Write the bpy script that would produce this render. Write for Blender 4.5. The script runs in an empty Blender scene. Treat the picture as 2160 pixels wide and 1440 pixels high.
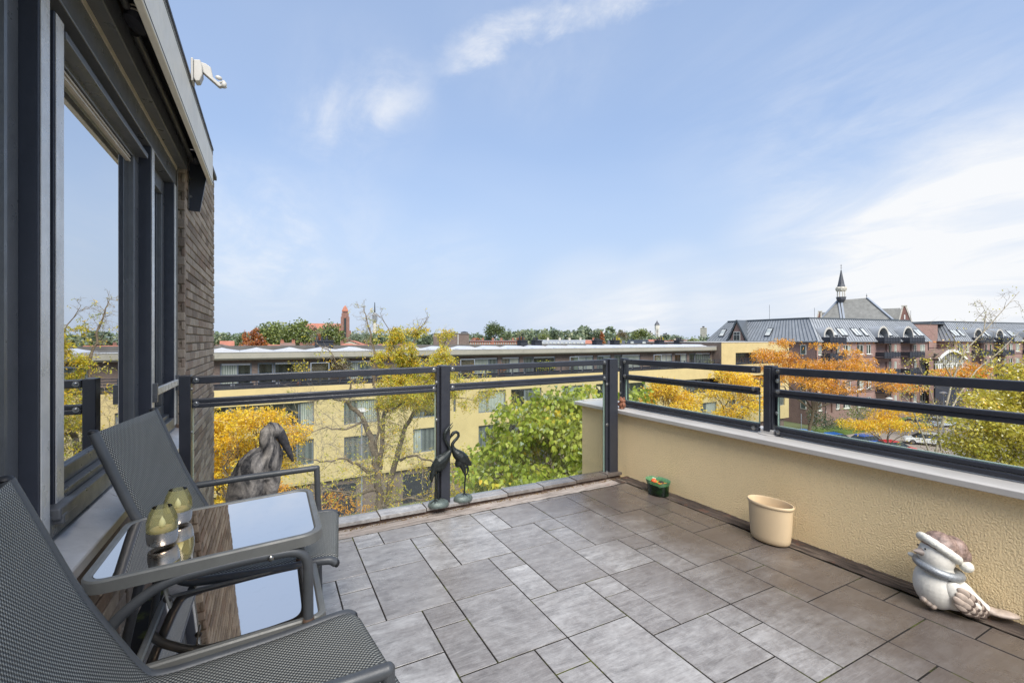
import bpy, bmesh, math, random
import numpy as np
from mathutils import Vector, Matrix, Euler
R = math.radians
random.seed(7)
rng = np.random.default_rng(11)
sc = bpy.context.scene
col = sc.collection
# ------------------------------------------------------------------ camera
TH = R(27.3)                    # camera turned right of the +Y axis (house wall direction)
EYE = 1.176                     # camera height over the terrace floor
FPX = 982.0                     # focal length in photo pixels (photo 2160 wide)
cam_d = bpy.data.cameras.new('camera'); cam = bpy.data.objects.new('camera', cam_d); col.objects.link(cam)
cam.location = (0, 0, EYE); cam.rotation_euler = (R(90), 0, -TH)
cam_d.sensor_width = 36; cam_d.sensor_fit = 'HORIZONTAL'; cam_d.lens = FPX / 2160 * 36
cam_d.shift_y = -4 / 2160; cam_d.clip_start = 0.02; cam_d.clip_end = 9000
sc.camera = cam
# ------------------------------------------------------------------ sky
SUN_EL, SUN_ROT = R(52), R(192)
SKY_STRENGTH = 0.13
w = bpy.data.worlds.new('World'); sc.world = w; w.use_nodes = True
nt = w.node_tree; nt.nodes.clear()
def N(t, **k):
    n = nt.nodes.new(t)
    for a, b in k.items(): setattr(n, a, b)
    return n
def L(a, b): nt.links.new(a, b)
def math_(op, a, b=None, c=None):
    n = N('ShaderNodeMath', operation=op)
    for i, v in enumerate((a, b, c)):
        if v is None: continue
        if isinstance(v, (int, float)): n.inputs[i].default_value = v
        else: L(v, n.inputs[i])
    return n.outputs[0]
def vdot(v, d):
    n = N('ShaderNodeVectorMath', operation='DOT_PRODUCT'); L(v, n.inputs[0]); n.inputs[1].default_value = d
    return n.outputs['Value']
def smooth(v, a, b, c=0., d=1.):
    n = N('ShaderNodeMapRange', interpolation_type='SMOOTHSTEP'); L(v, n.inputs[0])
    for i, x in zip((1, 2, 3, 4), (a, b, c, d)): n.inputs[i].default_value = x
    return n.outputs[0]
def skydir(px, py):
    u = (px - 1080) / FPX; v = -(py - 716) / FPX
    return Vector((math.sin(TH) + u * math.cos(TH), math.cos(TH) - u * math.sin(TH), v)).normalized()
out = N('ShaderNodeOutputWorld'); bg = N('ShaderNodeBackground'); L(bg.outputs[0], out.inputs[0])
bg.inputs[1].default_value = SKY_STRENGTH
sky = N('ShaderNodeTexSky', sky_type='NISHITA'); sky.sun_disc = False
sky.sun_elevation = SUN_EL; sky.sun_rotation = SUN_ROT; sky.altitude = 20; sky.air_density = 1.0; sky.dust_density = 1.2; sky.ozone_density = 1.6
tc = N('ShaderNodeTexCoord'); gen = tc.outputs['Generated']
nrm = N('ShaderNodeVectorMath', operation='NORMALIZE'); L(gen, nrm.inputs[0]); dvec = nrm.outputs[0]
sep = N('ShaderNodeSeparateXYZ'); L(dvec, sep.inputs[0])
zz = math_('MAXIMUM', sep.outputs[2], 0.0)
den = math_('ADD', zz, 0.16)
cx = math_('DIVIDE', sep.outputs[0], den); cy = math_('DIVIDE', sep.outputs[1], den)
comb = N('ShaderNodeCombineXYZ'); L(cx, comb.inputs[0]); L(cy, comb.inputs[1])
def noise(vec, scale, detail=6, rough=.55, dist=0., stretch=None, rot=0):
    if stretch:
        mp = N('ShaderNodeMapping'); L(vec, mp.inputs[0]); mp.inputs['Scale'].default_value = stretch; mp.inputs['Rotation'].default_value = (0, 0, rot); vec = mp.outputs[0]
    n = N('ShaderNodeTexNoise'); L(vec, n.inputs[0]); n.inputs['Scale'].default_value = scale; n.inputs['Detail'].default_value = detail
    n.inputs['Roughness'].default_value = rough; n.inputs['Distortion'].default_value = dist
    return n.outputs[0]
n_big = noise(comb.outputs[0], 0.55, 4, .5, .3)
n_wisp = noise(comb.outputs[0], 1.6, 9, .62, .9, (1., .45, 1), R(35))
n_fine = noise(comb.outputs[0], 5.0, 9, .68, .6, (1., .5, 1), R(35))
def lump(px, py, width, gain):          # a cloud standing in one part of the sky
    d = skydir(px, py)
    return math_('MULTIPLY', smooth(vdot(dvec, d), math.cos(R(width)), 1.0), gain)
bank = lump(2080, 610, 17, .72)
for a in ((1750, 660, 15, .55), (2400, 560, 20, .45), (1250, 690, 11, .42), (1420, 620, 7, .38), (1330, 665, 7, .3)):
    bank = math_('ADD', bank, lump(*a))
n_warp = noise(comb.outputs[0], 2.2, 7, .6, .4)
n_curl = noise(comb.outputs[0], 7.0, 7, .6, .8)
def streak(p, q, half, mid, reach, gain):      # a thin wisp lying along the great circle through two sky directions, frayed by noise
    n = skydir(*p).cross(skydir(*q)).normalized()
    t = math_('ADD', vdot(dvec, n), math_('ADD', math_('MULTIPLY', math_('SUBTRACT', n_warp, .5), .13), math_('MULTIPLY', math_('SUBTRACT', n_curl, .5), .07)))
    band = math_('SUBTRACT', 1.0, smooth(math_('ABSOLUTE', t), 0.0, half))
    return math_('MULTIPLY', band, lump(*mid, reach, gain))
wisp = streak((880, 142), (1340, -12), .040, (1215, 30), 17, .95)
wisp = math_('ADD', wisp, streak((600, 262), (840, 196), .070, (740, 222), 10, .42))
for a in ((520, 480, 9, .22), (560, 560, 8, .18), (700, 500, 10, .12), (1150, 70, 12, .12), (760, 210, 10, .12), (1600, 200, 14, .08), (1900, 330, 16, .2), (960, 590, 9, .12)):
    wisp = math_('ADD', wisp, lump(*a))
w1 = math_('MULTIPLY', wisp, math_('MULTIPLY', smooth(n_wisp, .30, .66), smooth(n_fine, .16, .66)))
b1 = math_('MULTIPLY', math_('MULTIPLY', bank, .98), math_('ADD', math_('MULTIPLY', smooth(n_wisp, .34, .66), .42), .50))
horizon = smooth(sep.outputs[2], -.02, 0.42, .93, 0.)
hz = N('ShaderNodeMix', data_type='RGBA'); L(horizon, hz.inputs[0]); sm_ = N('ShaderNodeMix', data_type='RGBA'); sm_.inputs[0].default_value = .62; L(sky.outputs[0], sm_.inputs[6]); sm_.inputs[7].default_value = (1.38, 1.95, 3.10, 1); L(sm_.outputs[2], hz.inputs[6]); hz.inputs[7].default_value = (2.25, 2.70, 3.45, 1)
veil = math_('ADD', math_('MULTIPLY', smooth(n_big, .35, .7), .08), .05)
tot = math_('MINIMUM', math_('ADD', math_('ADD', math_('MULTIPLY', w1, 1.35), b1), veil), .97)
mx = N('ShaderNodeMix', data_type='RGBA'); L(tot, mx.inputs[0]); L(hz.outputs[2], mx.inputs[6])
mx.inputs[7].default_value = (3.75, 3.80, 3.88, 1)
L(mx.outputs[2], bg.inputs[0])
# ------------------------------------------------------------------ sun (soft, thin cloud in front of it)
sd = bpy.data.lights.new('sun', 'SUN'); so = bpy.data.objects.new('sun', sd); col.objects.link(so)
sd.energy = 3.1; sd.angle = R(42); sd.color = (1, .955, .89)
az = SUN_ROT
sdir = Vector((math.sin(az) * math.cos(SUN_EL), math.cos(az) * math.cos(SUN_EL), math.sin(SUN_EL)))
so.rotation_euler = sdir.to_track_quat('Z', 'Y').to_euler(); so.location = sdir * 50
# ------------------------------------------------------------------ exposure
vs = sc.view_settings; vs.view_transform = 'Standard'; vs.look = 'None'; vs.gamma = 1; vs.exposure = 0.97
sc.render.engine = 'CYCLES'
sc.cycles.max_bounces = 8; sc.cycles.transparent_max_bounces = 16; sc.cycles.sample_clamp_indirect = 6

# ================================================================== helpers
ORG = {}
def at(px, d, py=716):          # the point seen at a photo pixel, at a given distance in front of the camera
    u = (px - 1080) / FPX; v = -(py - 716) / FPX
    return Vector(((math.sin(TH) + u * math.cos(TH)) * d, (math.cos(TH) - u * math.sin(TH)) * d, EYE + v * d))
def zpx(py, d): return EYE - (py - 716) / FPX * d
def facing(px): return -(TH + math.atan((px - 1080) / FPX))
def fz(x, y): return .0133 * x - .0062 * y          # the terrace falls a little towards the house
GZ = -11.9                                          # street level
def tag(o, label=None, cat=None, group=None, kind=None):
    if label: o['label'] = label
    if cat: o['category'] = cat
    if group: o['group'] = group
    if kind: o['kind'] = kind
    return o
def thing(name, label, cat, loc=(0, 0, 0), rotz=0, group=None, org=None):
    o = bpy.data.objects.new(name, None); col.objects.link(o); o.location = loc; o.rotation_euler = (0, 0, rotz); o.empty_display_size = .1
    ORG[o.name] = Vector(loc if org is None else org)
    return tag(o, label, cat, group)
class MB:
    def __init__(s): s.v = []; s.f = []; s.uv = []; s.t = []
    def add(s, vs, fs, uvs=None, t=None):
        b = len(s.v); s.v += [tuple(v) for v in vs]
        for i, f in enumerate(fs):
            s.f.append(tuple(b + k for k in f)); s.uv.append(uvs[i] if uvs else None); s.t.append(random.random() if t is None else t)
        return s
    def box(s, x0, x1, y0, y1, z0, z1, t=None, M=None):
        vs = [Vector(p) for p in ((x0, y0, z0), (x1, y0, z0), (x1, y1, z0), (x0, y1, z0), (x0, y0, z1), (x1, y0, z1), (x1, y1, z1), (x0, y1, z1))]
        if M is not None: vs = [M @ v for v in vs]
        return s.add(vs, [(0, 3, 2, 1), (4, 5, 6, 7), (0, 1, 5, 4), (1, 2, 6, 5), (2, 3, 7, 6), (3, 0, 4, 7)], t=random.random() if t is None else t)
    def bar(s, a, b, w, h, up=(0, 0, 1)):        # rectangular bar from a to b, w wide, h high
        a = Vector(a); b = Vector(b); d = (b - a).normalized(); u = Vector(up); sd_ = d.cross(u).normalized(); u = sd_.cross(d).normalized()
        vs = []
        for p in (a, b):
            for i, j in ((-1, -1), (1, -1), (1, 1), (-1, 1)): vs.append(p + sd_ * (i * w / 2) + u * (j * h / 2))
        return s.add(vs, [(0, 1, 2, 3)[::-1], (4, 5, 6, 7), (0, 1, 5, 4), (1, 2, 6, 5), (2, 3, 7, 6), (3, 0, 4, 7)])
    def tube(s, pts, r, n=8, cap=True, flat=1.0, t=None):
        pts = [Vector(p) for p in pts]
        rs = r if isinstance(r, (list, tuple)) else [r] * len(pts)
        tang = []
        for i in range(len(pts)):
            a = pts[max(0, i - 1)]; b = pts[min(len(pts) - 1, i + 1)]; tang.append((b - a).normalized())
        ref = Vector((0, 0, 1)) if abs(tang[0].z) < .9 else Vector((1, 0, 0))
        u = tang[0].cross(ref).normalized(); vs = []
        for i, p in enumerate(pts):
            u = (u - tang[i] * u.dot(tang[i])).normalized(); v = tang[i].cross(u)
            for k in range(n):
                a = 2 * math.pi * k / n; vs.append(p + (u * math.cos(a) + v * math.sin(a) * flat) * rs[i])
        fs = []
        for i in range(len(pts) - 1):
            for k in range(n):
                fs.append((i * n + k, i * n + (k + 1) % n, (i + 1) * n + (k + 1) % n, (i + 1) * n + k))
        if cap: fs.append(tuple(range(n))[::-1]); fs.append(tuple((len(pts) - 1) * n + k for k in range(n)))
        return s.add(vs, fs, t=t)
    def lathe(s, prof, n=24, c=(0, 0, 0), sx=1., sy=1., rz=0.):     # profile of (radius, z)
        vs = []; c = Vector(c)
        for r, z in prof:
            for k in range(n):
                a = 2 * math.pi * k / n; x = r * math.cos(a) * sx; y = r * math.sin(a) * sy
                vs.append(c + Vector((x * math.cos(rz) - y * math.sin(rz), x * math.sin(rz) + y * math.cos(rz), z)))
        fs = []
        for i in range(len(prof) - 1):
            for k in range(n): fs.append((i * n + k, i * n + (k + 1) % n, (i + 1) * n + (k + 1) % n, (i + 1) * n + k))
        if prof[0][0] > 1e-4: fs.append(tuple(range(n))[::-1])
        if prof[-1][0] > 1e-4: fs.append(tuple((len(prof) - 1) * n + k for k in range(n)))
        return s.add(vs, fs)
    def ell(s, c, r, nu=20, nv=12, M=None):
        c = Vector(c); vs = []; fs = []
        for i in range(nv + 1):
            th = math.pi * i / nv
            for k in range(nu):
                a = 2 * math.pi * k / nu; p = Vector((r[0] * math.sin(th) * math.cos(a), r[1] * math.sin(th) * math.sin(a), r[2] * math.cos(th)))
                vs.append(c + (M @ p if M is not None else p))
        for i in range(nv):
            for k in range(nu): fs.append((i * nu + k, (i + 1) * nu + k, (i + 1) * nu + (k + 1) % nu, i * nu + (k + 1) % nu))
        return s.add(vs, fs)
    def prism(s, poly, f, a, b):                 # 2-D polygon pushed from depth a to depth b; f(u, v, w) gives the point
        n = len(poly); vs = [f(u, v, a) for u, v in poly] + [f(u, v, b) for u, v in poly]
        fs = [tuple(range(n)), tuple(range(n, 2 * n))[::-1]] + [(i, n + i, n + (i + 1) % n, (i + 1) % n) for i in range(n)]
        return s.add(vs, fs, t=random.random())
    def build(s, name, m, parent=None, smooth=None, bevel=0, seg=2, org=None, fix=False):
        o_ = ORG[parent.name] if parent is not None else Vector(org or (0, 0, 0))
        me = bpy.data.meshes.new(name); me.from_pydata([(v[0] - o_.x, v[1] - o_.y, v[2] - o_.z) for v in s.v], [], s.f)
        if any(u is not None for u in s.uv):
            ul = me.uv_layers.new(name='UVMap'); k = 0
            for i, f in enumerate(s.f):
                for j in range(len(f)):
                    ul.data[k].uv = s.uv[i][j] if s.uv[i] else (0, 0); k += 1
        at_ = me.attributes.new('tint', 'FLOAT', 'FACE'); at_.data.foreach_set('value', s.t)
        if fix:
            bm = bmesh.new(); bm.from_mesh(me); bmesh.ops.recalc_face_normals(bm, faces=bm.faces); bm.to_mesh(me); bm.free()
        for mm in (m if isinstance(m, (list, tuple)) else [m]): me.materials.append(mm)
        o = bpy.data.objects.new(name, me); col.objects.link(o)
        if smooth is not None:
            me.polygons.foreach_set('use_smooth', [True] * len(me.polygons)); me.set_sharp_from_angle(angle=R(smooth))
        if bevel:
            b = o.modifiers.new('bevel', 'BEVEL'); b.width = bevel; b.segments = seg; b.limit_method = 'ANGLE'; b.angle_limit = R(40)
        if parent is not None: o.parent = parent; ORG[o.name] = o_
        else: o.location = o_; ORG[o.name] = o_
        return o
def blend(o, voxel, it=6, fac=.5):               # melts overlapping volumes into one continuous skin
    m = o.modifiers.new('remesh', 'REMESH'); m.mode = 'VOXEL'; m.voxel_size = voxel; m.use_smooth_shade = True
    s_ = o.modifiers.new('smooth', 'SMOOTH'); s_.iterations = it; s_.factor = fac
    return o
def struct(o): o['kind'] = 'structure'; return o
def leafmesh(P, D, U, length, width, name, m, parent=None, org=None, heart=False, tint=None, fold=.25):
    """many leaves at once: P base points, D along the leaf, U leaf side direction (arrays n x 3)"""
    n = len(P); D = D / (np.linalg.norm(D, axis=1, keepdims=True) + 1e-9)
    S = np.cross(D, U); S /= (np.linalg.norm(S, axis=1, keepdims=True) + 1e-9); Nn = np.cross(S, D)
    ln = (length * np.ones(n))[:, None]; wd = (width * np.ones(n))[:, None]
    if heart:
        tmpl = [(0, 0, 0), (-.06, .34, 1), (.28, .52, 1), (.62, .34, 1), (1., 0, 0), (.62, -.34, 1), (.28, -.52, 1), (-.06, -.34, 1)]
        faces = [(0, 4, 3, 2), (0, 2, 1), (0, 6, 5, 4), (0, 7, 6)]
    else:
        tmpl = [(0, 0, 0), (.5, .5, 1), (1., 0, 0), (.5, -.5, 1)]; faces = [(0, 2, 1), (0, 3, 2)]
    k = len(tmpl); V = np.zeros((n, k, 3))
    for i, (a, b, c) in enumerate(tmpl):
        V[:, i] = P + D * ln * a + S * wd * b + Nn * wd * (c * fold * abs(b) * 2 * .5) - (Vector((0, 0, 1)).to_tuple() * np.array(1.)) * 0
        if heart: V[:, i, 2] -= (ln[:, 0] * .22 * a * a)
    o_ = ORG[parent.name] if parent is not None else Vector(org or (0, 0, 0))
    V = V.reshape(-1, 3) - np.array(o_)
    F = []
    tt = rng.random(n) if tint is None else np.asarray(tint)
    for f in faces: F.append(np.array(f)[None, :] + (np.arange(n) * k)[:, None])
    me = bpy.data.meshes.new(name); me.vertices.add(len(V)); me.vertices.foreach_set('co', V.ravel())
    loops = np.concatenate([f.ravel() for f in F]); sizes = np.concatenate([np.full(len(f), f.shape[1]) for f in F]); starts = np.concatenate([[0], np.cumsum(sizes)[:-1]])
    me.loops.add(len(loops)); me.loops.foreach_set('vertex_index', loops); me.polygons.add(len(sizes)); me.polygons.foreach_set('loop_start', starts)
    at_ = me.attributes.new('tint', 'FLOAT', 'FACE'); at_.data.foreach_set('value', np.concatenate([tt] * len(F)))
    me.update(calc_edges=True); me.validate()
    me.materials.append(m)
    o = bpy.data.objects.new(name, me); col.objects.link(o)
    if parent is not None: o.parent = parent
    else: o.location = o_
    ORG[o.name] = o_
    return o

# ================================================================== materials
class Mat:
    def __init__(s, name):
        s.m = bpy.data.materials.new(name); s.m.use_nodes = True; s.nt = s.m.node_tree
        s.p = s.nt.nodes['Principled BSDF']; s.out = s.nt.nodes['Material Output']; s.tc = s.n('ShaderNodeTexCoord')
    def n(s, t, **k):
        x = s.nt.nodes.new(t)
        for a, b in k.items(): setattr(x, a, b)
        return x
    def l(s, a, b): s.nt.links.new(a, b)
    def mp(s, vec=None, scale=(1, 1, 1), rot=(0, 0, 0), loc=(0, 0, 0)):
        m = s.n('ShaderNodeMapping'); s.l(vec or s.tc.outputs['Object'], m.inputs[0]); m.inputs['Scale'].default_value = scale; m.inputs['Rotation'].default_value = rot; m.inputs['Location'].default_value = loc
        return m.outputs[0]
    def noise(s, scale, detail=5, rough=.55, dist=0, vec=None):
        x = s.n('ShaderNodeTexNoise'); s.l(vec or s.tc.outputs['Object'], x.inputs[0])
        x.inputs['Scale'].default_value = scale; x.inputs['Detail'].default_value = detail; x.inputs['Roughness'].default_value = rough; x.inputs['Distortion'].default_value = dist
        return x.outputs[0]
    def ramp(s, fac, stops, interp='LINEAR'):
        r = s.n('ShaderNodeValToRGB'); r.color_ramp.interpolation = interp; e = r.color_ramp.elements
        while len(e) < len(stops): e.new(.5)
        for i, (p, c) in enumerate(stops): e[i].position = p; e[i].color = (*c, 1) if len(c) == 3 else c
        s.l(fac, r.inputs[0]); return r.outputs[0]
    def mix(s, fac, a, b, mode='MIX'):
        x = s.n('ShaderNodeMix', data_type='RGBA', blend_type=mode)
        for i, v in ((0, fac), (6, a), (7, b)):
            if isinstance(v, (int, float)): x.inputs[i].default_value = v
            elif isinstance(v, tuple): x.inputs[i].default_value = (*v, 1)
            else: s.l(v, x.inputs[i])
        return x.outputs[2]
    def math(s, op, a, b=0., c=0.):
        x = s.n('ShaderNodeMath', operation=op)
        for i, v in enumerate((a, b, c)):
            if isinstance(v, (int, float)): x.inputs[i].default_value = v
            else: s.l(v, x.inputs[i])
        return x.outputs[0]
    def rng(s, v, a, b, c, d):
        x = s.n('ShaderNodeMapRange'); s.l(v, x.inputs[0])
        for i, k in zip((1, 2, 3, 4), (a, b, c, d)): x.inputs[i].default_value = k
        return x.outputs[0]
    def bump(s, h, strength=.3, dist=.01, prev=None):
        b = s.n('ShaderNodeBump'); b.inputs['Strength'].default_value = strength; b.inputs['Distance'].default_value = dist; s.l(h, b.inputs['Height'])
        if prev: s.l(prev, b.inputs['Normal'])
        return b.outputs[0]
    def tint(s):
        a = s.n('ShaderNodeAttribute'); a.attribute_name = 'tint'; return a.outputs['Fac']
    def set(s, col=None, rough=None, metal=None, spec=None, normal=None):
        for k, v in (('Base Color', col), ('Roughness', rough), ('Metallic', metal), ('Specular IOR Level', spec), ('Normal', normal)):
            if v is None: continue
            i = s.p.inputs[k]
            if isinstance(v, (int, float)): i.default_value = v
            elif isinstance(v, tuple): i.default_value = (*v, 1)
            else: s.l(v, i)
        return s
def lin(r, g, b): return tuple(((c / 255 / 12.92) if c / 255 <= .04045 else ((c / 255 + .055) / 1.055) ** 2.4) for c in (r, g, b))
def plain(name, c, rough=.6, metal=0., var=.12, scale=6., bump=0., bscale=80., spec=.5, dirt=0., tintv=0.):
    m = Mat(name); a = tuple(x * (1 - var) for x in c); b = tuple(min(1, x * (1 + var)) for x in c)
    cc = m.mix(m.rng(m.noise(scale, 7, .6), .3, .7, 0, 1), a, b)
    if tintv: cc = m.mix(m.math('MULTIPLY', m.tint(), tintv), cc, tuple(x * .35 for x in c))
    if dirt: cc = m.mix(m.math('MULTIPLY', m.rng(m.noise(scale * 2.3, 9, .7, .4), .52, .72, 0, 1), dirt), cc, tuple(x * .3 + .01 for x in c))
    m.set(cc, m.rng(m.noise(scale * 1.7, 5), .3, .7, max(0, rough - .09), min(1, rough + .09)), metal, spec)
    if bump: m.set(normal=m.bump(m.noise(bscale, 6, .6), bump, .004))
    return m.m
def leafmat(name, stops, trans=.35, gloss=.12):
    m = Mat(name); c = m.ramp(m.tint(), stops)
    c = m.mix(m.rng(m.noise(9, 3), .3, .7, 0, .25), c, tuple(x * .45 for x in stops[0][1]))
    m.nt.nodes.remove(m.p)
    d = m.n('ShaderNodeBsdfDiffuse'); t = m.n('ShaderNodeBsdfTranslucent'); g = m.n('ShaderNodeBsdfGlossy'); g.inputs['Roughness'].default_value = .38
    m.l(c, d.inputs[0]); m.l(c, t.inputs[0]); x = m.n('ShaderNodeMixShader'); x.inputs[0].default_value = trans; m.l(d.outputs[0], x.inputs[1]); m.l(t.outputs[0], x.inputs[2])
    fr = m.n('ShaderNodeFresnel'); fr.inputs[0].default_value = 1.4
    y = m.n('ShaderNodeMixShader'); m.l(m.math('MULTIPLY', fr.outputs[0], gloss * 4), y.inputs[0]); m.l(x.outputs[0], y.inputs[1]); m.l(g.outputs[0], y.inputs[2]); m.l(y.outputs[0], m.out.inputs[0])
    return m.m
def glass(name, tintc=(.95, .98, .96), ior=1.5, boost=1.0):
    m = Mat(name); m.nt.nodes.remove(m.p)
    t = m.n('ShaderNodeBsdfTransparent'); t.inputs[0].default_value = (*tintc, 1); g = m.n('ShaderNodeBsdfGlossy'); g.inputs['Roughness'].default_value = .003
    fr = m.n('ShaderNodeFresnel'); fr.inputs[0].default_value = ior; x = m.n('ShaderNodeMixShader')
    # back faces of a thin sheet must reflect like front faces: use the facing angle, not the ray inside the sheet
    geo = m.n('ShaderNodeNewGeometry'); ff = m.n('ShaderNodeMix', data_type='FLOAT'); m.l(geo.outputs['Backfacing'], ff.inputs[0]); ff.inputs[2].default_value = ior; ff.inputs[3].default_value = 1 / ior
    m.l(ff.outputs[0], fr.inputs[0])
    m.l(m.math('MINIMUM', m.math('MULTIPLY', fr.outputs[0], boost), 1.), x.inputs[0]); m.l(t.outputs[0], x.inputs[1]); m.l(g.outputs[0], x.inputs[2]); m.l(x.outputs[0], m.out.inputs[0])
    return m.m
def wallvec(m):                                 # brick coordinates: runs along whichever way the wall runs
    sp = m.n('ShaderNodeSeparateXYZ'); m.l(m.tc.outputs['Object'], sp.inputs[0]); sn = m.n('ShaderNodeSeparateXYZ'); m.l(m.tc.outputs['Normal'], sn.inputs[0])
    f = m.math('GREATER_THAN', m.math('ABSOLUTE', sn.outputs[0]), .7)
    mxn = m.n('ShaderNodeMix', data_type='FLOAT'); m.l(f, mxn.inputs[0]); m.l(sp.outputs[0], mxn.inputs[2]); m.l(sp.outputs[1], mxn.inputs[3])
    c = m.n('ShaderNodeCombineXYZ'); m.l(mxn.outputs[0], c.inputs[0]); m.l(sp.outputs[2], c.inputs[1]); return c.outputs[0]
def brick(name, c1, c2, mortar, scale=1., wide=.22, high=.065, gap=.012, rough=.85):
    m = Mat(name); v = wallvec(m); b = m.n('ShaderNodeTexBrick'); m.l(v, b.inputs[0]); b.inputs['Scale'].default_value = scale
    b.inputs['Brick Width'].default_value = wide; b.inputs['Row Height'].default_value = high; b.inputs['Mortar Size'].default_value = gap; b.inputs['Bias'].default_value = 0
    for k, c in (('Color1', c1), ('Color2', c2), ('Mortar', mortar)): b.inputs[k].default_value = (*c, 1)
    cc = m.mix(m.rng(m.noise(.6, 6, .6), .35, .7, 0, .4), b.outputs[0], tuple(x * .6 for x in c1)); cc = m.mix(m.rng(m.noise(7, 5), .4, .7, 0, .25), cc, tuple(min(1, x * 1.5) for x in c2))
    m.set(cc, rough, 0, .3, m.bump(b.outputs['Fac'], -.4, .01)); return m.m
MT = {}
MT['anthracite'] = plain('anthracite_paint', lin(58, 61, 70), .38, 0, .08, 14, .05, 300, .5)
MT['rail'] = plain('railing_paint', lin(46, 48, 55), .36, 0, .1, 12, .06, 260, .5)
MT['frame_grey'] = plain('window_frame_paint', lin(92, 93, 95), .34, 0, .12, 9, .10, 120, .5)
MT['frame_light'] = plain('frame_face_paint', lin(206, 204, 200), .3, .05, .15, 10, .15, 90, .5)  # pale guard rail; on mullion fronts the sky's sheen is painted in
MT['alu'] = plain('sill_aluminium', lin(196, 192, 187), .34, .3, .18, 7, .05, 60, .5, .25)
MT['coping'] = plain('coping_metal', lin(186, 182, 176), .42, .15, .09, 3, .04, 40, .5, .12)
MT['bolt'] = plain('steel_bolt', lin(150, 150, 150), .3, .9)
MT['awning'] = plain('awning_bar_paint', lin(236, 228, 212), .5, 0, .06, 10, .02, 200, .5, .1)
MT['awning_dark'] = plain('awning_shadow_metal', lin(48, 48, 54), .55, 0, .15, 8)  # dark metal of the cassette, bar cap and arm joints
MT['awning_arm'] = plain('awning_arm_metal', lin(84, 82, 80), .4, .4, .15, 9, 0, 80, .5, .3)
MT['beige_seal'] = plain('beige_sealant', lin(190, 178, 160), .6, 0, .12, 20)
MT['dark'] = plain('dark_gap', (.008, .008, .009), .7)
MT['white_plastic'] = plain('white_plastic', lin(182, 179, 172), .45, 0, .06, 20)
MT['cable'] = plain('grey_cable', lin(120, 116, 108), .5)
MT['chair_tube'] = plain('grey_powder_coated_tube', lin(74, 76, 78), .42, .1, .12, 16, .08, 400, .5, .22)
MT['chair_tube_light'] = plain('worn_grey_tube', lin(108, 108, 104), .42, .1, .12, 14, .05, 300, .5, .2)
MT['rubber'] = plain('black_rubber', (.012, .012, .013), .5)
MT['rust'] = plain('rusty_steel', lin(120, 96, 80), .6, .4, .3, 60)
MT['steel'] = plain('brushed_steel', lin(158, 154, 148), .28, 1.0, .08, 30)
MT['candle'] = plain('cream_plastic_flame', lin(250, 246, 215), .5, 0, .03)
MT['planter'] = plain('cream_plastic_pot', lin(206, 183, 148), .48, 0, .04, 9, .03, 300, .5, .05)
MT['terracotta'] = plain('brown_terracotta', lin(134, 88, 66), .6, 0, .3, 40, .4, 120, .4, .4)
MT['bird_white'] = plain('white_ceramic', lin(218, 214, 204), .5, 0, .07, 18, .2, 160, .4, .3)
MT['bird_wing'] = plain('taupe_ceramic', lin(176, 160, 146), .5, 0, .22, 40, .2, 120)
MT['bird_groove'] = plain('brown_groove', lin(98, 84, 76), .6)
MT['bird_fur'] = plain('white_rough_ceramic', lin(214, 212, 202), .7, 0, .12, 70, .9, 130)
MT['beak'] = plain('grey_beak', lin(150, 138, 130), .5)
MT['scarf'] = plain('grey_glitter_scarf', lin(140, 144, 148), .35, .4, .3, 160, .4, 260)
MT['hat'] = plain('mottled_brown_cap', lin(132, 112, 104), .5, 0, .6, 60, .5, 90, .5, .75)
MT['bronze'] = plain('green_black_bronze', lin(36, 41, 40), .42, .35, .35, 60, .35, 160, .5, .4)
MT['bronze_base'] = plain('verdigris_bronze', lin(92, 102, 98), .5, .3, .25, 40, .3, 120, .5, .4)
def heron_mat():
    m = Mat('weathered_stone'); a = m.rng(m.noise(9, 7, .66, .8, m.mp(None, (1, 1, .55))), .45, .60, 0, 1); b = m.rng(m.noise(70, 6, .7), .45, .60, 0, 1)
    c = m.mix(a, lin(38, 37, 39), lin(172, 164, 154)); c = m.mix(m.math('MULTIPLY', b, .5), c, lin(96, 93, 90)); c = m.mix(m.rng(m.noise(7, 5), .62, .72, 0, .5), c, lin(150, 122, 96))
    m.set(c, .75, 0, .4, m.bump(m.noise(70, 8, .7), .3, .005)); return m.m
MT['stone'] = heron_mat()
MT['stone_dark'] = plain('dark_weathered_stone', lin(62, 60, 62), .7, 0, .5, 50, .5, 90, .4, .4)
MT['curtain'] = plain('pale_net_curtain', lin(214, 214, 208), .95, 0, .05, 3)  # for the pale sheet added behind the panes to brighten them
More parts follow.
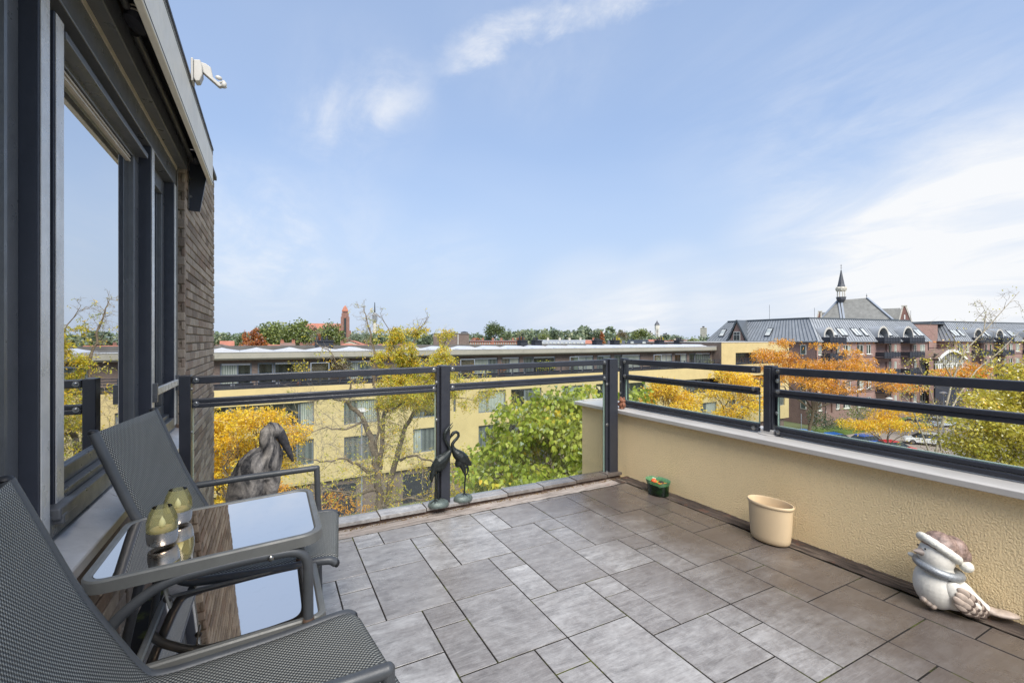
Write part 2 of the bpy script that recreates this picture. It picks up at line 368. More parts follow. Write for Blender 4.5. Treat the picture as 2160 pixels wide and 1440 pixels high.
def tile_mat():
    m = Mat('slate_look_tile'); t = m.tint(); off = m.n('ShaderNodeCombineXYZ')
    m.l(m.math('MULTIPLY', t, 91.), off.inputs[0]); m.l(m.math('MULTIPLY', t, 57.), off.inputs[1]); m.l(m.math('MULTIPLY', t, 13.), off.inputs[2])
    ad = m.n('ShaderNodeVectorMath', operation='ADD'); m.l(m.tc.outputs['Object'], ad.inputs[0]); m.l(off.outputs[0], ad.inputs[1]); v = ad.outputs[0]
    st = m.mp(v, (1.3, 4.2, 1), (0, 0, R(62))); n1 = m.noise(3.2, 9, .66, 1.1, st); n2 = m.noise(5.5, 8, .62, .6, v); n3 = m.noise(26, 6, .7, .2, v)
    n4 = m.noise(10, 9, .7, 1.6, m.mp(v, (1., 9, 1), (0, 0, R(50))))
    c = m.ramp(n1, [(.28, lin(98, 95, 92)), (.5, lin(146, 143, 140)), (.72, lin(186, 184, 181))])
    c = m.mix(m.rng(n2, .38, .66, 0, .6), c, lin(128, 122, 118)); c = m.mix(m.rng(n3, .45, .7, 0, .4), c, lin(190, 188, 185))
    c = m.mix(m.math('MULTIPLY', m.math('POWER', t, 1.6), .55), c, lin(104, 96, 90))
    c = m.mix(m.rng(n4, .50, .62, 0, .17), c, lin(198, 195, 190)); c = m.mix(m.rng(n4, .48, .36, 0, .26), c, lin(92, 88, 84))
    # damp, browner tiles in a broad irregular band along the parapet, the wall's dull reflection painted in
    sp = m.n('ShaderNodeSeparateXYZ'); m.l(m.tc.outputs['Object'], sp.inputs[0])
    wet_reflection = m.rng(m.math('ADD', sp.outputs[0], m.rng(m.noise(1.6, 5, .6), .2, .8, -.5, .5)), 1.35, 2.25, 0, 1)
    c = m.mix(m.math('MULTIPLY', wet_reflection, .86), c, lin(74, 63, 55))
    c = m.mix(m.rng(m.noise(46, 3, .8, 0, v), .70, .78, 0, .5), c, lin(190, 186, 180))
    r = m.rng(m.noise(4.5, 7, .65, .5),   .3, .7, .20, .38); m.set(c, r, 0, .7, m.bump(n4, .22, .003, m.bump(n1, .35, .004))); return m.m
MT['tile'] = tile_mat()
def joint_mat():
    m = Mat('mossy_joint'); c = m.mix(m.rng(m.noise(7, 6, .7), .52, .64, 0, 1), lin(34, 32, 31), lin(74, 78, 34)); m.set(c, .95, 0, .2); return m.m
MT['joint'] = joint_mat()
def strip_mat():
    m = Mat('weathered_screed'); a = m.noise(4, 8, .7, .6, m.mp(None, (1, 9, 1))); b = m.noise(5, 8, .7, .6, m.mp(None, (9, 1, 1)))
    sp = m.n('ShaderNodeSeparateXYZ'); m.l(m.tc.outputs['Object'], sp.inputs[0]); f = m.math('GREATER_THAN', sp.outputs[0], 2.5)
    mm = m.n('ShaderNodeMix', data_type='FLOAT'); m.l(f, mm.inputs[0]); m.l(a, mm.inputs[2]); m.l(b, mm.inputs[3])
    c = m.ramp(mm.outputs[0], [(.3, lin(100, 93, 87)), (.5, lin(142, 133, 126)), (.7, lin(172, 163, 155))])
    c2 = m.ramp(mm.outputs[0], [(.34, lin(40, 36, 34)), (.55, lin(76, 66, 60)), (.74, lin(140, 128, 114))]); c = m.mix(f, c, c2)
    c = m.mix(m.rng(m.noise(11, 5), .60, .68, 0, .35), c, lin(112, 70, 52)); m.set(c, .8, 0, .3, m.bump(mm.outputs[0], .6, .01)); return m.m
MT['strip'] = strip_mat()
def stucco(name, c, scale=120, st=.85):
    m = Mat(name); n = m.noise(scale, 2.5, .6, 0); big = m.noise(1.4, 6, .6)
    cc = m.mix(m.rng(big, .3, .7, 0, .5), c, tuple(x * .86 for x in c)); cc = m.mix(m.rng(m.noise(3.3, 7, .7), .55, .75, 0, .14), cc, lin(160, 150, 104))
    dr = m.noise(2.2, 6, .62, .3, m.mp(None, (3.2, 3.2, .35))); cc = m.mix(m.rng(dr, .58, .76, 0, .10), cc, lin(142, 132, 104)); cc = m.mix(m.rng(n, .35, .5, .3, 0), cc, tuple(x * .66 for x in c)); m.set(cc, .9, 0, .2, m.bump(n, st, .012)); return m.m
MT['stucco'] = stucco('yellow_stucco', lin(246, 221, 174))
MT['render'] = plain('yellow_render', lin(194, 176, 128), .9, 0, .07, .8, .1, 60, .2, .16)
MT['house_brick'] = None
def brick_real():
    m = Mat('grey_brown_brick'); c = m.ramp(m.tint(), [(0, lin(124, 108, 94)), (.3, lin(156, 140, 124)), (.6, lin(184, 168, 150)), (.85, lin(168, 150, 134)), (1, lin(138, 114, 96))])
    c = m.mix(m.rng(m.noise(16, 8, .7, .4), .4, .7, 0, .5), c, lin(106, 94, 84)); c = m.mix(m.rng(m.noise(70, 5, .7), .55, .75, 0, .5), c, lin(184, 172, 156))
    m.set(c, .88, 0, .25, m.bump(m.noise(55, 7, .7), .55, .006)); return m.m
MT['house_brick'] = brick_real()
MT['mortar'] = plain('dark_mortar', lin(120, 110, 92), .95, 0, .3, 30, .5, 120)
MT['lintel_brick'] = plain('shaded_brick', lin(118, 102, 90), .9, 0, .25, 18, .4, 60)
MT['plaster'] = plain('interior_plaster', lin(150, 146, 138), .9)
MT['floor_in'] = plain('interior_floor', lin(110, 92, 74), .5)
MT['pane'] = glass('window_glass', (.84, .87, .84), 1.55, 4.2)
MT['clear'] = glass('railing_glass', (.955, .975, .965), 1.45, 1.0)
MT['edge_glass'] = plain('glass_edge', lin(150, 172, 160), .15, 0, .1)
def amber():
    m = Mat('amber_glass'); m.nt.nodes.remove(m.p); t = m.n('ShaderNodeBsdfTransparent'); t.inputs[0].default_value = (.97, .955, .80, 1); g = m.n('ShaderNodeBsdfGlossy'); g.inputs['Roughness'].default_value = .02
    d = m.n('ShaderNodeBsdfTranslucent'); d.inputs[0].default_value = (*lin(228, 220, 158), 1); d2 = m.n('ShaderNodeBsdfDiffuse'); d2.inputs[0].default_value = (*lin(214, 206, 140), 1)
    a = m.n('ShaderNodeMixShader'); m.l(d.outputs[0], a.inputs[1]); m.l(d2.outputs[0], a.inputs[2]); b = m.n('ShaderNodeMixShader'); b.inputs[0].default_value = .34; m.l(t.outputs[0], b.inputs[1]); m.l(a.outputs[0], b.inputs[2])
    fr = m.n('ShaderNodeLayerWeight'); fr.inputs[0].default_value = .25; c = m.n('ShaderNodeMixShader'); m.l(fr.outputs['Fresnel'], c.inputs[0]); m.l(b.outputs[0], c.inputs[1]); m.l(g.outputs[0], c.inputs[2]); m.l(c.outputs[0], m.out.inputs[0]); return m.m
MT['amber'] = amber()
MT['black_glass'] = None
def black_glass():
    m = Mat('black_table_glass'); c = m.mix(m.rng(m.noise(26, 7, .7, .5), .55, .75, 0, .3), (1.0, .895, .79), (.88, .79, .70)); m.set(c, m.rng(m.noise(9, 6, .7), .4, .75, .008, .04), 1., .5)
    m.p.inputs['Specular IOR Level'].default_value = .5; return m.m
MT['black_glass'] = black_glass()
def sling():
    m = Mat('woven_sling_fabric'); sp = m.n('ShaderNodeSeparateXYZ'); m.l(m.tc.outputs['UV'], sp.inputs[0]); p = 2 * math.pi / .0105
    a = m.math('SINE', m.math('MULTIPLY', sp.outputs[0], p)); b = m.math('SINE', m.math('MULTIPLY', sp.outputs[1], p)); ab = m.math('MULTIPLY', a, b)
    c = m.mix(m.rng(ab, -.25, .6, 0, 1), lin(40, 41, 42), lin(158, 158, 150)); c = m.mix(m.rng(m.noise(5, 5), .35, .7, 0, .3), c, lin(84, 84, 78))
    m.set(c, .55, 0, .4, m.bump(ab, .6, .003)); return m.m
MT['sling'] = sling()
# far things
MT['far_brick'] = brick('purple_brown_brick', lin(134, 104, 98), lin(156, 124, 116), lin(140, 122, 114), 1, .22, .075, .014)
MT['far_brick_dark'] = brick('dark_brown_brick', lin(104, 90, 83), lin(128, 112, 102), lin(112, 102, 94), 1, .22, .075, .014)
MT['church_brick'] = brick('red_church_brick', lin(126, 92, 82), lin(142, 106, 95), lin(130, 106, 98), 1, .5, .2, .02)
MT['orange_brick'] = brick('orange_brick', lin(156, 104, 84), lin(172, 118, 98), lin(150, 114, 98), 1, .4, .16, .02)
def zinc():
    m = Mat('zinc_roof'); c = m.mix(m.rng(m.noise(.9, 7, .65), .3, .7, 0, 1), lin(126, 130, 134), lin(150, 154, 158)); c = m.mix(m.rng(m.noise(6, 5), .5, .75, 0, .3), c, lin(92, 95, 98)); m.set(c, .5, 0, .5); return m.m
MT['zinc'] = zinc()
MT['zinc_seam'] = plain('zinc_seam', lin(92, 98, 104), .5, .4)
MT['slate'] = plain('slate_roof', lin(116, 116, 112), .7, 0, .22, 1.2, .3, 8, .4, .25)
MT['dark_slate'] = plain('dark_slate', lin(74, 76, 82), .6, 0, .2, 2)
MT['red_tile'] = plain('red_roof_tile', lin(160, 104, 84), .8, 0, .16, .8)
MT['old_tile'] = plain('brown_roof_tile', lin(120, 98, 88), .8, 0, .16, .8)
MT['lead'] = plain('lead_flashing', lin(130, 137, 146), .55)
MT['stone_trim'] = plain('pale_stone', lin(196, 190, 176), .75, 0, .2, 2)
MT['fascia'] = plain('beige_fascia', lin(150, 147, 135), .6, 0, .06, .7, 0, 30, .4, .28)
MT['roof_felt'] = plain('roof_felt', lin(96, 94, 90), .85, 0, .2, .8)
MT['dome'] = plain('white_skylight', lin(188, 190, 194), .3, 0, .06, 1)
MT['white_frame'] = plain('white_window_frame', lin(216, 216, 208), .5)
MT['grey_frame'] = plain('grey_window_frame', lin(104, 112, 120), .45)
MT['balcony'] = plain('dark_balcony_steel', lin(52, 55, 64), .5, .3)
MT['vent'] = plain('dark_vent_metal', lin(58, 60, 66), .5, .4, .2, 2)
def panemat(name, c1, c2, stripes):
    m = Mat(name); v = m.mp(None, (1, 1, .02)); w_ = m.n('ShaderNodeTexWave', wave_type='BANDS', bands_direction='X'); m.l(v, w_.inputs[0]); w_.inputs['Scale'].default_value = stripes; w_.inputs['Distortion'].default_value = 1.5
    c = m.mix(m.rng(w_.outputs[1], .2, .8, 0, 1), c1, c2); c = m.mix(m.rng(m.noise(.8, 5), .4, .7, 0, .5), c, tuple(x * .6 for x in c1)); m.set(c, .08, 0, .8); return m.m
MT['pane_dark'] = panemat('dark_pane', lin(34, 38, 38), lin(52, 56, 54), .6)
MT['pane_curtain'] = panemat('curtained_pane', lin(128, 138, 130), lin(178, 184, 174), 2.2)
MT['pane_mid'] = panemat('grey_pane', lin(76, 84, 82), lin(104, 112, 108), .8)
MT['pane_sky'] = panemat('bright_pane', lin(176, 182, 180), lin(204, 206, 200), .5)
MT['bark'] = plain('grey_brown_bark', lin(112, 100, 84), .9, 0, .35, 9, .6, 30, .2)
MT['twig'] = plain('pale_twig', lin(138, 126, 108), .85, 0, .25, 5)
MT['birch'] = plain('birch_bark', lin(156, 146, 126), .8, 0, .3, 7)
MT['asphalt'] = plain('asphalt', lin(122, 116, 110), .85, 0, .22, .35, .2, 20, .3)
MT['paving'] = plain('brick_paving', lin(140, 128, 118), .85, 0, .2, .5)
def ground_mat():
    m = Mat('town_ground'); c = m.ramp(m.noise(.02, 8, .65), [(.3, lin(80, 92, 60)), (.5, lin(104, 108, 78)), (.7, lin(128, 118, 100))]); m.set(c, .95, 0, .2); return m.m
MT['ground'] = ground_mat()
MT['grass'] = plain('grass', lin(94, 112, 54), .95, 0, .3, .8, .5, 8, .2)
LY = [(0, lin(232, 176, 36)), (.45, lin(250, 210, 60)), (.8, lin(236, 214, 72)), (1, lin(186, 186, 60))]
MT['leaf_yellow'] = leafmat('yellow_leaves', LY, .4)
MT['leaf_sparse'] = leafmat('thin_yellow_leaves', [(0, lin(228, 184, 50)), (.4, lin(218, 204, 68)), (1, lin(164, 178, 62))], .4)
MT['leaf_orange'] = leafmat('orange_leaves', [(0, lin(170, 108, 40)), (.3, lin(226, 154, 46)), (.75, lin(246, 190, 62)), (1, lin(222, 190, 84))], .4)
MT['leaf_green'] = leafmat('broad_green_leaves', [(0, lin(122, 142, 48)), (.4, lin(164, 178, 66)), (.68, lin(196, 200, 98)), (.82, lin(214, 206, 78)), (1, lin(236, 192, 52))], .45, .12)
MT['leaf_birch'] = leafmat('yellow_green_leaves', [(0, lin(138, 144, 48)), (.4, lin(200, 188, 70)), (.85, lin(226, 210, 98)), (1, lin(232, 176, 50))], .4)
MT['leaf_dark'] = leafmat('dark_green_leaves', [(0, lin(76, 94, 62)), (.6, lin(106, 122, 76)), (1, lin(136, 144, 86))], .25)
MT['leaf_far'] = leafmat('mid_green_leaves', [(0, lin(92, 108, 62)), (.55, lin(126, 140, 78)), (1, lin(164, 166, 96))], .25)
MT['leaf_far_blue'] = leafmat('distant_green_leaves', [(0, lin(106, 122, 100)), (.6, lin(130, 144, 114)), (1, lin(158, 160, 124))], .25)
MT['leaf_rust'] = leafmat('rust_red_leaves', [(0, lin(146, 84, 48)), (.5, lin(178, 108, 60)), (1, lin(176, 140, 70))], .3)
MT['leaf_brown'] = leafmat('brown_leaves', [(0, lin(96, 84, 58)), (.5, lin(118, 102, 70)), (1, lin(126, 120, 76))], .3)
MT['leaf_shrub'] = leafmat('shrub_leaves', [(0, lin(52, 68, 48)), (.6, lin(80, 96, 60)), (1, lin(110, 118, 72))], .25)
# ================================================================== terrace floor, kerb, parapet
U = .1515; NX, NY = 1.188, 2.288               # tile module and one node of the tile pattern
TX0, TX1, TY0, TY1 = -.455, 2.555, -1.6, 2.93
tiles = MB(); GAP = .0031
def add_tile(mb, x0, x1, y0, y1):
    x0, x1, y0, y1 = max(x0, TX0), min(x1, TX1), max(y0, TY0), min(y1, TY1)
    if x1 - x0 < .02 or y1 - y0 < .02: return
    x0 += GAP; x1 -= GAP; y0 += GAP; y1 -= GAP; b = .0008; dz = random.uniform(-.0008, .0008); t = random.random()
    top = [(x0 + b, y0 + b), (x1 - b, y0 + b), (x1 - b, y1 - b), (x0 + b, y1 - b)]; low = [(x0, y0), (x1, y0), (x1, y1), (x0, y1)]
    vs = [(x, y, fz(x, y) + dz) for x, y in top] + [(x, y, fz(x, y) + dz - b) for x, y in low] + [(x, y, fz(x, y) - .018) for x, y in low]
    fs = [(0, 1, 2, 3)]
    for k in range(4):
        j = (k + 1) % 4; fs += [(k, 4 + k, 4 + j, j), (4 + k, 8 + k, 8 + j, 4 + j)]
    mb.add(vs, fs, t=t)
for a in range(-14, 15):
    for b in range(-14, 15):
        nx = NX + (3 * a + 2 * b) * U; ny = NY + (2 * a - 3 * b) * U
        if not (-1.5 < nx < 4 and -3 < ny < 5): continue
        for (i0, i1, j0, j1) in ((0, 2, -3, 0), (-1, 0, -1, 0), (-1, 0, -3, -1), (-3, -1, -2, 0)):
            add_tile(tiles, nx + i0 * U, nx + i1 * U, ny + j0 * U, ny + j1 * U)
struct(tiles.build('terrace_floor', MT['tile']))
jb = MB(); Q = lambda x, y, d: (x, y, fz(x, y) - d)
jb.add([Q(-.55, -1.7, .0022), Q(2.56, -1.7, .0022), Q(2.56, 2.935, .0022), Q(-.55, 2.935, .0022)], [(0, 1, 2, 3)])
struct(jb.build('floor_joints', MT['joint']))
sl = MB(); x0, x1, y0, y1 = -.54, 2.70, -1.7, 3.17
sl.add([Q(x0, y0, .03), Q(x1, y0, .03), Q(x1, y1, .03), Q(x0, y1, .03), (x0, y0, -.4), (x1, y0, -.4), (x1, y1, -.4), (x0, y1, -.4)], [(0, 1, 2, 3), (7, 6, 5, 4), (0, 4, 5, 1), (1, 5, 6, 2), (2, 6, 7, 3), (3, 7, 4, 0)])
struct(sl.build('terrace_slab', MT['render']))
# rough screed left open along the edges of the tiling
def ribbon(name, pts_in, pts_out, n, amp, mat, dz=-.004):
    mb = MB(); vs = []; fs = []; K = 6
    for i in range(n + 1):
        a = i / n; p = Vector(pts_in[0]).lerp(Vector(pts_in[1]), a); q = Vector(pts_out[0]).lerp(Vector(pts_out[1]), a)
        for k in range(K + 1):
            c = p.lerp(q, k / K); vs.append((c.x, c.y, fz(c.x, c.y) + dz + random.uniform(-amp, amp)))
    for i in range(n):
        for k in range(K): b = i * (K + 1) + k; fs.append((b, b + 1, b + K + 2, b + K + 1))
    mb.add(vs, fs); return struct(mb.build(name, mat, smooth=60, fix=True))
ribbon('screed_strip_front', ((-.5, 2.932, 0), (2.68, 2.932, 0)), ((-.5, 3.07, 0), (2.68, 3.07, 0)), 90, .0022, MT['strip'], .001)
ribbon('screed_strip_wall', ((2.557, -1.6, 0), (2.557, 2.93, 0)), ((2.70, -1.6, 0), (2.70, 2.93, 0)), 120, .003, MT['strip'], .003)
# moss and grit along the kerb: tiny crumbs
cr = MB()
for i in range(700):
    x = random.uniform(-.3, 2.6); y = 3.058 - abs(random.gauss(0, .012)); r = random.uniform(.0015, .005); cr.ell((x, y, fz(x, y) + .002), (r, r, r * .7), 5, 3)
for i in range(160):
    y = random.uniform(.4, 2.9); x = 2.675 - abs(random.gauss(0, .02)); r = random.uniform(.001, .0032); cr.ell((x, y, fz(x, y) + .004), (r, r, r * .7), 5, 3)
tag(cr.build('moss_crumbs', plain('moss_grit', lin(104, 84, 52), .95, 0, .5, 30)), 'moss and grit crumbs gathered along the foot of the kerb', 'moss', kind='stuff')
kb = MB(); kt = .052
xs = [-.5 + .307 * i + .20 for i in range(-1, 11)]
kb2 = MB(); kb2.box(-.5, 2.62, 3.075, 3.165, -.05, .024)
kerb = struct(kb2.build('kerb', plain('kerb_mortar', lin(104, 84, 72), .95, 0, .4, 25, .6, 60, .3, .5)))
for i in range(len(xs) - 1):
    a, b = max(xs[i], -.5) + .003, min(xs[i + 1], 2.62) - .003
    if b - a < .02: continue
    z0 = fz((a + b) / 2, 3.1)
    kb.box(a, b, 3.052, 3.175, z0 + .025, z0 + .048 + random.uniform(-.001, .001), t=random.random() * .4)
kbo = struct(kb.build('kerb_tiles', MT['tile'], bevel=.002))
# parapet
pw = thing('parapet_wall', 'low yellow stucco parapet wall with grey metal coping along the right side', 'wall', (2.83, 1.2, 0))
m = MB(); m.box(2.68, 2.99, -1.8, 3.71, -3.2, .548); m.build('wall', MT['stucco'], pw, bevel=.006)
m = MB(); prof = [(2.632, .544), (2.632, .572), (2.640, .5775), (2.84, .583), (3.03, .577), (3.038, .572), (3.038, .544)]
m.prism(prof, lambda u, v, w_: Vector((u, w_, v)), -1.9, 3.765); m.build('coping', MT['coping'], pw, bevel=.0025, fix=True)
m = MB(); m.prism([(2.70, .579), (2.70, .592), (2.99, .592), (2.99, .579)], lambda u, v, w_: Vector((u, w_, v)), 3.70, 3.73); m.build('coping_joint', MT['coping'], pw, bevel=.004, fix=True)
# short return of the dwelling below, so the outside of the parapet has something to stand on
# ================================================================== railings
def bolt(mb, p, d, r=.0095):
    d = Vector(d); p = Vector(p); mb.tube([p, p + d * .004, p + d * .006], [r, r * .9, r * .55], 12)
    mb.tube([p - d * .002, p + d * .0015], r * 1.5, 14)
fr = thing('glass_railing', 'anthracite steel railing with clear glass along the front edge of the terrace', 'railing', (1.1, 3.13, 0))
zr = lambda x: .976 + .0125 * x                # top of the front railing
def rail_bar(parent, name, x0, x1, dz0, dz1, y, dep, groove=False):
    m = MB(); y0, y1 = y - dep / 2, y + dep / 2
    vs = [(x0, y0, zr(x0) + dz0), (x1, y0, zr(x1) + dz0), (x1, y1, zr(x1) + dz0), (x0, y1, zr(x0) + dz0), (x0, y0, zr(x0) + dz1), (x1, y0, zr(x1) + dz1), (x1, y1, zr(x1) + dz1), (x0, y1, zr(x0) + dz1)]
    m.add(vs, [(0, 3, 2, 1), (4, 5, 6, 7), (0, 1, 5, 4), (1, 2, 6, 5), (2, 3, 7, 6), (3, 0, 4, 7)])
    return m.build(name, MT['rail'], parent, bevel=.005)
posts = [(-.452, -.398, 3.10, 3.18), (1.042, 1.108, 3.085, 3.19), (2.520, 2.606, 3.09, 3.19)]
for a, b, c, d in posts:
    m = MB(); m.box(a, b, c, d, -.02, zr((a + b) / 2) + .006); m.build('post', MT['rail'], fr, bevel=.004)
for i in (1, 2):                                # slim flanges beside the posts that hold the glass
    a = posts[i][0]; m = MB(); m.box(a - .022, a - .001, 3.115, 3.16, .02, zr(a) - .004); m.build('post_flange', MT['rail'], fr, bevel=.003)
segs = [(-.395, 1.018), (1.111, 2.496)]
for a, b in segs:
    rail_bar(fr, 'top_rail', a, b, -.042, .0, 3.125, .04)
    rail_bar(fr, 'middle_rail', a, b, -.176, -.150, 3.125, .036); rail_bar(fr, 'glass_channel', a, b, -.150, -.126, 3.129, .030)
    m = MB()
    vs = []; 
    for y in (3.135, 3.143):
        vs += [(a + .004, y, .055), (b - .004, y, .055), (b - .004, y, zr(b) - .17), (a + .004, y, zr(a) - .17)]
    m.add(vs, [(0, 1, 2, 3), (7, 6, 5, 4), (0, 4, 5, 1), (1, 5, 6, 2), (2, 6, 7, 3), (3, 7, 4, 0)]); m.build('glass_pane', MT['clear'], fr)
    for x in (a + .002, b - .006): m = MB(); m.box(x, x + .0035, 3.1335, 3.1445, .055, zr(x) - .178); m.build('glass_edge', MT['edge_glass'], fr)
    for x in (a + .022, b - .022):
        for dz in (-.02, -.15): m = MB(); bolt(m, (x, 3.1045 if dz > -.1 else 3.1065, zr(x) + dz), (0, -1, 0)); m.build('bolt', MT['bolt'], fr, smooth=35)
for z in (.46, .06, .80):
    m = MB(); bolt(m, (2.509, 3.1145, z), (0, -1, 0)); m.build('bolt', MT['bolt'], fr, smooth=35)
for z in (.88, .62, .3):
    m = MB(); bolt(m, (1.0185, 3.1145, z), (0, -1, 0), .007); m.build('bolt', MT['bolt'], fr, smooth=35)
for z in (.9, .66, .38, .14):
    m = MB(); bolt(m, (-.3975, 3.13, z), (1, 0, 0), .006); m.build('bolt', MT['bolt'], fr, smooth=35)
# railing on the parapet
rr = thing('glass_railing', 'anthracite steel railing with three bars standing on the parapet coping', 'railing', (2.79, 1.4, .58))
rp = [(3.215, 3.265), (1.835, 1.895), (.10, .16)]
for i, (a, b) in enumerate(rp):
    m = MB(); m.box(2.775, 2.835, a, b, .60 if i == 1 else .584, 1.012); m.build('post', MT['rail'], rr, bevel=.004)
    m = MB(); m.box(2.760, 2.773, a + .008, b - .008, .60, 1.0)
    if i == 1: m.box(2.80, 2.82, a - .022, a - .001, .64, 1.0)
    m.build('post_flange', MT['rail'], rr, bevel=.003)
m = MB(); m.box(2.762, 2.850, 1.822, 1.908, .583, .612); ft = m.build('post_foot', MT['alu'], rr, bevel=.004)
m = MB(); m.lathe([(.075, .582), (.074, .5850), (.05, .5862), (.0, .5862)], 28, (2.805, 1.865, 0)); m.build('base_plate', MT['coping'], ft, smooth=40)
for y0, y1 in ((1.925, 3.205), (.185, 1.812), (-1.6, .08)):
    for nm, z0, z1, xx, dp in (('top_rail', .960, 1.004, 2.775, .04), ('middle_rail', .846, .870, 2.775, .036), ('glass_channel', .822, .8455, 2.779, .030), ('bottom_rail', .590, .614, 2.775, .038), ('bottom_channel', .616, .640, 2.779, .030)):
        m = MB(); m.box(xx - dp / 2, xx + dp / 2, y0, y1, z0 - (.002 if 'bottom' in nm else 0), z1 - (.002 if 'bottom' in nm else 0)); m.build(nm, MT['rail'], rr, bevel=.0045)
    m = MB(); m.box(2.786, 2.794, y0 + .004, y1 - .004, .637, .840); m.build('glass_pane', MT['clear'], rr)
    for y in (y0 + .004, y1 - .008): m = MB(); m.box(2.7845, 2.7955, y, y + .0035, .645, .821); m.build('glass_edge', MT['edge_glass'], rr)
    m = MB(); m.box(2.7835, 2.7965, y0 + .006, y1 - .006, .6388, .6430); m.build('glazing_gasket', MT['edge_glass'], rr)
    for y in (y0 + .025, y1 - .025):
        for z in (.983, .858, .608):
            m = MB(); bolt(m, (2.7545, y, z), (-1, 0, 0)); m.build('bolt', MT['bolt'], rr, smooth=35)
for z in (.93, .80, .70):
    m = MB(); bolt(m, (2.7595, 3.24, z), (-1, 0, 0), .008); m.build('bolt', MT['bolt'], rr, smooth=35)
for z in (.92, .72):
    m = MB(); bolt(m, (2.79, 1.813, z), (-.3, -1, 0), .009); m.build('bolt', MT['bolt'], rr, smooth=35)

# ================================================================== the house on the left
house = thing('brick_house', 'grey brown brick house front with dark grey window frames on the left', 'house', (-.9, 2.5, 0))
def bricks(mb, along, fixed, a0, a1, z0, z1, depth, flip=False, rnd=.0016, skip=None, course=.0625, length=.222, off=0.):
    k = 0; z = z0
    while z < z1 - .02:
        x = a0 - (length / 2 if k % 2 else 0)
        while x < a1 - .001:
            b0, b1 = max(x + .0055, a0), min(x + length - .0055, a1); x += length
            if b1 - b0 < .02: continue
            zz0, zz1 = z + .0038, min(z + course - .0038, z1); j = random.uniform(-rnd, rnd); e = random.uniform(-rnd, rnd)
            if along == 'y': mb.box(fixed - depth, fixed + j, b0 + (e if b0 > a0 else 0), b1 + e, zz0, zz1)
            else: mb.box(b0, b1 + e * .5, fixed + j, fixed + depth, zz0, zz1)
        z += course; k += 1
YP, YE = 3.82, 5.61                            # the brick pier beside the last window
m = MB(); bricks(m, 'y', -.52, YP, YE, -3.6, 2.80, .06, rnd=.0016)
bricks(m, 'x', YP - .004, -.66, -.522, -.2, 2.42, .05)
pier = m.build('brick_pier', MT['house_brick'], house, bevel=.004, seg=1)
m = MB(); m.box(-1.4, -.531, YP + .006, YE - .008, -3.7, 2.79); m.build('pier_core', MT['mortar'], house)
m = MB(); bricks(m, 'y', -.52, -1.6, YP - .05, -.15, .49, .06, rnd=.0022); m.build('plinth_brickwork', MT['house_brick'], house, bevel=.004, seg=1)
m = MB(); m.box(-.8, -.532, -1.7, YP, -.3, .505); m.build('plinth_core', MT['mortar'], house)
m = MB(); bricks(m, 'y', -.52, -1.6, YP, 2.425, 2.80, .06, rnd=.0022); m.build('upper_brickwork', MT['house_brick'], house, bevel=.004, seg=1)
m = MB(); m.box(-.9, -.532, -1.7, YP, 2.43, 2.79); m.build('upper_core', MT['mortar'], house)
m = MB(); m.box(-5, -.50, -1.75, YE + .02, 2.802, 2.84); m.build('roof', MT['roof_felt'], house)
m = MB(); m.box(-.60, -.505, -1.7, 3.79, 2.318, 2.420); m.build('lintel', MT['frame_grey'], house, bevel=.004)
m = MB(); m.box(-.585, -.556, -1.7, 3.76, 2.295, 2.317); m.build('lintel_seal', MT['beige_seal'], house)
# timber frame: head, mullions, jamb, bottom rail
m = MB(); m.box(-.68, -.560, -1.7, 3.735, 2.185, 2.300); m.build('frame_head', MT['frame_grey'], house, bevel=.004)
win = []
def mull(name, y0, y1, x0, x1, z0=.62, z1=2.185, mat='anthracite', face='frame_light'):
    m = MB(); m.box(x0, x1, y0, y1, z0, z1); o = m.build(name, MT[mat], house, bevel=.003)
    m = MB(); m.box(x1 + .0005, x1 + .0035, y0 + .004, y1 - .004, z0 + .004, z1 - .004); m.build('painted_face', MT[face], o, bevel=.001); return o  # paler front sheet: sky reflection put into its colour
mull('mullion', 1.710, 1.773, -.665, -.5605)
mull('mullion', 3.030, 3.095, -.665, -.5605)
mull('jamb', 3.668, 3.735, -.665, -.5605)
m = MB(); m.box(-.66, -.60, 1.774, 1.845, .70, 2.185); m.build('frame_groove', MT['dark'], house)
mull('door_stile', 1.846, 1.912, -.650, -.572, .66, 2.15)
m = MB(); m.box(-.66, -.540, 1.79, 1.925, .655, .690); m.box(-.60, -.536, 1.80, 1.84, .640, .668); m.build('weather_bar', MT['frame_grey'], house, bevel=.006)
m = MB(); m.box(-.70, -.560, -1.7, 3.735, .605, .672); m.box(-.70, -.585, -1.7, 3.735, .672, .700); m.build('bottom_rail', MT['frame_grey'], house, bevel=.004)
# large window between the two mullions
w1 = MB(); w1.box(-.645, -.612, 1.9, 3.03, .700, .755); w1.box(-.645, -.612, 1.9, 3.03, 2.085, 2.183); w1.box(-.645, -.612, 2.93, 3.03, .756, 2.084); w1.box(-.640, -.606, 2.905, 2.9295, .757, 2.083)
o1 = w1.build('window', MT['frame_grey'], house, bevel=.004)
m = MB(); m.box(-.633, -.627, 1.86, 2.904, .756, 2.084); m.build('pane', MT['pane'], o1)
m = MB(); m.box(-.622, -.565, 1.913, 2.99, 2.105, 2.130); m.build('ventilation_grille', MT['frame_grey'], o1, bevel=.003)
m = MB()
for z in (2.070, 2.052): m.box(-.640, -.618, 1.913, 2.90, z, z + .008)
m.build('glazing_bead', MT['beige_seal'], o1)
w2 = MB(); w2.box(-.645, -.612, 3.096, 3.667, .700, .76); w2.box(-.645, -.612, 3.096, 3.667, 2.09, 2.183); w2.box(-.645, -.612, 3.096, 3.15, .761, 2.089); w2.box(-.645, -.612, 3.60, 3.667, .761, 2.089)
o2 = w2.build('window', MT['frame_grey'], house, bevel=.004)
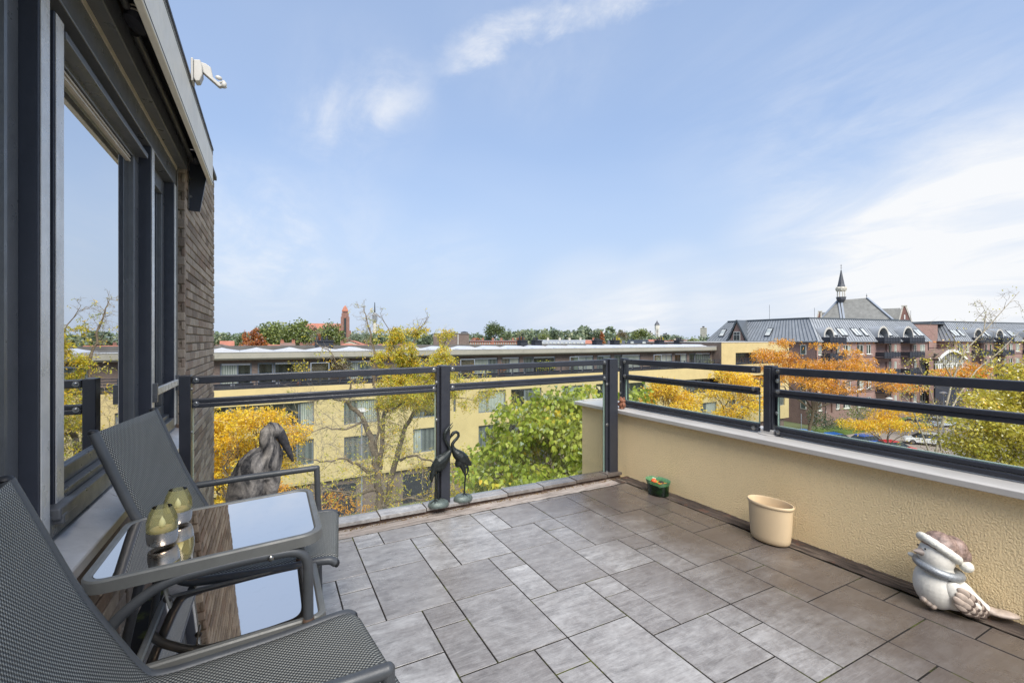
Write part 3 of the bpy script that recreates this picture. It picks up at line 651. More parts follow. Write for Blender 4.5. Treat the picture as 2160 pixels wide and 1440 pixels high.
m = MB(); m.box(-.633, -.627, 3.151, 3.599, .761, 2.089); m.build('pane', MT['pane'], o2)
m = MB(); m.box(-.558, -.540, 3.06, 3.70, .878, .918); rb = m.build('guard_rail', MT['frame_light'], house, bevel=.004)
m = MB(); m.box(-.5575, -.535, 3.035, 3.058, .845, .945); m.box(-.5575, -.535, 3.702, 3.73, .845, .945); m.build('bracket', MT['frame_grey'], rb, bevel=.003)
# sliding door nearer to the camera
w3 = MB(); w3.box(-.65, -.60, -1.0, 1.709, .700, .76); w3.box(-.65, -.60, 1.62, 1.709, .761, 2.09); w3.box(-.65, -.60, -1.0, 1.709, 2.091, 2.183)
o3 = w3.build('sliding_door', MT['frame_grey'], house, bevel=.004)
m = MB(); m.box(-.628, -.622, -1.0, 1.618, .761, 2.09); m.build('pane', MT['pane'], o3)
m = MB(); m.box(-.599, -.590, 1.604, 1.6195, .765, 2.088); m.build('brush_strip', MT['frame_grey'], o3)
# sill
m = MB(); m.prism([(-.60, .603), (-.478, .556), (-.474, .552), (-.474, .522), (-.478, .522), (-.478, .548), (-.60, .592)], lambda u, v, w_: Vector((u, w_, v)), -1.6, 3.79); m.build('sill', MT['alu'], house, bevel=.0015, fix=True)
m = MB(); m.tube([(-.556, 3.745, .62), (-.556, 3.745, 1.4), (-.556, 3.746, 2.28), (-.545, 3.77, 2.33), (-.52, 3.80, 2.345), (-.512, 3.84, 2.36), (-.506, 3.86, 2.42), (-.505, 3.862, 2.46)], .0045, 8); m.build('cable', MT['cable'], house, smooth=60)
# room behind the glass
m = MB()
m.box(-4.2, -.70, -1.7, 4.4, .40, .50); m.build('room_floor', MT['floor_in'], house)
m = MB(); m.box(-4.2, -.70, -1.7, 3.9, 2.45, 2.60); m.box(-4.3, -4.21, -1.7, 4.4, .501, 2.449); m.box(-4.2, -1.41, 4.0, 4.15, .501, 2.449); m.box(-4.2, -.91, -1.8, -1.71, .3, 2.79); m.build('room_wall', MT['plaster'], house)
# things standing on the inner window board
m = MB(); m.box(-1.0, -.705, 1.2, 3.66, .60, .63); m.build('window_board', MT['plaster'], house)
m = MB(); n_ = 60
m.add([(-.74 + .012 * math.sin(i * 1.7), .9 + 2.75 * i / n_, z) for z in (.64, 2.1) for i in range(n_ + 1)], [(i, i + 1, n_ + 2 + i, n_ + 1 + i) for i in range(n_)]); m.build('net_curtain', MT['curtain'], house, smooth=60)  # added sheet, lifts the brightness seen through the glass
pot = thing('window_bowl', 'small grey bowl on the inner window board behind the large pane', 'bowl', (-.69, 2.48, .701))
m = MB(); m.lathe([(.02, .701), (.035, .704), (.03, .715), (.045, .745), (.05, .765), (.046, .765), (.03, .74), (0, .72)], 24, (-.69, 2.48, 0)); m.build('bowl', MT['steel'], pot, smooth=40)
m = MB(); m.lathe([(.05, .765), (.052, .768), (.050, .771)], 24, (-.69, 2.48, 0)); m.build('rim', MT['steel'], pot, smooth=40)
m = MB(); m.box(-.735, -.645, 1.92, 3.0, .68, .7005); m.build('window_board', MT['plaster'], house)
# ================================================================== awning over the windows, rolled in
aw = thing('sun_awning', 'rolled in sun awning with beige front bar and dark folding arms', 'awning', (-.45, 2.0, 2.3))
m = MB(); m.box(-.405, -.378, -1.6, 3.985, 2.290, 2.535); fb = m.build('front_bar', MT['awning'], aw, bevel=.004)
m = MB()
for z in (2.300, 2.506, 2.520): m.box(-.3785, -.3765, -1.6, 3.98, z, z + .004)
m.build('bar_groove', MT['dark'], fb)
m = MB(); m.box(-.410, -.374, -1.6, 3.99, 2.537, 2.556); m.build('bar_cap', MT['awning_dark'], fb, bevel=.003)
m = MB(); m.box(-.515, -.412, -1.6, 3.93, 2.515, 2.60); m.build('cassette', MT['awning_dark'], aw, bevel=.006)
m = MB(); m.box(-.518, -.416, -1.6, 3.92, 2.505, 2.5145); m.build('rolled_fabric', MT['awning_dark'], aw)
def arm(y0, y1, z, x, r):
    m = MB(); m.tube([(x, y0, z), (x + .004, (y0 + y1) / 2, z + .002), (x, y1, z)], r, 10, flat=.8); return m.build('folding_arm', MT['awning_arm'], aw, smooth=50)
arm(2.36, 3.86, 2.405, -.487, .016); arm(2.36, 3.86, 2.435, -.440, .014)
arm(-.8, 2.20, 2.415, -.480, .014); arm(1.45, 2.24, 2.445, -.446, .014)
def elbow(y, z, x):
    m = MB(); Mt = Matrix.Rotation(R(90), 3, 'X')
    m.lathe([(.012, -.035), (.034, -.03), (.038, -.012), (.038, .012), (.034, .03), (.012, .035)], 22, (0, 0, 0))
    m.v = [tuple(Vector((x, y, z)) + Matrix.Rotation(R(18), 3, 'Y') @ Vector((v[0], v[1] * 1.9, v[2]))) for v in m.v]
    o = m.build('arm_elbow', MT['awning_dark'], aw, smooth=40)
    m = MB()
    for dz in (-.008, .006): m.tube([Vector((x, y, z)) + Vector((.039 * math.cos(a) , .074 * math.sin(a), dz)) for a in np.linspace(-2.2, 1.0, 16)], .0032, 6)
    m.build('elbow_band', MT['beige_seal'], o, smooth=60)
elbow(2.27, 2.42, -.462); elbow(1.42, 2.45, -.462)
m = MB(); m.ell((-.470, 3.87, 2.42), (.034, .05, .032), 16, 10); m.ell((-.435, 3.84, 2.44), (.03, .045, .025), 16, 10); m.box(-.47, -.41, 3.86, 3.93, 2.44, 2.50); m.build('arm_joint', MT['awning_dark'], aw, smooth=50)
m = MB(); m.prism([(-.519, 2.51), (-.519, 2.082), (-.452, 2.082), (-.412, 2.34), (-.412, 2.51)], lambda u, v, w_: Vector((u, w_, v)), 3.945, 3.965); eb = m.build('end_bracket', MT['anthracite'], aw, bevel=.002, fix=True)
m = MB()
for z in (2.18, 2.30): m.tube([(-.505, 3.945, z), (-.505, 3.936, z)], .008, 10)
m.box(-.5185, -.512, 3.915, 3.944, 2.09, 2.47); m.build('fixing', MT['bolt'], eb, smooth=40)
ws = thing('wind_sensor', 'small white wind sensor with propeller cups clipped on the awning bar', 'wind sensor', (-.376, 2.95, 2.56))
X0, Y0_, Z0_ = -.376, 2.97, 2.60
m = MB(); m.box(X0 + .001, X0 + .012, Y0_ - .05, Y0_ + .02, Z0_ - .075, Z0_ + .045); m.build('clip', MT['white_plastic'], ws, bevel=.003)
m = MB(); m.prism([(X0 + .013, Z0_ + .04), (X0 + .013, Z0_ - .055), (X0 + .022, Z0_ - .072), (X0 + .040, Z0_ - .066), (X0 + .052, Z0_ - .03), (X0 + .050, Z0_ + .02), (X0 + .042, Z0_ + .046)], lambda u, v, w_: Vector((u, w_, v)), Y0_ - .045, Y0_ + .01)
m.prism([(X0 + .035, Z0_ + .044), (X0 + .052, Z0_ - .010), (X0 + .125, Z0_ - .068), (X0 + .138, Z0_ - .064), (X0 + .132, Z0_ - .052), (X0 + .098, Z0_ - .026), (X0 + .088, Z0_ + .026), (X0 + .065, Z0_ + .04)], lambda u, v, w_: Vector((u, w_, v)), Y0_ - .03, Y0_ + .0)
m.build('sensor_arm', MT['white_plastic'], ws, bevel=.004, fix=True)
m = MB(); hub = Vector((X0 + .138, Y0_ - .015, Z0_ - .038))
m.tube([hub + Vector((-.018, 0, -.006)), hub + Vector((.012, 0, .012))], .006, 10)
for a in (20, 140, 260):
    d = Matrix.Rotation(R(a), 3, Vector((.8, 0, .6))) @ Vector((-.6, .1, .8)); p = hub + d * .026
    m.ell(p, (.017, .007, .012), 10, 6, Matrix.Rotation(R(a * .7), 3, 'Y'))
m.build('propeller', MT['white_plastic'], ws, smooth=50)
# ================================================================== duo garden seat: two sling chairs joined by a two-tier table
def arc(p, q, r, n=6):           # small helper: quarter-ish bend between two straight pieces is done by smoothing polylines
    return [p.lerp(q, i / n) for i in range(n + 1)]
def soft(pts, r=.03, n=5):       # rounds the corners of a polyline
    pts = [Vector(p) for p in pts]; out = [pts[0]]
    for i in range(1, len(pts) - 1):
        a, b, c = pts[i - 1], pts[i], pts[i + 1]; d1 = min(r, (b - a).length * .45); d2 = min(r, (c - b).length * .45)
        p = b + (a - b).normalized() * d1; q = b + (c - b).normalized() * d2
        for k in range(n + 1):
            t = k / n; out.append(p * (1 - t) ** 2 + b * 2 * t * (1 - t) + q * t * t)
    out.append(pts[-1]); return out
duo = thing('duo_garden_seat', 'grey duo seat of two mesh sling chairs joined by a black glass table', 'garden seat', (-.1, 1.6, 0))
PROF = soft([(-.452, 0, .892), (-.35, 0, .63), (-.245, 0, .425), (-.215, 0, .395), (.05, 0, .392), (.215, 0, .402), (.236, 0, .385)], .06, 6)
def chair(y0, y1, out, turn, tx, ty):
    n0 = len(col.objects); _chair(y0, y1, out)
    yi = y0 if out > 0 else y1; c, s_ = math.cos(R(turn)), math.sin(R(turn))     # the two seats are angled a little towards each other
    for o in list(col.objects)[n0:]:
        if o.type != 'MESH' or o.name.split('.')[0] in ('armrest', 'front_leg', 'rear_leg', 'arm_link'): continue
        og = ORG[o.name]
        for v in o.data.vertices:
            x = v.co.x + og.x; y = v.co.y + og.y - yi; v.co.x = tx + x * c - y * s_ - og.x; v.co.y = yi + ty + x * s_ + y * c - og.y
def _chair(y0, y1, out):          # out: -1 the arm is on the low-y side, +1 on the high-y side
    # sling, sagging between the two side rails
    m = MB(); n = 16; rows = []; L_ = 0; prev = None
    prof = []
    for i in range(len(PROF) - 1):
        k = max(1, int((PROF[i + 1] - PROF[i]).length / .025))
        for j in range(k): prof.append(PROF[i].lerp(PROF[i + 1], j / k))
    prof.append(PROF[-1]); vs = []; uv = []
    for i, p in enumerate(prof):
        if prev is not None: L_ += (p - prev).length
        prev = p; d = (prof[min(i + 1, len(prof) - 1)] - prof[max(i - 1, 0)]).normalized(); nr = Vector((-d.z, 0, d.x))
        if nr.z < 0 and abs(nr.z) > abs(nr.x): nr = -nr
        e = i / (len(prof) - 1); sag = .016 * math.sin(math.pi * e) * (1 if .02 < e < .98 else .4)
        for k in range(n + 1):
            f = k / n; y = y0 + .004 + (y1 - y0 - .008) * f; s_ = sag * (1 - (2 * f - 1) ** 2)
            vs.append(Vector((p.x, y, p.z)) + nr * (.012 - s_ if abs(2 * f - 1) < .96 else .006)); uv.append((y, L_))
    fs = []; uvs = []
    for i in range(len(prof) - 1):
        for k in range(n):
            a = i * (n + 1) + k; f = (a, a + 1, a + n + 2, a + n + 1); fs.append(f); uvs.append([uv[q] for q in f])
    m.add(vs, fs, uvs); o = m.build('sling', MT['sling'], duo, smooth=70)
    so_ = o.modifiers.new('thickness', 'SOLIDIFY'); so_.thickness = .003; so_.offset = 0
    for y in (y0, y1):
        m = MB(); m.tube([Vector((p.x, y, p.z)) for p in PROF], .0145, 10); m.build('side_rail', MT['chair_tube'], duo, smooth=50)
        p = PROF[0]; m = MB(); m.ell((p.x - .001, y, p.z + .003), (.0148, .0148, .008), 10, 6); m.build('end_cap', MT['rubber'], duo, smooth=50); p = PROF[-1]; m = MB(); m.ell((p.x + .002, y, p.z), (.011, .0148, .0148), 10, 6); m.build('end_cap', MT['rubber'], duo, smooth=50)
    for x, z in ((.17, .372), (-.20, .372), (-.405, .775)):
        m = MB(); m.tube([(x - (.008 if z > .5 else 0), y0, z), (x - (.008 if z > .5 else 0), y1, z)], .011, 8); m.build('cross_bar', MT['chair_tube'], duo, smooth=50)
    # outer arm: mitred corner, straight front post, raked rear leg
    ya = y1 + .038 if out > 0 else y0 - .038
    za = fz(.2, ya)
    m = MB(); m.tube([(-.305, ya, .560), (-.28, ya, .566), (-.1, ya, .574), (.186, ya, .580)], .0135, 12); m.ell((.186, ya, .580), (.0137, .0137, .0137), 12, 8); m.build('armrest', MT['chair_tube'], duo, smooth=50)
    m = MB(); m.tube([(.186, ya, .579), (.192, ya, .40), (.198, ya, za)], .0130, 12); m.build('front_leg', MT['chair_tube'], duo, smooth=50)
    m = MB(); m.tube(soft([(-.300, ya, .561), (-.355, ya, .50), (-.40, ya, .26), (-.435, ya, za - .006)], .05), .0130, 12); m.build('rear_leg', MT['chair_tube'], duo, smooth=50)
    for x in (.1, -.3):
        yy = (y1 if out > 0 else y0); m = MB(); z = .385 if x > 0 else .55; m.tube([(x, yy, z), (x, ya, z + (.0 if x > 0 else .01))], .009, 8); m.build('arm_link', MT['chair_tube'], duo, smooth=50)
chair(1.812, 2.300, +1, -7., -.032, -.030)
chair(.888, 1.386, -1, 7.6, -.027, -.028)
# the two U-shaped tubes between the chairs carry the table
for y in (1.396, 1.792):
    pts = soft([(.094, y, fz(.09, y)), (.090, y, .40), (.089, y, .602), (-.06, y, .603), (-.235, y, .590), (-.345, y, .505), (-.395, y, .25), (-.43, y, fz(-.43, y))], .055, 7)
    m = MB(); m.tube(pts, .0130, 12); m.build('table_leg', MT['chair_tube'], duo, smooth=50)
    m = MB(); m.ell((-.002, y - .0135, .600), (.0085, .006, .0085), 12, 8); m.build('screw', MT['steel'], duo, smooth=50)
    m = MB(); m.bar((-.240, y + .012, .598), (-.222, y + .014, .515), .006, .024, (0, 1, 0)); b_ = m.build('bracket', MT['chair_tube_light'], duo, bevel=.003)
    m = MB()
    for f in (.25, .7): p = Vector((-.240, y + .008, .598)).lerp(Vector((-.222, y + .01, .515)), f); m.ell(p, (.010, .006, .010), 12, 8)
    m.build('plug', MT['rubber'], b_, smooth=50)
    m = MB(); m.lathe([(.0150, .400), (.0156, .404), (.0140, .412)], 12, (.090, y, 0)); m.build('rust_ring', MT['rust'], duo, smooth=50)
def rrect(x0, x1, y0, y1, r, n=8):
    out = []
    for cx_, cy_, a in ((x1 - r, y1 - r, 0), (x0 + r, y1 - r, 90), (x0 + r, y0 + r, 180), (x1 - r, y0 + r, 270)):
        for k in range(n + 1): t = R(a + 90 * k / n); out.append((cx_ + r * math.cos(t), cy_ + r * math.sin(t)))
    return out
def tray(x0, x1, y0, y1, z, r, band, name, tilt, bow=0.):
    Mt = Matrix.Translation(Vector(((x0 + x1) / 2, (y0 + y1) / 2, z))) @ Matrix.Rotation(R(tilt), 4, 'Y') @ Matrix.Translation(-Vector(((x0 + x1) / 2, (y0 + y1) / 2, z)))
    o = rrect(x0, x1, y0, y1, r); i = rrect(x0 + .020, x1 - .020, y0 + .020, y1 - .020, max(r - .018, .012)); n = len(o)
    if bow: 
        bw = lambda p: (p[0] + (bow * (1 - ((p[1] - (y0 + y1) / 2) / ((y1 - y0) / 2)) ** 2) if p[0] > (x0 + x1) / 2 else 0), p[1]); o = [bw(p) for p in o]; i = [bw(p) for p in i]
    m = MB(); vs = []
    for ring, zz in ((o, z - band), (o, z - .004), ([(a + (b - a) * .2, c + (d - c) * .2) for (a, c), (b, d) in zip(o, i)], z), ([(a + (b - a) * .8, c + (d - c) * .8) for (a, c), (b, d) in zip(o, i)], z), (i, z - .004), (i, z - band)):
        vs += [Mt @ Vector((p[0], p[1], zz)) for p in ring]
    fs = []
    for a in range(5):
        for k in range(n): fs.append((a * n + k, a * n + (k + 1) % n, (a + 1) * n + (k + 1) % n, (a + 1) * n + k))
    for k in range(n): fs.append((5 * n + k, 5 * n + (k + 1) % n, (k + 1) % n, k))
    m.add(vs, fs); m.build(name + '_frame', MT['chair_tube_light'], duo, smooth=38)
    m = MB(); e = [(p[0], p[1]) for p in rrect(x0 + .021, x1 - .021, y0 + .021, y1 - .021, max(r - .019, .011))]
    if bow: e = [bw(p) for p in e]
    vs = [Mt @ Vector((a, b, z - .003)) for a, b in e] + [Mt @ Vector((a, b, z - .008)) for a, b in e]
    m.add(vs, [tuple(range(n)), tuple(range(n, 2 * n))[::-1]] + [(k, n + k, n + (k + 1) % n, (k + 1) % n) for k in range(n)]); return m.build(name, MT['black_glass'], duo)
TILT = -3.0
tray(-.398, .128, 1.385, 1.828, .632, .055, .030, 'table_top', TILT)
tray(-.305, .135, 1.408, 1.782, .392, .03, .022, 'lower_shelf', TILT, .012)
# ================================================================== tealight holders
for (x, y), lb in zip(((-.262, 1.545), (-.250, 1.700)), ('amber glass tealight holder with steel base, nearer of the two on the table', 'amber glass tealight holder with steel base, standing behind the other one beside the chair back')):
    z = .636 + (x + .135) * math.tan(R(3.)); t = thing('tealight_holder', lb, 'tealight holder', (x, y, z), 0, 'tealight holders on the table')
    m = MB(); m.lathe([(.0, 0), (.0275, 0), (.0315, .0015), (.0335, .005), (.0352, .014), (.0358, .026), (.0356, .036), (.034, .0362), (.0342, .03), (0, .03)], 40, (x, y, z)); m.build('metal_base', MT['steel'], t, smooth=40)
    m = MB(); m.lathe([(.0353, .0365), (.0362, .048), (.0345, .064), (.0295, .082), (.0225, .098)], 36, (x, y, z)); m.f = [f for f in m.f if len(f) == 4]; m.uv = m.uv[:len(m.f)]; m.t = m.t[:len(m.f)]
    m.build('glass_cup', MT['amber'], t, smooth=80)
    m = MB(); m.lathe([(0, .0305), (.027, .031), (.027, .040), (0, .041)], 24, (x, y, z)); c_ = m.build('candle', MT['planter'], t, smooth=40)
    m = MB(); m.lathe([(.0, .041), (.006, .045), (.0082, .052), (.006, .061), (.002, .069), (0, .073)], 16, (x, y, z)); m.build('flame', MT['candle'], c_, smooth=80)
# ================================================================== large stone heron
h = thing('heron_statue', 'large weathered grey stone heron statue looking down behind the far sling chair', 'statue', (-.12, 2.72, fz(0, 2.7)))
m = MB(); y = 2.72
B = lambda pts: ([Vector((p[0], y + (p[3] if len(p) > 3 else 0), p[1])) for p in pts], [p[2] for p in pts])
p, r = B([(-.135, -.03, .085), (-.135, .03, .09), (-.13, .16, .085), (-.128, .28, .092), (-.120, .38, .100), (-.108, .47, .098), (-.086, .545, .078), (-.062, .59, .05), (-.045, .607, .028)]); m.tube(p, r, 20, flat=.85)
p, r = B([(-.05, .48, .07), (-.012, .545, .066), (.002, .585, .054), (-.006, .622, .046), (-.020, .655, .041), (-.018, .690, .040), (.004, .712, .041), (.024, .705, .036)]); m.tube(p, r, 18)
p, r = B([(-.03, .35, .05), (-.008, .45, .052), (-.002, .54, .042)]); m.tube(p, r, 14)
m.ell((.016, y, .700), (.042, .036, .034), 18, 12)
m.ell((-.105, y - .055, .43), (.062, .045, .15), 18, 12, Matrix.Rotation(R(14), 3, 'Y')); m.ell((-.115, y + .055, .43), (.062, .045, .15), 18, 12, Matrix.Rotation(R(14), 3, 'Y'))
blend(m.build('body', MT['stone'], h), .0055, 3, .5)
mb_ = MB(); p, r = B([(.020, .706, .026), (.036, .690, .0275), (.054, .652, .0235), (.073, .605, .018), (.092, .558, .0115), (.100, .530, .005)]); mb_.tube(p, r, 16); blend(mb_.build('bill', MT['stone_dark'], h), .004, 2, .4)
m = MB(); m.lathe([(0, -.03), (.135, -.03), (.14, 0), (.13, .02), (.09, .04), (0, .045)], 28, (-.12, y, 0)); m.build('base', MT['stone'], h, smooth=50)
# ================================================================== the pair of bronze cranes
def crane(name, label, ox, oy, oz, paths, ells, base, legs, yaw):
    S = .000507
    t = thing(name, label, 'statue', (ox, oy, oz), 0, 'bronze crane statues on the kerb')
    Rm = Matrix.Rotation(R(yaw), 3, 'Z'); O = Vector((ox, oy, oz))
    P = lambda a, b, dy=0.: O + Rm @ Vector(((a - base[0]) * S, dy, (base[1] + 28 - b) * S))
    m = MB()
    for pts in paths: m.tube([P(q[0], q[1], (q[3] if len(q) > 3 else 0)) for q in pts], [q[2] * S for q in pts], 12)
    for c, rx, rz, ang, ry in ells: m.ell(P(*c), (rx * S, ry * S, rz * S), 16, 10, Rm @ Matrix.Rotation(R(ang), 3, 'Y'))
    blend(m.build('body', MT['bronze'], t), .0028, 2, .4)
    for pts in legs: m = MB(); m.tube([P(q[0], q[1], (q[3] if len(q) > 3 else 0)) for q in pts], [q[2] * S for q in pts], 10); m.build('leg', MT['bronze'], t, smooth=60)
    m = MB(); b = base[2] * S; cpt = P(base[0], base[1] + 28)
    m.lathe([(b * .97, 0), (b, .008), (b * .98, .016), (b * .93, .020), (b * .90, .028), (b * .70, .036), (b * .35, .041), (0, .042)], 30, cpt, 1, .82)
    bo = m.build('base', MT['bronze_base'], t, smooth=60)
    m = MB()
    for l_ in legs:
        e = l_[-1]; q = P(e[0], e[1], (e[3] if len(e) > 3 else 0)); q.z = cpt.z + .040
        for a in (-60, -15, 30, 75): d = Rm @ Vector((math.cos(R(a - 100)), math.sin(R(a - 100)), 0)); m.tube([q, q + d * .02 - Vector((0, 0, .001)), q + d * .042 - Vector((0, 0, .007))], [.0055, .004, .002], 8)
    m.build('foot', MT['bronze'], t, smooth=60)
zk = .048 + fz(1.05, 3.1)
crane('crane_statue', 'dark bronze crane with raised open beak, left of the pair', 1.012, 3.055, zk,
      [[(180, 770, 12), (235, 730, 46), (300, 690, 78), (370, 650, 82), (420, 610, 62), (455, 570, 40), (470, 540, 30), (455, 490, 24), (425, 445, 22), (400, 400, 20), (388, 350, 22), (395, 305, 27), (415, 270, 26)],
       [(410, 275, 24), (445, 235, 13), (480, 200, 9), (518, 165, 4)], [(420, 280, 16), (460, 262, 10), (490, 235, 8), (520, 200, 4)],
       [(150, 778, 8), (200, 755, 22), (260, 720, 30)], [(250, 740, 40), (215, 820, 36), (195, 890, 28), (205, 945, 6)]],
      [((330, 730), 105, 70, -30, 62)], (300, 1240, 143), [[(265, 830, 22), (255, 960, 9), (248, 1090, 9), (250, 1215, 12)], [(305, 820, 22, .012), (292, 960, 9, .012), (298, 1080, 9, .012), (312, 1205, 12, .012)]], 6)
crane('crane_statue', 'dark bronze crane with neck bent into a hook, right of the pair', 1.203, 3.085, zk,
      [[(765, 750, 8), (720, 715, 40), (660, 660, 74), (600, 610, 82), (545, 560, 66), (510, 515, 42), (490, 470, 28), (485, 425, 24), (515, 385, 22), (550, 355, 21), (575, 320, 20), (570, 280, 20), (540, 262, 21), (505, 270, 24), (475, 300, 25)],
       [(480, 296, 22), (460, 330, 12), (440, 375, 7), (425, 420, 3)], [(700, 690, 30), (745, 705, 16), (770, 712, 5)], [(610, 700, 50), (640, 770, 34), (660, 840, 22)]],
      [((600, 660), 62, 108, 32, 60)], (640, 1190, 136), [[(650, 780, 30), (668, 860, 15), (672, 900, 11), (662, 1010, 9), (652, 1130, 9), (652, 1165, 13)], [(700, 760, 26, .014), (722, 800, 15, .014), (715, 850, 10, .014), (690, 885, 8, .014), (672, 1000, 8, .008), (662, 1165, 11, .006)]], -4)
# ================================================================== ceramic bird with winter cap
def bird():
    zb = fz(2.5, .9) + .002; t = thing('bird_figurine', 'white ceramic bird with mottled winter cap and grey scarf sitting against the wall', 'figurine', (2.522, .955, zb), R(30), None, (0, 0, 0))
    SH, SV = .000236, .000296
    def P(a, b, dx=0.):           # design plane: a runs from beak to tail, b downward; dx towards the viewer
        return Vector((-dx, -(a - 560) * SH, (1252 - b) * SV))
    def E(mb, a, b, ra, rb, rx, dx=0., rot=0): mb.ell(P(a, b, dx), (rx, ra * SH, rb * SV), 26, 16, Matrix.Rotation(R(rot), 3, 'X'))
    m = MB(); E(m, 650, 930, 345, 322, .080); E(m, 840, 990, 330, 230, .066, 0, 12); m.ell(P(640, 505), (.067, .063, .073), 26, 16); E(m, 560, 880, 250, 250, .068); E(m, 640, 660, 230, 110, .060)
    m.tube([P(960, 1010), P(1130, 1080), P(1260, 1115), P(1330, 1120)], [.055, .040, .025, .018], 18)
    blend(m.build('body', MT['bird_white'], t), .0042, 5, .5)
    m = MB(); m.ell(P(1480, 1130), (.030, 235 * SH, .0135), 22, 12, Matrix.Rotation(R(-2), 3, 'X')); m.ell(P(1330, 1125), (.022, 130 * SH, .017), 18, 10); blend(m.build('tail', MT['bird_wing'], t), .004, 3)
    # wing on the side that shows: rounded shoulder and overlapping rows of feathers
    m = MB(); m.ell(P(850, 900, .064), (.020, 145 * SH, 160 * SV), 20, 12, Matrix.Rotation(R(-28), 3, 'X')); m.ell(P(985, 990, .060), (.018, 210 * SH, 120 * SV), 20, 12, Matrix.Rotation(R(32), 3, 'X')); w_ = m.build('wing', MT['bird_white'], t, smooth=70)
    fe = MB(); gr = MB(); Mx = Matrix.Rotation(R(38), 3, 'X') @ Matrix.Rotation(R(8), 3, 'Z')
    rows = [[(990, 860, .074), (965, 925, .078), (930, 985, .079)], [(1060, 905, .072), (1035, 965, .077), (1000, 1020, .079), (955, 1060, .078)], [(1125, 960, .067), (1100, 1020, .072), (1065, 1070, .075), (1015, 1105, .074)], [(1185, 1025, .061), (1155, 1080, .066), (1105, 1120, .069)], [(1235, 1085, .054), (1200, 1130, .058)]]
    for i, row in enumerate(rows):
        for (a, b, dx) in row:
            q = dx - .0035 * i + .002
            (fe).ell(P(a - 50, b - 8, q + .003), (.0075, 112 * SH, 54 * SV), 16, 8, Mx); gr.ell(P(a - 37, b + 3, q + .0018), (.0070, 114 * SH, 57 * SV), 16, 8, Mx)
    fe.build('feather', MT['bird_wing'], w_, smooth=70); gr.build('feather_groove', MT['bird_groove'], w_, smooth=70)
    m = MB(); m.ell(P(335, 612, -.045), (.016, 75 * SH, 34 * SV), 16, 10, Matrix.Rotation(R(12), 3, 'X')); m.build('wing', MT['bird_white'], t, smooth=70)
    HC = P(640, 500); HR = Matrix.Rotation(R(25), 3, 'Z'); Hd = lambda x, y, z: HC + HR @ Vector((x, y, z))   # the head is turned towards the room
    m = MB(); m.lathe([(.0225, -.012), (.0205, .002), (.0155, .013), (.0085, .025), (0, .034)], 18, (0, 0, 0), 1.0, .78); rot = HR @ Matrix.Rotation(R(-84), 3, 'X')
    m.v = [tuple(Hd(0, .057, .012) + rot @ Vector(v)) for v in m.v]; m.build('beak', MT['beak'], t, smooth=50)
    for x in (-.021, .021): m = MB(); m.ell(Hd(x, .0575, .034), (.0036, .0036, .0036), 10, 8); m.build('eye', MT['dark'], t, smooth=60)
    m = MB(); c = P(665, 668); n = 40; pts = []
    for k in range(n + 1):
        a = 2 * math.pi * k / n; pts.append(c + Vector((.069 * math.cos(a), 290 * SH * math.sin(a), .016 * math.sin(a))))
    m.tube(pts, .0185, 12, False, .9); m.build('scarf', MT['scarf'], t, smooth=70)
    n = 40; hat = MB(); hat.ell(Hd(0, -.012, .044), (.066, .060, .056), 24, 14, HR @ Matrix.Rotation(R(24), 3, 'X')); hat.ell(Hd(0, -.060, .036), (.054, .050, .050), 22, 12, HR); hat.ell(Hd(-.006, -.090, .010), (.038, .032, .036), 18, 10, HR)
    ho = hat.build('cap', MT['hat'], t); blend(ho, .004, 4)
    m = MB(); m.tube([Hd(.0655 * math.cos(2 * math.pi * k / n), .054 * math.sin(2 * math.pi * k / n) - .010, .033 + .040 * math.sin(2 * math.pi * k / n)) for k in range(n + 1)], [.0168 + .0013 * math.sin(k * 2.4) for k in range(n + 1)], 14, False); m.build('brim', MT['bird_fur'], ho, smooth=70)
    m = MB(); m.ell(Hd(-.034, -.090, -.026), (.024, .024, .023), 20, 12); m.build('bobble', MT['bird_fur'], ho, smooth=70)
    for dx, a in ((.036, 430), (-.02, 480)):
        m = MB()
        for i, k in enumerate((-.012, 0, .012)): m.ell(P(a + 10 + i * 62, 1105 + i * 34, dx + .004), (.021, 62 * SH, 52 * SV), 16, 10)
        m.build('foot', MT['bird_wing'], t, smooth=70)
bird()
# ================================================================== oval planter, glass bowl, little owl
pl = thing('planter', 'empty cream oval plastic planter standing against the yellow wall', 'planter', (2.52, 1.69, fz(2.52, 1.69)))
m = MB(); z0 = fz(2.52, 1.69) + .001
prof = [(.0, 0), (.62, 0), (.80, .006), (.88, .020), (.905, .04), (.955, .12), (.985, .208), (1.03, .211), (1.045, .216), (1.045, .222), (1.02, .2265), (.985, .2255), (.955, .216), (.93, .12), (.87, .03), (.0, .018)]
m.lathe([(r * .125, z) for r, z in prof], 64, (2.535, 1.69, z0), .62, 1.0, R(2)); m.build('pot', MT['planter'], pl, smooth=45)
bw_ = thing('glass_bowl', 'small oval green glass bowl with moss and an orange stone in the terrace corner', 'bowl', (2.575, 2.60, fz(2.57, 2.6)))
z0 = fz(2.57, 2.6) + .001
gm = Mat('green_glass'); gm.set(gm.mix(gm.rng(gm.noise(22, 5), .4, .65, 0, 1), lin(5, 20, 9), lin(20, 54, 20)), .06, 0, .7); gm.p.inputs['Transmission Weight'].default_value = .25
gl = Mat('pale_green_glass'); gl.set(lin(120, 176, 130), .05, 0, .7); gl.p.inputs['Transmission Weight'].default_value = .55
m = MB(); m.lathe([(0, 0), (.080, 0), (.088, .006), (.090, .05), (.092, .078), (.086, .080), (.083, .075), (0, .074)], 44, (2.575, 2.60, z0), .72, 1.0); m.build('cup', gm.m, bw_, smooth=40)
m = MB(); nn = 44; vs = []
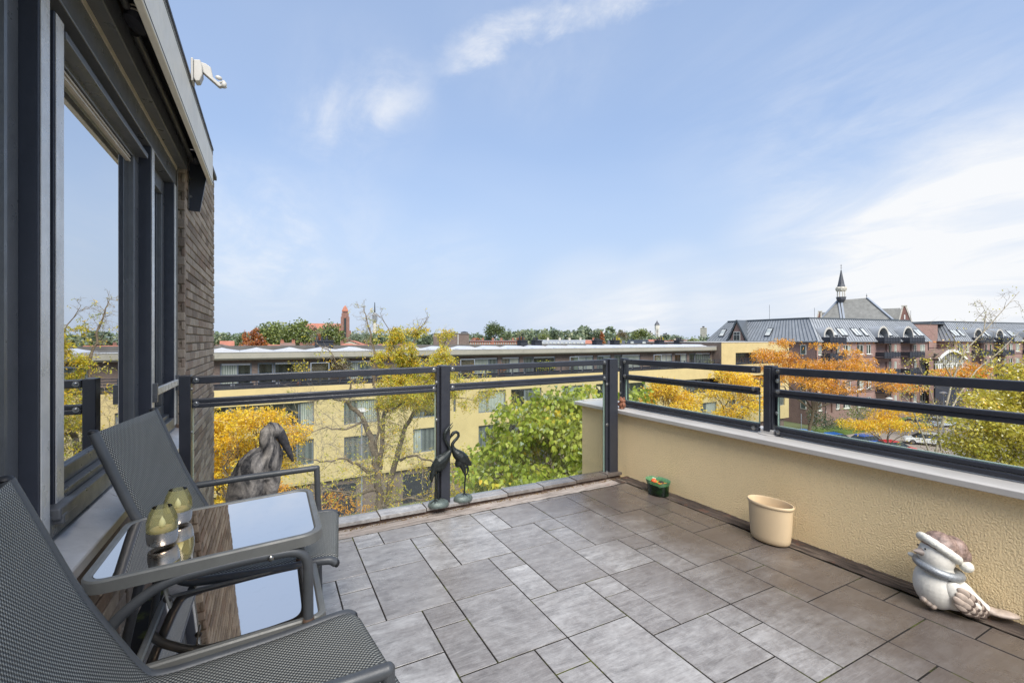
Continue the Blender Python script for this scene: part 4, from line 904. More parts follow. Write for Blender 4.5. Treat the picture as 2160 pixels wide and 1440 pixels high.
for r, zz in ((.092, .078), (.101, .100), (.105, .108), (.096, .106), (.088, .096), (.083, .078)):
    for k in range(nn):
        a = 2 * math.pi * k / nn; q = r * (1 - .05 * max(0, math.cos(4 * a)) ** 6); vs.append((2.575 + q * math.cos(a) * .72, 2.60 + q * math.sin(a), z0 + zz - .010 * max(0, math.cos(4 * a + math.pi)) ** 8))
m.add(vs, [(i * nn + k, i * nn + (k + 1) % nn, (i + 1) * nn + (k + 1) % nn, (i + 1) * nn + k) for i in range(5) for k in range(nn)]); m.build('rim', gl.m, bw_, smooth=60)
m = MB(); m.ell((2.575, 2.60, z0 + .080), (.056, .078, .010), 24, 8); m.build('moss_filling', plain('moss_filling', lin(150, 150, 60), .9, 0, .5, 50, .6, 90), bw_, smooth=60)
m = MB(); m.ell((2.590, 2.585, z0 + .090), (.020, .024, .008), 16, 8); m.build('dark_disc', MT['rubber'], bw_, smooth=60)
m = MB(); m.lathe([(.0, 0), (.020, .004), (.022, .012), (.015, .022), (.005, .030), (0, .032)], 14, (2.560, 2.628, z0 + .083), .9, 1.1)
for i in range(26): m.ell((2.575 + random.uniform(-.035, .03), 2.575 + random.uniform(-.05, .03), z0 + .091), (.004, .005, .003), 6, 4)
m.t = [0] * len(m.t); b_ = m
b_.build('orange_stone', plain('orange_stone', lin(222, 92, 44), .5, 0, .2, 60), bw_, smooth=60)
ow = thing('owl_figurine', 'tiny brown terracotta owl figurine on the coping beside the corner post', 'figurine', (2.69, 3.135, .5795))
m = MB(); c = Vector((2.69, 3.135, .579))
m.ell(c + Vector((0, 0, .030)), (.029, .031, .030), 18, 12); m.ell(c + Vector((0, 0, .070)), (.026, .029, .026), 18, 12); m.ell(c + Vector((0, 0, .05)), (.023, .026, .018), 18, 10)
for s in (-1, 1):
    m.ell(c + Vector((.0, s * .021, .093)), (.008, .009, .011), 10, 8); m.ell(c + Vector((-.010, s * .030, .038)), (.014, .011, .018), 12, 8); m.ell(c + Vector((-.016, s * .013, .006)), (.014, .011, .008), 12, 8)
blend(m.build('body', MT['terracotta'], ow), .0028, 2, .4)
for s in (-1, 1): m = MB(); m.ell(c + Vector((-.0235, s * .011 + .006, .074)), (.004, .007, .007), 12, 8); m.build('eye', MT['terracotta'], ow, smooth=60)
m = MB(); m.ell(c + Vector((-.027, .006, .064)), (.005, .004, .006), 10, 6); m.build('beak', MT['beak'], ow, smooth=60)
# ================================================================== ground and streets
def sheet(name, pts, z, mat):
    m = MB(); m.add([(a, b, z) for a, b in pts], [tuple(range(len(pts)))]); return struct(m.build(name, mat))
sheet('ground', [(-4000, -3000), (6000, -3000), (6000, 6000), (-4000, 6000)], GZ - .02, MT['ground'])
sheet('street', [(-40, 4.6), (150, 4.6), (150, 24.0), (-40, 31.5)], GZ - .010, MT['asphalt'])
sheet('parking', [(49, 24.6), (150, 24.2), (150, 34.5), (49, 36.0)], GZ - .004, MT['paving'])
sheet('lawn', [(-40, 26), (46, 26), (46, 36), (-40, 34)], GZ - .003, MT['grass'])
sheet('lawn_strip', [(66, 36.2), (150, 32), (150, 37.2), (66, 40.2)], GZ - .002, MT['grass'])
# ================================================================== helpers for buildings
def facade(root, name, mat, s0, s1, z0, z1, t, holes, depth=.24, side=None):
    """front wall at depth t with rectangular holes and their reveals (local x = along, y = back)"""
    S = sorted({s0, s1, *[max(s0, min(s1, h[k])) for h in holes for k in (0, 1)]}); Z = sorted({z0, z1, *[max(z0, min(z1, h[k])) for h in holes for k in (2, 3)]})
    m = MB()
    for i in range(len(S) - 1):
        for j in range(len(Z) - 1):
            a, b, c, d = S[i], S[i + 1], Z[j], Z[j + 1]; cs, cz = (a + b) / 2, (c + d) / 2
            if any(h[0] < cs < h[1] and h[2] < cz < h[3] for h in holes): continue
            m.add([(a, t, c), (b, t, c), (b, t, d), (a, t, d)], [(0, 1, 2, 3)])
    for a, b, c, d in holes:
        e = t + depth; q = .0
        m.add([(a, t, c), (b, t, c), (b, t, d), (a, t, d), (a, e, c), (b, e, c), (b, e, d), (a, e, d)], [(0, 4, 5, 1), (1, 5, 6, 2), (2, 6, 7, 3), (3, 7, 4, 0)])
    return m.build(name, mat, root)
def window(root, s0, s1, z0, z1, t, frame, cols=(1.,), pane='pane_dark', fw=.07, name='window', sill=None, trans=0.):
    """frame bars with panes set a little behind; cols gives relative widths of the lights"""
    m = MB(); d0, d1 = t, t + .07
    m.box(s0, s1, d0, d1, z1 - fw, z1); m.box(s0, s1, d0, d1, z0, z0 + fw)
    tot = sum(cols); x = s0; cuts = []
    for c in cols[:-1]: x += (s1 - s0) * c / tot; cuts.append(x)
    for a in [s0 + fw / 2] + cuts + [s1 - fw / 2]: m.box(a - fw / 2, a + fw / 2, d0 + .002, d1 - .002, z0 + fw, z1 - fw)
    if trans: m.box(s0 + fw, s1 - fw, d0 + .004, d1 - .004, z0 + (z1 - z0) * trans, z0 + (z1 - z0) * trans + fw * .8)
    if sill: m.box(s0 - .06, s1 + .06, t - .2, t + .02, z0 - .07, z0 - .002)
    o = m.build(name, MT[frame], root)
    panes = pane if isinstance(pane, (list, tuple)) else [pane] * len(cols); e = [s0] + cuts + [s1]
    groups = {}
    for i, p in enumerate(panes): groups.setdefault(p, []).append((e[i], e[i + 1]))
    for p, L_ in groups.items():
        m = MB()
        for a, b in L_: m.box(a + .01, b - .01, t + .03, t + .05, z0 + .01, z1 - .01)
        m.build('pane', MT[p], o)
    return o
def railbars(root, name, s0, s1, t, z0, z1, n, step, mat, r=.018, kick=None):
    m = MB()
    for i in range(n + 1): z = z0 + (z1 - z0) * i / n; m.box(s0, s1, t - r, t + r, z - r, z + r)
    x = s0
    while x <= s1 + .01: m.box(x - r * 1.3, x + r * 1.3, t - r * 1.2, t + r * 1.2, z0 - .12, z1 + .0); x += step
    return m.build(name, mat, root)
ORG0 = Vector((0, 0, GZ))
# ================================================================== long apartment block across the gardens
ob = thing('apartment_block', 'long cream yellow apartment block with brown brick top storey and flat roof across the gardens', 'building', (4.803, 36.345, GZ), R(3.2), None, ORG0)
SA, SB = -26., 44.1
rowA = []        # windows in the rendered wall: (s0, s1, z0, z1, columns, panes)
W2 = [(-9.6, -3.05, -4.92, -3.28, (1.5, 1.5, 1.6), ['pane_dark', 'pane_mid', 'pane_dark']), (-3.05, -2.10, -4.95, -3.26, (1,), ['pane_curtain']), (-.05, 2.50, -5.14, -3.34, (1, 1.7), ['pane_mid', 'pane_curtain']),
      (5.2, 7.5, -5.14, -3.3, (1, 1.4), ['pane_mid', 'pane_dark']), (8.72, 8.95, -4.87, -3.25, (1,), ['pane_dark']), (11.05, 13.75, -5.18, -3.28, (1, 2), ['pane_curtain', 'pane_curtain']),
      (14.3, 17.6, -5.1, -3.3, (1, 1.2), ['pane_dark', 'pane_mid']), (20.0, 22.5, -5.1, -3.3, (1, 1.6), ['pane_mid', 'pane_curtain']), (24.2, 26.6, -5.1, -3.3, (1, 1.4), ['pane_dark', 'pane_mid']), (28.1, 31.1, -5.17, -3.4, (1, 3), ['pane_mid', 'pane_dark']), (32.4, 35.4, -5.17, -3.4, (1, 1), ['pane_dark', 'pane_mid'])]
W3 = [(-9.6, -6.6, -7.75, -5.93, (1, 1), ['pane_dark', 'pane_mid']), (-4.2, -2.12, -7.75, -5.93, (1.2, 1.3), ['pane_dark', 'pane_mid']), (-.04, 2.32, -7.93, -6.05, (1, 1), ['pane_mid', 'pane_mid']), (5.25, 7.45, -7.93, -5.98, (1, 2), ['pane_curtain', 'pane_mid']),
      (11.05, 12.60, -8.14, -6.26, (1, .25, 1), ['pane_mid', 'pane_dark', 'pane_mid']), (13.6, 16.2, -8.1, -6.2, (1, 1), ['pane_dark', 'pane_mid']), (20., 22.4, -8.1, -6.2, (1, 1), ['pane_mid', 'pane_dark']), (28.1, 31., -8.1, -6.2, (1, 2), ['pane_dark', 'pane_mid'])]
LOG = [(37.1, 43.9, -5.12, -3.45), (45.0, 54.5, -5.12, -3.45)]                   # recessed balconies
WR = [(40.2, 43.2, -7.7, -6.33), (45.6, 48.8, -7.9, -6.3), (50.2, 53.4, -7.9, -6.3), (56.4, 57.8, -4.8, -3.2), (56.4, 57.8, -7.8, -6.0), (49.2, 49.9, -9.2, -3.4)]
holes = [h[:4] for h in W2 + W3] + LOG + WR[:5]
facade(ob, 'rendered_wall', MT['render'], SA, 58.8, -9.0, -2.15, 0., [h for h in holes])
m = MB(); m.box(44.1, 58.8, 0.001, .35, -9.57, -9.005); m.box(58.2, 58.795, .36, 12, -9.57, -2.16); m.box(SA, 44.05, .02, .30, -9.12, -9.005); m.build('wall_base', MT['render'], ob)
for a, b, c, d, cols, pn in W2 + W3: window(ob, a, b, c, d, .15, 'grey_frame', cols, pn, .09)
for a, b, c, d in WR[:5]: window(ob, a, b, c, d, .15, 'grey_frame', (1, 1.6) if b - a > 2 else (1,), ['pane_mid', 'pane_curtain'] if b - a > 2 else ['pane_mid'], .09)
for a, b, c, d in LOG:
    m = MB(); m.box(a - .05, b + .05, 1.5, 1.62, c - .2, d + .2); m.box(a - .04, b + .04, .165, 1.5, c - .14, c - .002); m.box(a - .04, b + .04, .165, 1.5, d + .002, d + .14); m.build('loggia_wall', MT['far_brick_dark'], ob)
    k = a + .4
    for wd, pn in ((1.0, 'pane_dark'), (2.2, 'pane_curtain'), (1.2, 'pane_mid'), (2.4, 'pane_mid'), (1.0, 'pane_dark')):
        if k + wd > b - .1: break
        window(ob, k, k + wd, c + .05, d - .12, 1.40, 'grey_frame', (1, 1) if wd > 2 else (1,), pn, .08); k += wd + .35
    railbars(ob, 'balcony_railing', a + .05, b - .05, .08, c + .1, c + .55, 4, 1.3, MT['balcony'])
# core, plinth, top storey
m = MB(); m.box(SA, 58.1, .31, 12, -11.9, -9.01); m.build('plinth', MT['far_brick_dark'], ob)
m = MB(); m.box(SA + .1, 36.9, .26, 11.9, -9., -2.3); m.box(36.9, 58.1, 1.66, 11.9, -9., -2.3); m.build('core', MT['dark'], ob)
for a in (-7, -1.5, 4.5, 10, 16, 22, 28): 
    m = MB(); m.box(a, a + 2.4, .285, .299, -11.85, -9.6); m.build('garage_door', MT['vent'], ob)
m = MB(); m.box(SA, 44.08, 0.0, 1.30, -2.147, -2.06); m.build('balcony_floor', MT['vent'], ob)
UN = [(-7.87, -5.98, 'small'), (-5.62, -2.27, 'door')]
TW = [(-7.87, -5.98, (1.2, 1), ['pane_curtain', 'pane_dark']), (-5.62, -4.62, (1,), ['pane_dark']), (-4.60, -2.27, (1.6, 1), ['pane_dark', 'pane_mid']), (.32, 2.3, (1, 1), ['pane_curtain', 'pane_mid']), (4.2, 6.6, (1.5, 1), ['pane_mid', 'pane_curtain']), (7.2, 9.0, (1, 1), ['pane_dark', 'pane_curtain']),
      (11.25, 13.65, (1.7, 1), ['pane_curtain', 'pane_mid']), (14.05, 15.99, (1, 1.2), ['pane_mid', 'pane_curtain']), (16.41, 17.5, (1,), ['pane_mid']), (17.52, 20.09, (1,), ['pane_dark']), (22.38, 24.98, (1.8, 1), ['pane_curtain', 'pane_curtain']), (25.42, 27.39, (1, 1.1), ['pane_mid', 'pane_curtain']),
      (27.86, 28.9, (1,), ['pane_mid']), (28.92, 31.72, (1,), ['pane_curtain']), (34.12, 36.86, (2, 1), ['pane_curtain', 'pane_curtain']), (37.27, 39.42, (1.1, 1), ['pane_dark', 'pane_curtain']), (39.84, 40.9, (1,), ['pane_dark']), (40.92, 43.72, (1,), ['pane_mid']),
      (-13.5, -10.9, (1, 1), ['pane_mid', 'pane_curtain']), (-19, -16.6, (1, 1), ['pane_dark', 'pane_curtain'])]
facade(ob, 'brick_wall', MT['far_brick_dark'], SA, 44.1, -2.06, -.22, 1.3, [(a, b, -2.0, -.46) for a, b, _, _ in TW], .12)
m = MB(); m.box(SA, 44.05, 1.44, 11.8, -2.06, -.25); m.build('core', MT['dark'], ob)
for a, b, cols, pn in TW:
    window(ob, a, b, -2.0, -.46, 1.36, 'grey_frame', cols, pn, .10)
    if b - a > 1.8:
        m = MB(); m.box(a + .1, b - .1, 1.30, 1.355, -.60, -.48); m.build('blind_box', MT['dome'], ob)
for a, b in ((-2.25, -1.02), (9.6, 10.9), (21.31, 22.36), (32.98, 34.10)):
    m = MB(); m.box(a, b, .5, .53, -2.05, -.55); m.build('wind_screen', glass('screen_glass_' + str(int(abs(a))), (.8, .84, .8), 1.5, 1.3), ob)
    m = MB(); m.box(a - .03, a + .03, .48, .55, -2.06, -.5); m.box(b - .03, b + .03, .48, .55, -2.06, -.5); m.box(a, b, .48, .55, -.55, -.5); m.build('screen_frame', MT['lead'], ob)
m = railbars(ob, 'balcony_railing', SA, 44.0, .06, -1.94, -1.25, 4, 1.35, MT['balcony'], .028)
m = MB(); x = SA + .1
while x < 43: m.box(x, x + 1.1, .085, .10, -1.97, -1.80); x += 1.35
m.build('railing_panel', MT['vent'], ob)
m = MB(); m.prism([(.60, .30), (.60, -.10), (.70, -.22), (1.6, -.22), (1.6, .30)], lambda u, v, w_: Vector((w_, u, v)), SA, 44.0); m.build('fascia', MT['fascia'], ob, fix=True)
m = MB(); m.box(SA, 44.0, .57, 1.2, .302, .345); m.build('roof_edge', MT['dome'], ob)
m = MB(); m.box(SA, 44.0, 1.62, 12, -.2, .28); m.box(SA, 44.0, 11.2, 12.1, .281, .62); m.build('roof', MT['roof_felt'], ob)
pk = [-7.84 + 2.26 * i for i in range(-6, 5)] + [11.1 + 2.62 * i for i in range(-2, 13)]
for s_ in pk:
    m = MB(); w_ = 1.12
    m.prism([(s_ - w_, .33), (s_ - w_, .36), (s_ - .45, .47), (s_, .58), (s_ + .45, .47), (s_ + w_, .36), (s_ + w_, .33)], lambda u, v, q: Vector((u, q, v)), 1.7, 4.6); m.build('skylight', MT['dome'], ob, fix=True)
for px, wv in ((684, 32), (1103, 16), (1133, 16), (1261, 16), (1298, 14), (1392, 15), (1433, 14)):
    r_ = at(px, 1.) - Vector((0, 0, EYE)); a_ = R(3.2); nn = Vector((-math.sin(a_), math.cos(a_), 0)); k = ((Vector((4.803, 36.345, 0)).dot(nn)) + 6.5) / Vector((r_.x, r_.y, 0)).dot(nn)
    p = Vector((r_.x, r_.y, 0)) * k - Vector((4.803, 36.345, 0)); s_ = p.dot(Vector((math.cos(a_), math.sin(a_), 0))); hw = wv / FPX * k / 2 * 1.05
    m = MB(); m.box(s_ - hw, s_ + hw, 6.2, 7.0, .2, 1.02); m.box(s_ - hw * 1.12, s_ + hw * 1.12, 6.1, 7.1, 1.02, 1.12)
    q = s_ - hw * .8
    while q < s_ + hw * .85: m.tube([(q, 6.6, 1.12), (q, 6.6, 1.12 + random.uniform(.18, .42))], .10, 8); q += .38
    m.build('chimney', MT['vent'], ob)
# the cream head block with a loggia at the right end
hb = [(46.9, 58.0, -2.0, -.49)]
facade(ob, 'head_wall', MT['render'], 44.1, 58.8, -2.15, .80, 0.002, hb)
m = MB(); m.box(58.5, 58.795, .003, 12, -2.15, .79); m.build('head_side_wall', MT['render'], ob)
m = MB(); m.box(44.1, 44.35, .02, 12, -2.1, .79); m.build('head_brick_side', MT['far_brick_dark'], ob)
m = MB(); m.box(44.05, 58.85, -.04, 12, .802, .90); m.build('head_roof', MT['coping'], ob)
m = MB(); m.box(44.4, 58.45, 1.6, 1.75, -2.1, .79); m.box(44.4, 58.45, .2, 1.59, -.40, -.2); m.build('loggia_wall', MT['far_brick_dark'], ob)
for a, b, p in ((47.2, 48.6, 'pane_dark'), (48.7, 51.2, 'pane_mid'), (52., 53.2, 'pane_dark'), (53.6, 57.4, 'pane_curtain')): window(ob, a, b, -2.0, -.62, 1.5, 'grey_frame', (1, 1) if b - a > 2 else (1,), p, .1)
railbars(ob, 'balcony_railing', 46.9, 58.0, .1, -1.95, -1.2, 4, 1.4, MT['balcony'], .02)
# small rooftop block on the long roof
def local(sv, t, z): a_ = R(3.2); return Vector((4.803 + sv * math.cos(a_) - t * math.sin(a_), 36.345 + sv * math.sin(a_) + t * math.cos(a_), z))
# ================================================================== planting on the far balconies
def bush(name, label, cat, c, r, n, size, mat, stem=True, group=None, droop=0., pot=False):
    c = Vector(c); t = thing(name, label, cat, (c.x, c.y, c.z - r[2]), 0, group)
    d = rng.normal(size=(n, 3)); d /= np.linalg.norm(d, axis=1, keepdims=True); rad = rng.random(n) ** .45
    lump_ = 1 + .28 * np.sin(d[:, 0] * 5 + c.x) * np.cos(d[:, 1] * 4 + c.y * 2) + .15 * rng.normal(size=n) * .5
    P = np.array(c) + d * (rad * lump_)[:, None] * np.array(r)
    D = d + rng.normal(size=(n, 3)) * .7; D[:, 2] -= droop
    leafmesh(P, D, rng.normal(size=(n, 3)), size, size * .55, 'foliage', MT[mat], t)
    m = MB()
    for i in range(5): q = P[rng.integers(n)]; m.tube([(c.x, c.y, c.z - r[2]), ((c.x + q[0]) / 2 + .05, (c.y + q[1]) / 2, (c.z - r[2] + q[2]) / 2 + .1), tuple(q)], [.025, .015, .006], 5)
    m.build('stem', MT['bark'], t)
    if pot:
        m = MB(); m.lathe([(.16, -.3), (.2, 0), (.22, .0), (.22, .03), (.19, .03)], 14, (c.x, c.y, c.z - r[2])); m.build('pot', MT['terracotta'], t)
    return t
bush('balcony_climber', 'reddish green climber hanging over the far brick balcony, left of the bare tree', 'plant', local(-.3, 1.0, -.95), (1.1, .35, .75), 900, .14, 'leaf_brown', droop=.5)
bush('potted_tree', 'thin yellow green potted tree on the far balcony before the wide window', 'plant', local(-3.0, .8, -1.1), (.75, .3, .85), 260, .15, 'leaf_birch', pot=True)
bush('potted_shrub', 'green potted shrub on the far balcony left of the corner railing post', 'plant', local(18.6, .8, -1.35), (1.3, .3, .5), 600, .13, 'leaf_green', pot=True)
bush('potted_shrub', 'dark pink flowering potted shrub at the dividing wall of the far balcony', 'plant', local(13.9, .8, -1.5), (.5, .3, .5), 260, .11, 'leaf_rust', pot=True)
bush('potted_shrub', 'small dark potted shrub at the right end of the far balcony', 'plant', local(42.8, .8, -1.6), (.6, .3, .4), 260, .12, 'leaf_far', pot=True)
# ================================================================== zinc-roofed brick apartment buildings on the right
def mansard(name, label, loc, ang, Ln, depth, wins, bays, lights, gable=None, wide_l=None):
    b = thing(name, label, 'building', (*loc, GZ), R(ang), None, ORG0)
    ev, rd, sb = .98, 4.55, 2.7; ZS = [.35, -2.45, -5.25, -8.05, -10.6]
    hol = []
    for s0, s1 in wins:
        for z in ZS[:4]: hol.append((s0, s1, z - 1.52, z))
    for s0, s1 in bays:
        for z in ZS[:4]: hol.append((s0, s1, z - 2.05, z))
    facade(b, 'wall', MT['far_brick'], 0, Ln, GZ, .80, 0, hol, .2)
    m = MB(); m.box(.002, Ln - .002, .205, depth, GZ, .795); m.build('core', MT['far_brick'], b)
    m = MB()
    for z in (-.05 + .60, -1.37, -4.17, -6.97): m.box(-.03, Ln + .03, -.025, .0, z - .05, z + .05)
    hol2 = []
    m.build('string_course', MT['vent'], b) if False else None
    for z in (-1.30, -4.10, -6.90):
        edges = sorted([0.] + [e for q in bays for e in q] + [Ln])
        for i in range(0, len(edges), 2): st = MB(); st.box(edges[i], edges[i + 1], -.03, -.002, z - .34, z - .27); st.build('string_course', MT['vent'], b)
    st = MB(); x = .5
    while x < Ln: st.box(x, x + .35, -.02, -.002, .50, .68); x += 1.1
    st.build('ochre_brick_trim', plain('ochre_brick_' + str(int(Ln)), lin(206, 140, 76), .8), b)
    for s0, s1 in wins:
        wd = s1 - s0; n = 3 if wd > 1.7 else 2 if wd > .9 else 1
        for z in ZS[:4]: window(b, s0, s1, z - 1.52, z, .06, 'white_frame', (1,) * n, random.choice([['pane_dark', 'pane_curtain', 'pane_mid'], ['pane_mid', 'pane_dark', 'pane_curtain'], ['pane_curtain', 'pane_curtain', 'pane_dark']])[:n], .09, sill=True)
    for s0, s1 in bays:
        for z in ZS[:4]:
            m = MB(); m.box(s0 + .01, s1 - .01, .5, .56, z - 2.05, z); m.build('loggia_wall', MT['far_brick_dark'], b)
            window(b, s0 + .1, s0 + (s1 - s0) * .55, z - 2.0, z - .05, .42, 'grey_frame', (1, 1), ['pane_mid', 'pane_dark'], .08, 'balcony_door')
    # roof
    m = MB(); g = ev + .02
    top = [(sb * .8, sb, rd), (Ln - sb * .1, sb, rd), (Ln - sb * .1, depth - 1, rd), (sb * .8, depth - sb, rd)]
    low = [(-.25, -.3, g), (Ln + .2, -.3, g), (Ln + .2, depth + .2, g), (-.25, depth + .2, g)]
    m.add(low + top, [(0, 1, 5, 4), (1, 2, 6, 5), (2, 3, 7, 6), (3, 0, 4, 7), (4, 5, 6, 7), (3, 2, 1, 0)]); rf = m.build('roof', MT['zinc'], b)
    sm = MB(); x = .4
    def slope(s_, f): a = Vector(low[0]).lerp(Vector(low[1]), s_); c = Vector(top[0]).lerp(Vector(top[1]), s_); return a.lerp(c, f)
    k = 0; nse = int(Ln / .62)
    for k in range(nse + 1): s_ = k / nse; sm.bar(slope(s_, 0) + Vector((0, -.02, .02)), slope(s_, 1) + Vector((0, -.02, .02)), .05, .06, (0, -1, .6))
    nse = int(depth / .62)
    for k in range(nse + 1):
        s_ = k / nse; a = Vector(low[0]).lerp(Vector(low[3]), s_); c = Vector(top[0]).lerp(Vector(top[3]), s_); sm.bar(a + Vector((-.02, 0, .02)), c + Vector((-.02, 0, .02)), .05, .06, (-1, 0, .6))
    sm.build('standing_seam', MT['zinc_seam'], rf)
    m = MB(); m.box(top[0][0] - .2, top[1][0] + .1, sb - .12, sb + .12, rd - .06, rd + .14); m.box(top[0][0] - .15, top[0][0] + .15, sb + .13, depth - sb, rd - .06, rd + .14); m.build('ridge_cap', MT['zinc_seam'], rf)
    m = MB(); m.prism([(-.42, .80), (-.42, .98), (-.30, 1.02), (.02, 1.02), (.02, .80)], lambda u, v, w_: Vector((w_, u, v)), -.4, Ln + .3); m.prism([(-.40, .80), (-.40, .98), (-.28, 1.02), (.0, 1.02), (.0, .80)], lambda u, v, w_: Vector((u, w_, v)), -.3, depth); m.build('gutter', MT['zinc'], b, fix=True)
    pipe = MB()
    for x in (1.9, Ln * .33, Ln * .62, Ln - .15): pipe.tube([(x, -.09, .85), (x, -.09, GZ)], .055, 6)
    pipe.build('downpipe', MT['vent'], b)
    # roof windows
    for s0, wd in lights:
        n_ = Vector((0, -(rd - ev), sb)).normalized(); f0, f1 = .20, .56
        def pt(s_, f, o): y = -.3 + (sb + .3) * f; z = g + (rd - g) * f; return Vector((s_, y, z)) + n_ * o
        m = MB(); m.add([pt(s0, f0, .03), pt(s0 + wd, f0, .03), pt(s0 + wd, f1, .03), pt(s0, f1, .03), pt(s0, f0, .13), pt(s0 + wd, f0, .13), pt(s0 + wd, f1, .13), pt(s0, f1, .13)], [(0, 1, 5, 4), (1, 2, 6, 5), (2, 3, 7, 6), (3, 0, 4, 7), (4, 5, 6, 7)]); o = m.build('roof_window', MT['vent'], rf)
        k_ = 2 if wd > 1.2 else 1; m = MB()
        for i in range(k_): a = s0 + wd * i / k_ + .09; c = s0 + wd * (i + 1) / k_ - .09; m.add([pt(a, f0 + .03, .14), pt(c, f0 + .03, .14), pt(c, f1 - .03, .14), pt(a, f1 - .03, .14)], [(0, 1, 2, 3)])
        m.build('pane', MT['pane_sky'], o)
    # barrel dormers with their balconies
    for s0, s1 in bays:
        c_, r_ = (s0 + s1) / 2, (s1 - s0) / 2 + .05; zb = 1.55; m = MB(); n = 14; ring = lambda rr, y: [Vector((c_ + rr * math.cos(math.pi * k / n), y, zb + (rr * 1.22) * math.sin(math.pi * k / n))) for k in range(n + 1)]
        A, B_, C_, D_ = ring(r_, -.25), ring(r_, 2.4), ring(r_ - .24, -.25), ring(r_ - .24, 1.0); vs = A + B_ + C_ + D_; q = n + 1
        fs = []
        for k in range(n): fs += [(k, k + 1, q + k + 1, q + k), (k, 2 * q + k, 2 * q + k + 1, k + 1), (2 * q + k, 3 * q + k, 3 * q + k + 1, 2 * q + k + 1)]
        m.add(vs, fs)
        for sgn in (-1, 1): x = c_ + sgn * (r_ - .12); m.box(x - .12, x + .12, -.25, 1.6, ev, zb)
        dm = m.build('dormer', MT['zinc'], b, smooth=40)
        m = MB(); a2, c2 = ring(r_ + .02, -.30), ring(r_ - .24, -.30); m.add(a2 + c2 + [v + Vector((0, .045, 0)) for v in a2] + [v + Vector((0, .045, 0)) for v in c2], [f for k in range(n) for f in ((k, k + 1, q + k + 1, q + k), (2 * q + k, k, k + 1, 2 * q + k + 1)[::-1], (q + k, q + k + 1, 3 * q + k + 1, 3 * q + k))]); m.build('dormer_trim', MT['white_plastic'], dm)
        m = MB(); m.add([Vector((v.x, .95, v.z)) for v in ring(r_ - .2, 0)] + [Vector((c_ + r_ - .24, .95, ev)), Vector((c_ - r_ + .22, .95, ev))][::1], [tuple(range(n + 1)) + (n + 2, n + 1)]); m.build('pane', MT['pane_mid'], dm)
        m = MB(); m.box(c_ - .05, c_ + .05, .88, .94, ev, zb + r_ * 1.15); m.box(c_ - r_ + .2, c_ + r_ - .2, .88, .94, zb + .35, zb + .43); m.tube([Vector((v.x, .9, v.z)) for v in ring(r_ - .28, 0)], .06, 6); m.build('dormer_frame', MT['white_frame'], dm)
        for z in ([.72] + [q_ - 2.05 for q_ in ZS[:3]]):
            x0, x1 = c_ - r_ - .2, c_ + r_ + 1.1; m = MB(); m.box(x0, x1, -1.35, -.035, z - .16, z); bl = m.build('balcony', MT['balcony'], b)
            m = MB()
            m.box(x0, x1, -1.36, -1.33, z + .08, z + .82); m.box(x0, x0 + .03, -1.32, -.04, z + .08, z + .82); m.box(x1 - .03, x1, -1.32, -.04, z + .08, z + .82); m.build('mesh_panel', MT['balcony'], bl)
            m = MB(); m.box(x0 - .02, x1 + .02, -1.39, -1.32, z + .92, z + .98)
            k = x0
            while k <= x1: m.box(k - .03, k + .03, -1.385, -1.325, z, z + .92); k += .75
            m.build('handrail', MT['vent'], bl)
    return b
A_ = mansard('brick_apartments', 'purple brown brick apartments with grey zinc mansard roof and three barrel dormers', (73.0, 41.3), -4.4, 29.4, 21,
             [(-1.24 + 1.6, .0 + 1.2), (4.5, 5.45), (6.25, 8.1), (9.64, 11.32), (12.05, 13.28), (18.0, 18.7), (19.5, 20.2), (24.94, 25.92), (26.91, 28.48)],
             [(.95 + .3, 3.65), (14.53, 17.45), (21.4, 24.4)], [(4.6, .8), (6.4, 1.6), (9.9, 1.6), (12.3, .9), (18.6, 1.0), (25.6, .8), (27.1, 1.6)])
m = MB(); gs = [(1.0, 12.0), (1.0, 15.6)]
# stepped brick gable on its left side
m.add([(-.32, 12.2, .4), (-.32, 15.9, .4), (-.32, 14.1, 4.30), (1.9, 12.2, .4), (1.9, 15.9, .4), (1.9, 14.1, 4.3)], [(0, 2, 1), (0, 3, 5, 2), (1, 2, 5, 4), (3, 4, 5)]); gbl = m.build('gable', MT['far_brick'], A_, fix=True)
m = MB(); m.bar((-.42, 11.8, .75), (-.42, 14.1, 4.62), .30, .16, (-1, 0, 0)); m.bar((-.42, 16.3, .75), (-.42, 14.1, 4.62), .30, .16, (-1, 0, 0)); m.add([(-.35, 11.9, .9), (-.35, 14.1, 4.66), (2.3, 14.1, 4.66), (2.3, 11.9, .9), (-.35, 16.3, .9), (2.3, 16.3, .9)], [(0, 1, 2, 3), (1, 4, 5, 2)]); m.build('gable_roof', MT['zinc_seam'], A_)
m = MB(); m.box(-.40, -.33, 13.4, 14.8, .95, 2.6); wo = m.build('gable_window', MT['white_frame'], A_); m = MB(); m.box(-.42, -.401, 13.5, 14.06, 1.05, 2.0); m.box(-.42, -.401, 14.14, 14.7, 1.05, 2.0); m.box(-.42, -.401, 13.5, 14.06, 2.08, 2.5); m.box(-.42, -.401, 14.14, 14.7, 2.08, 2.5); m.build('pane', MT['pane_dark'], wo)
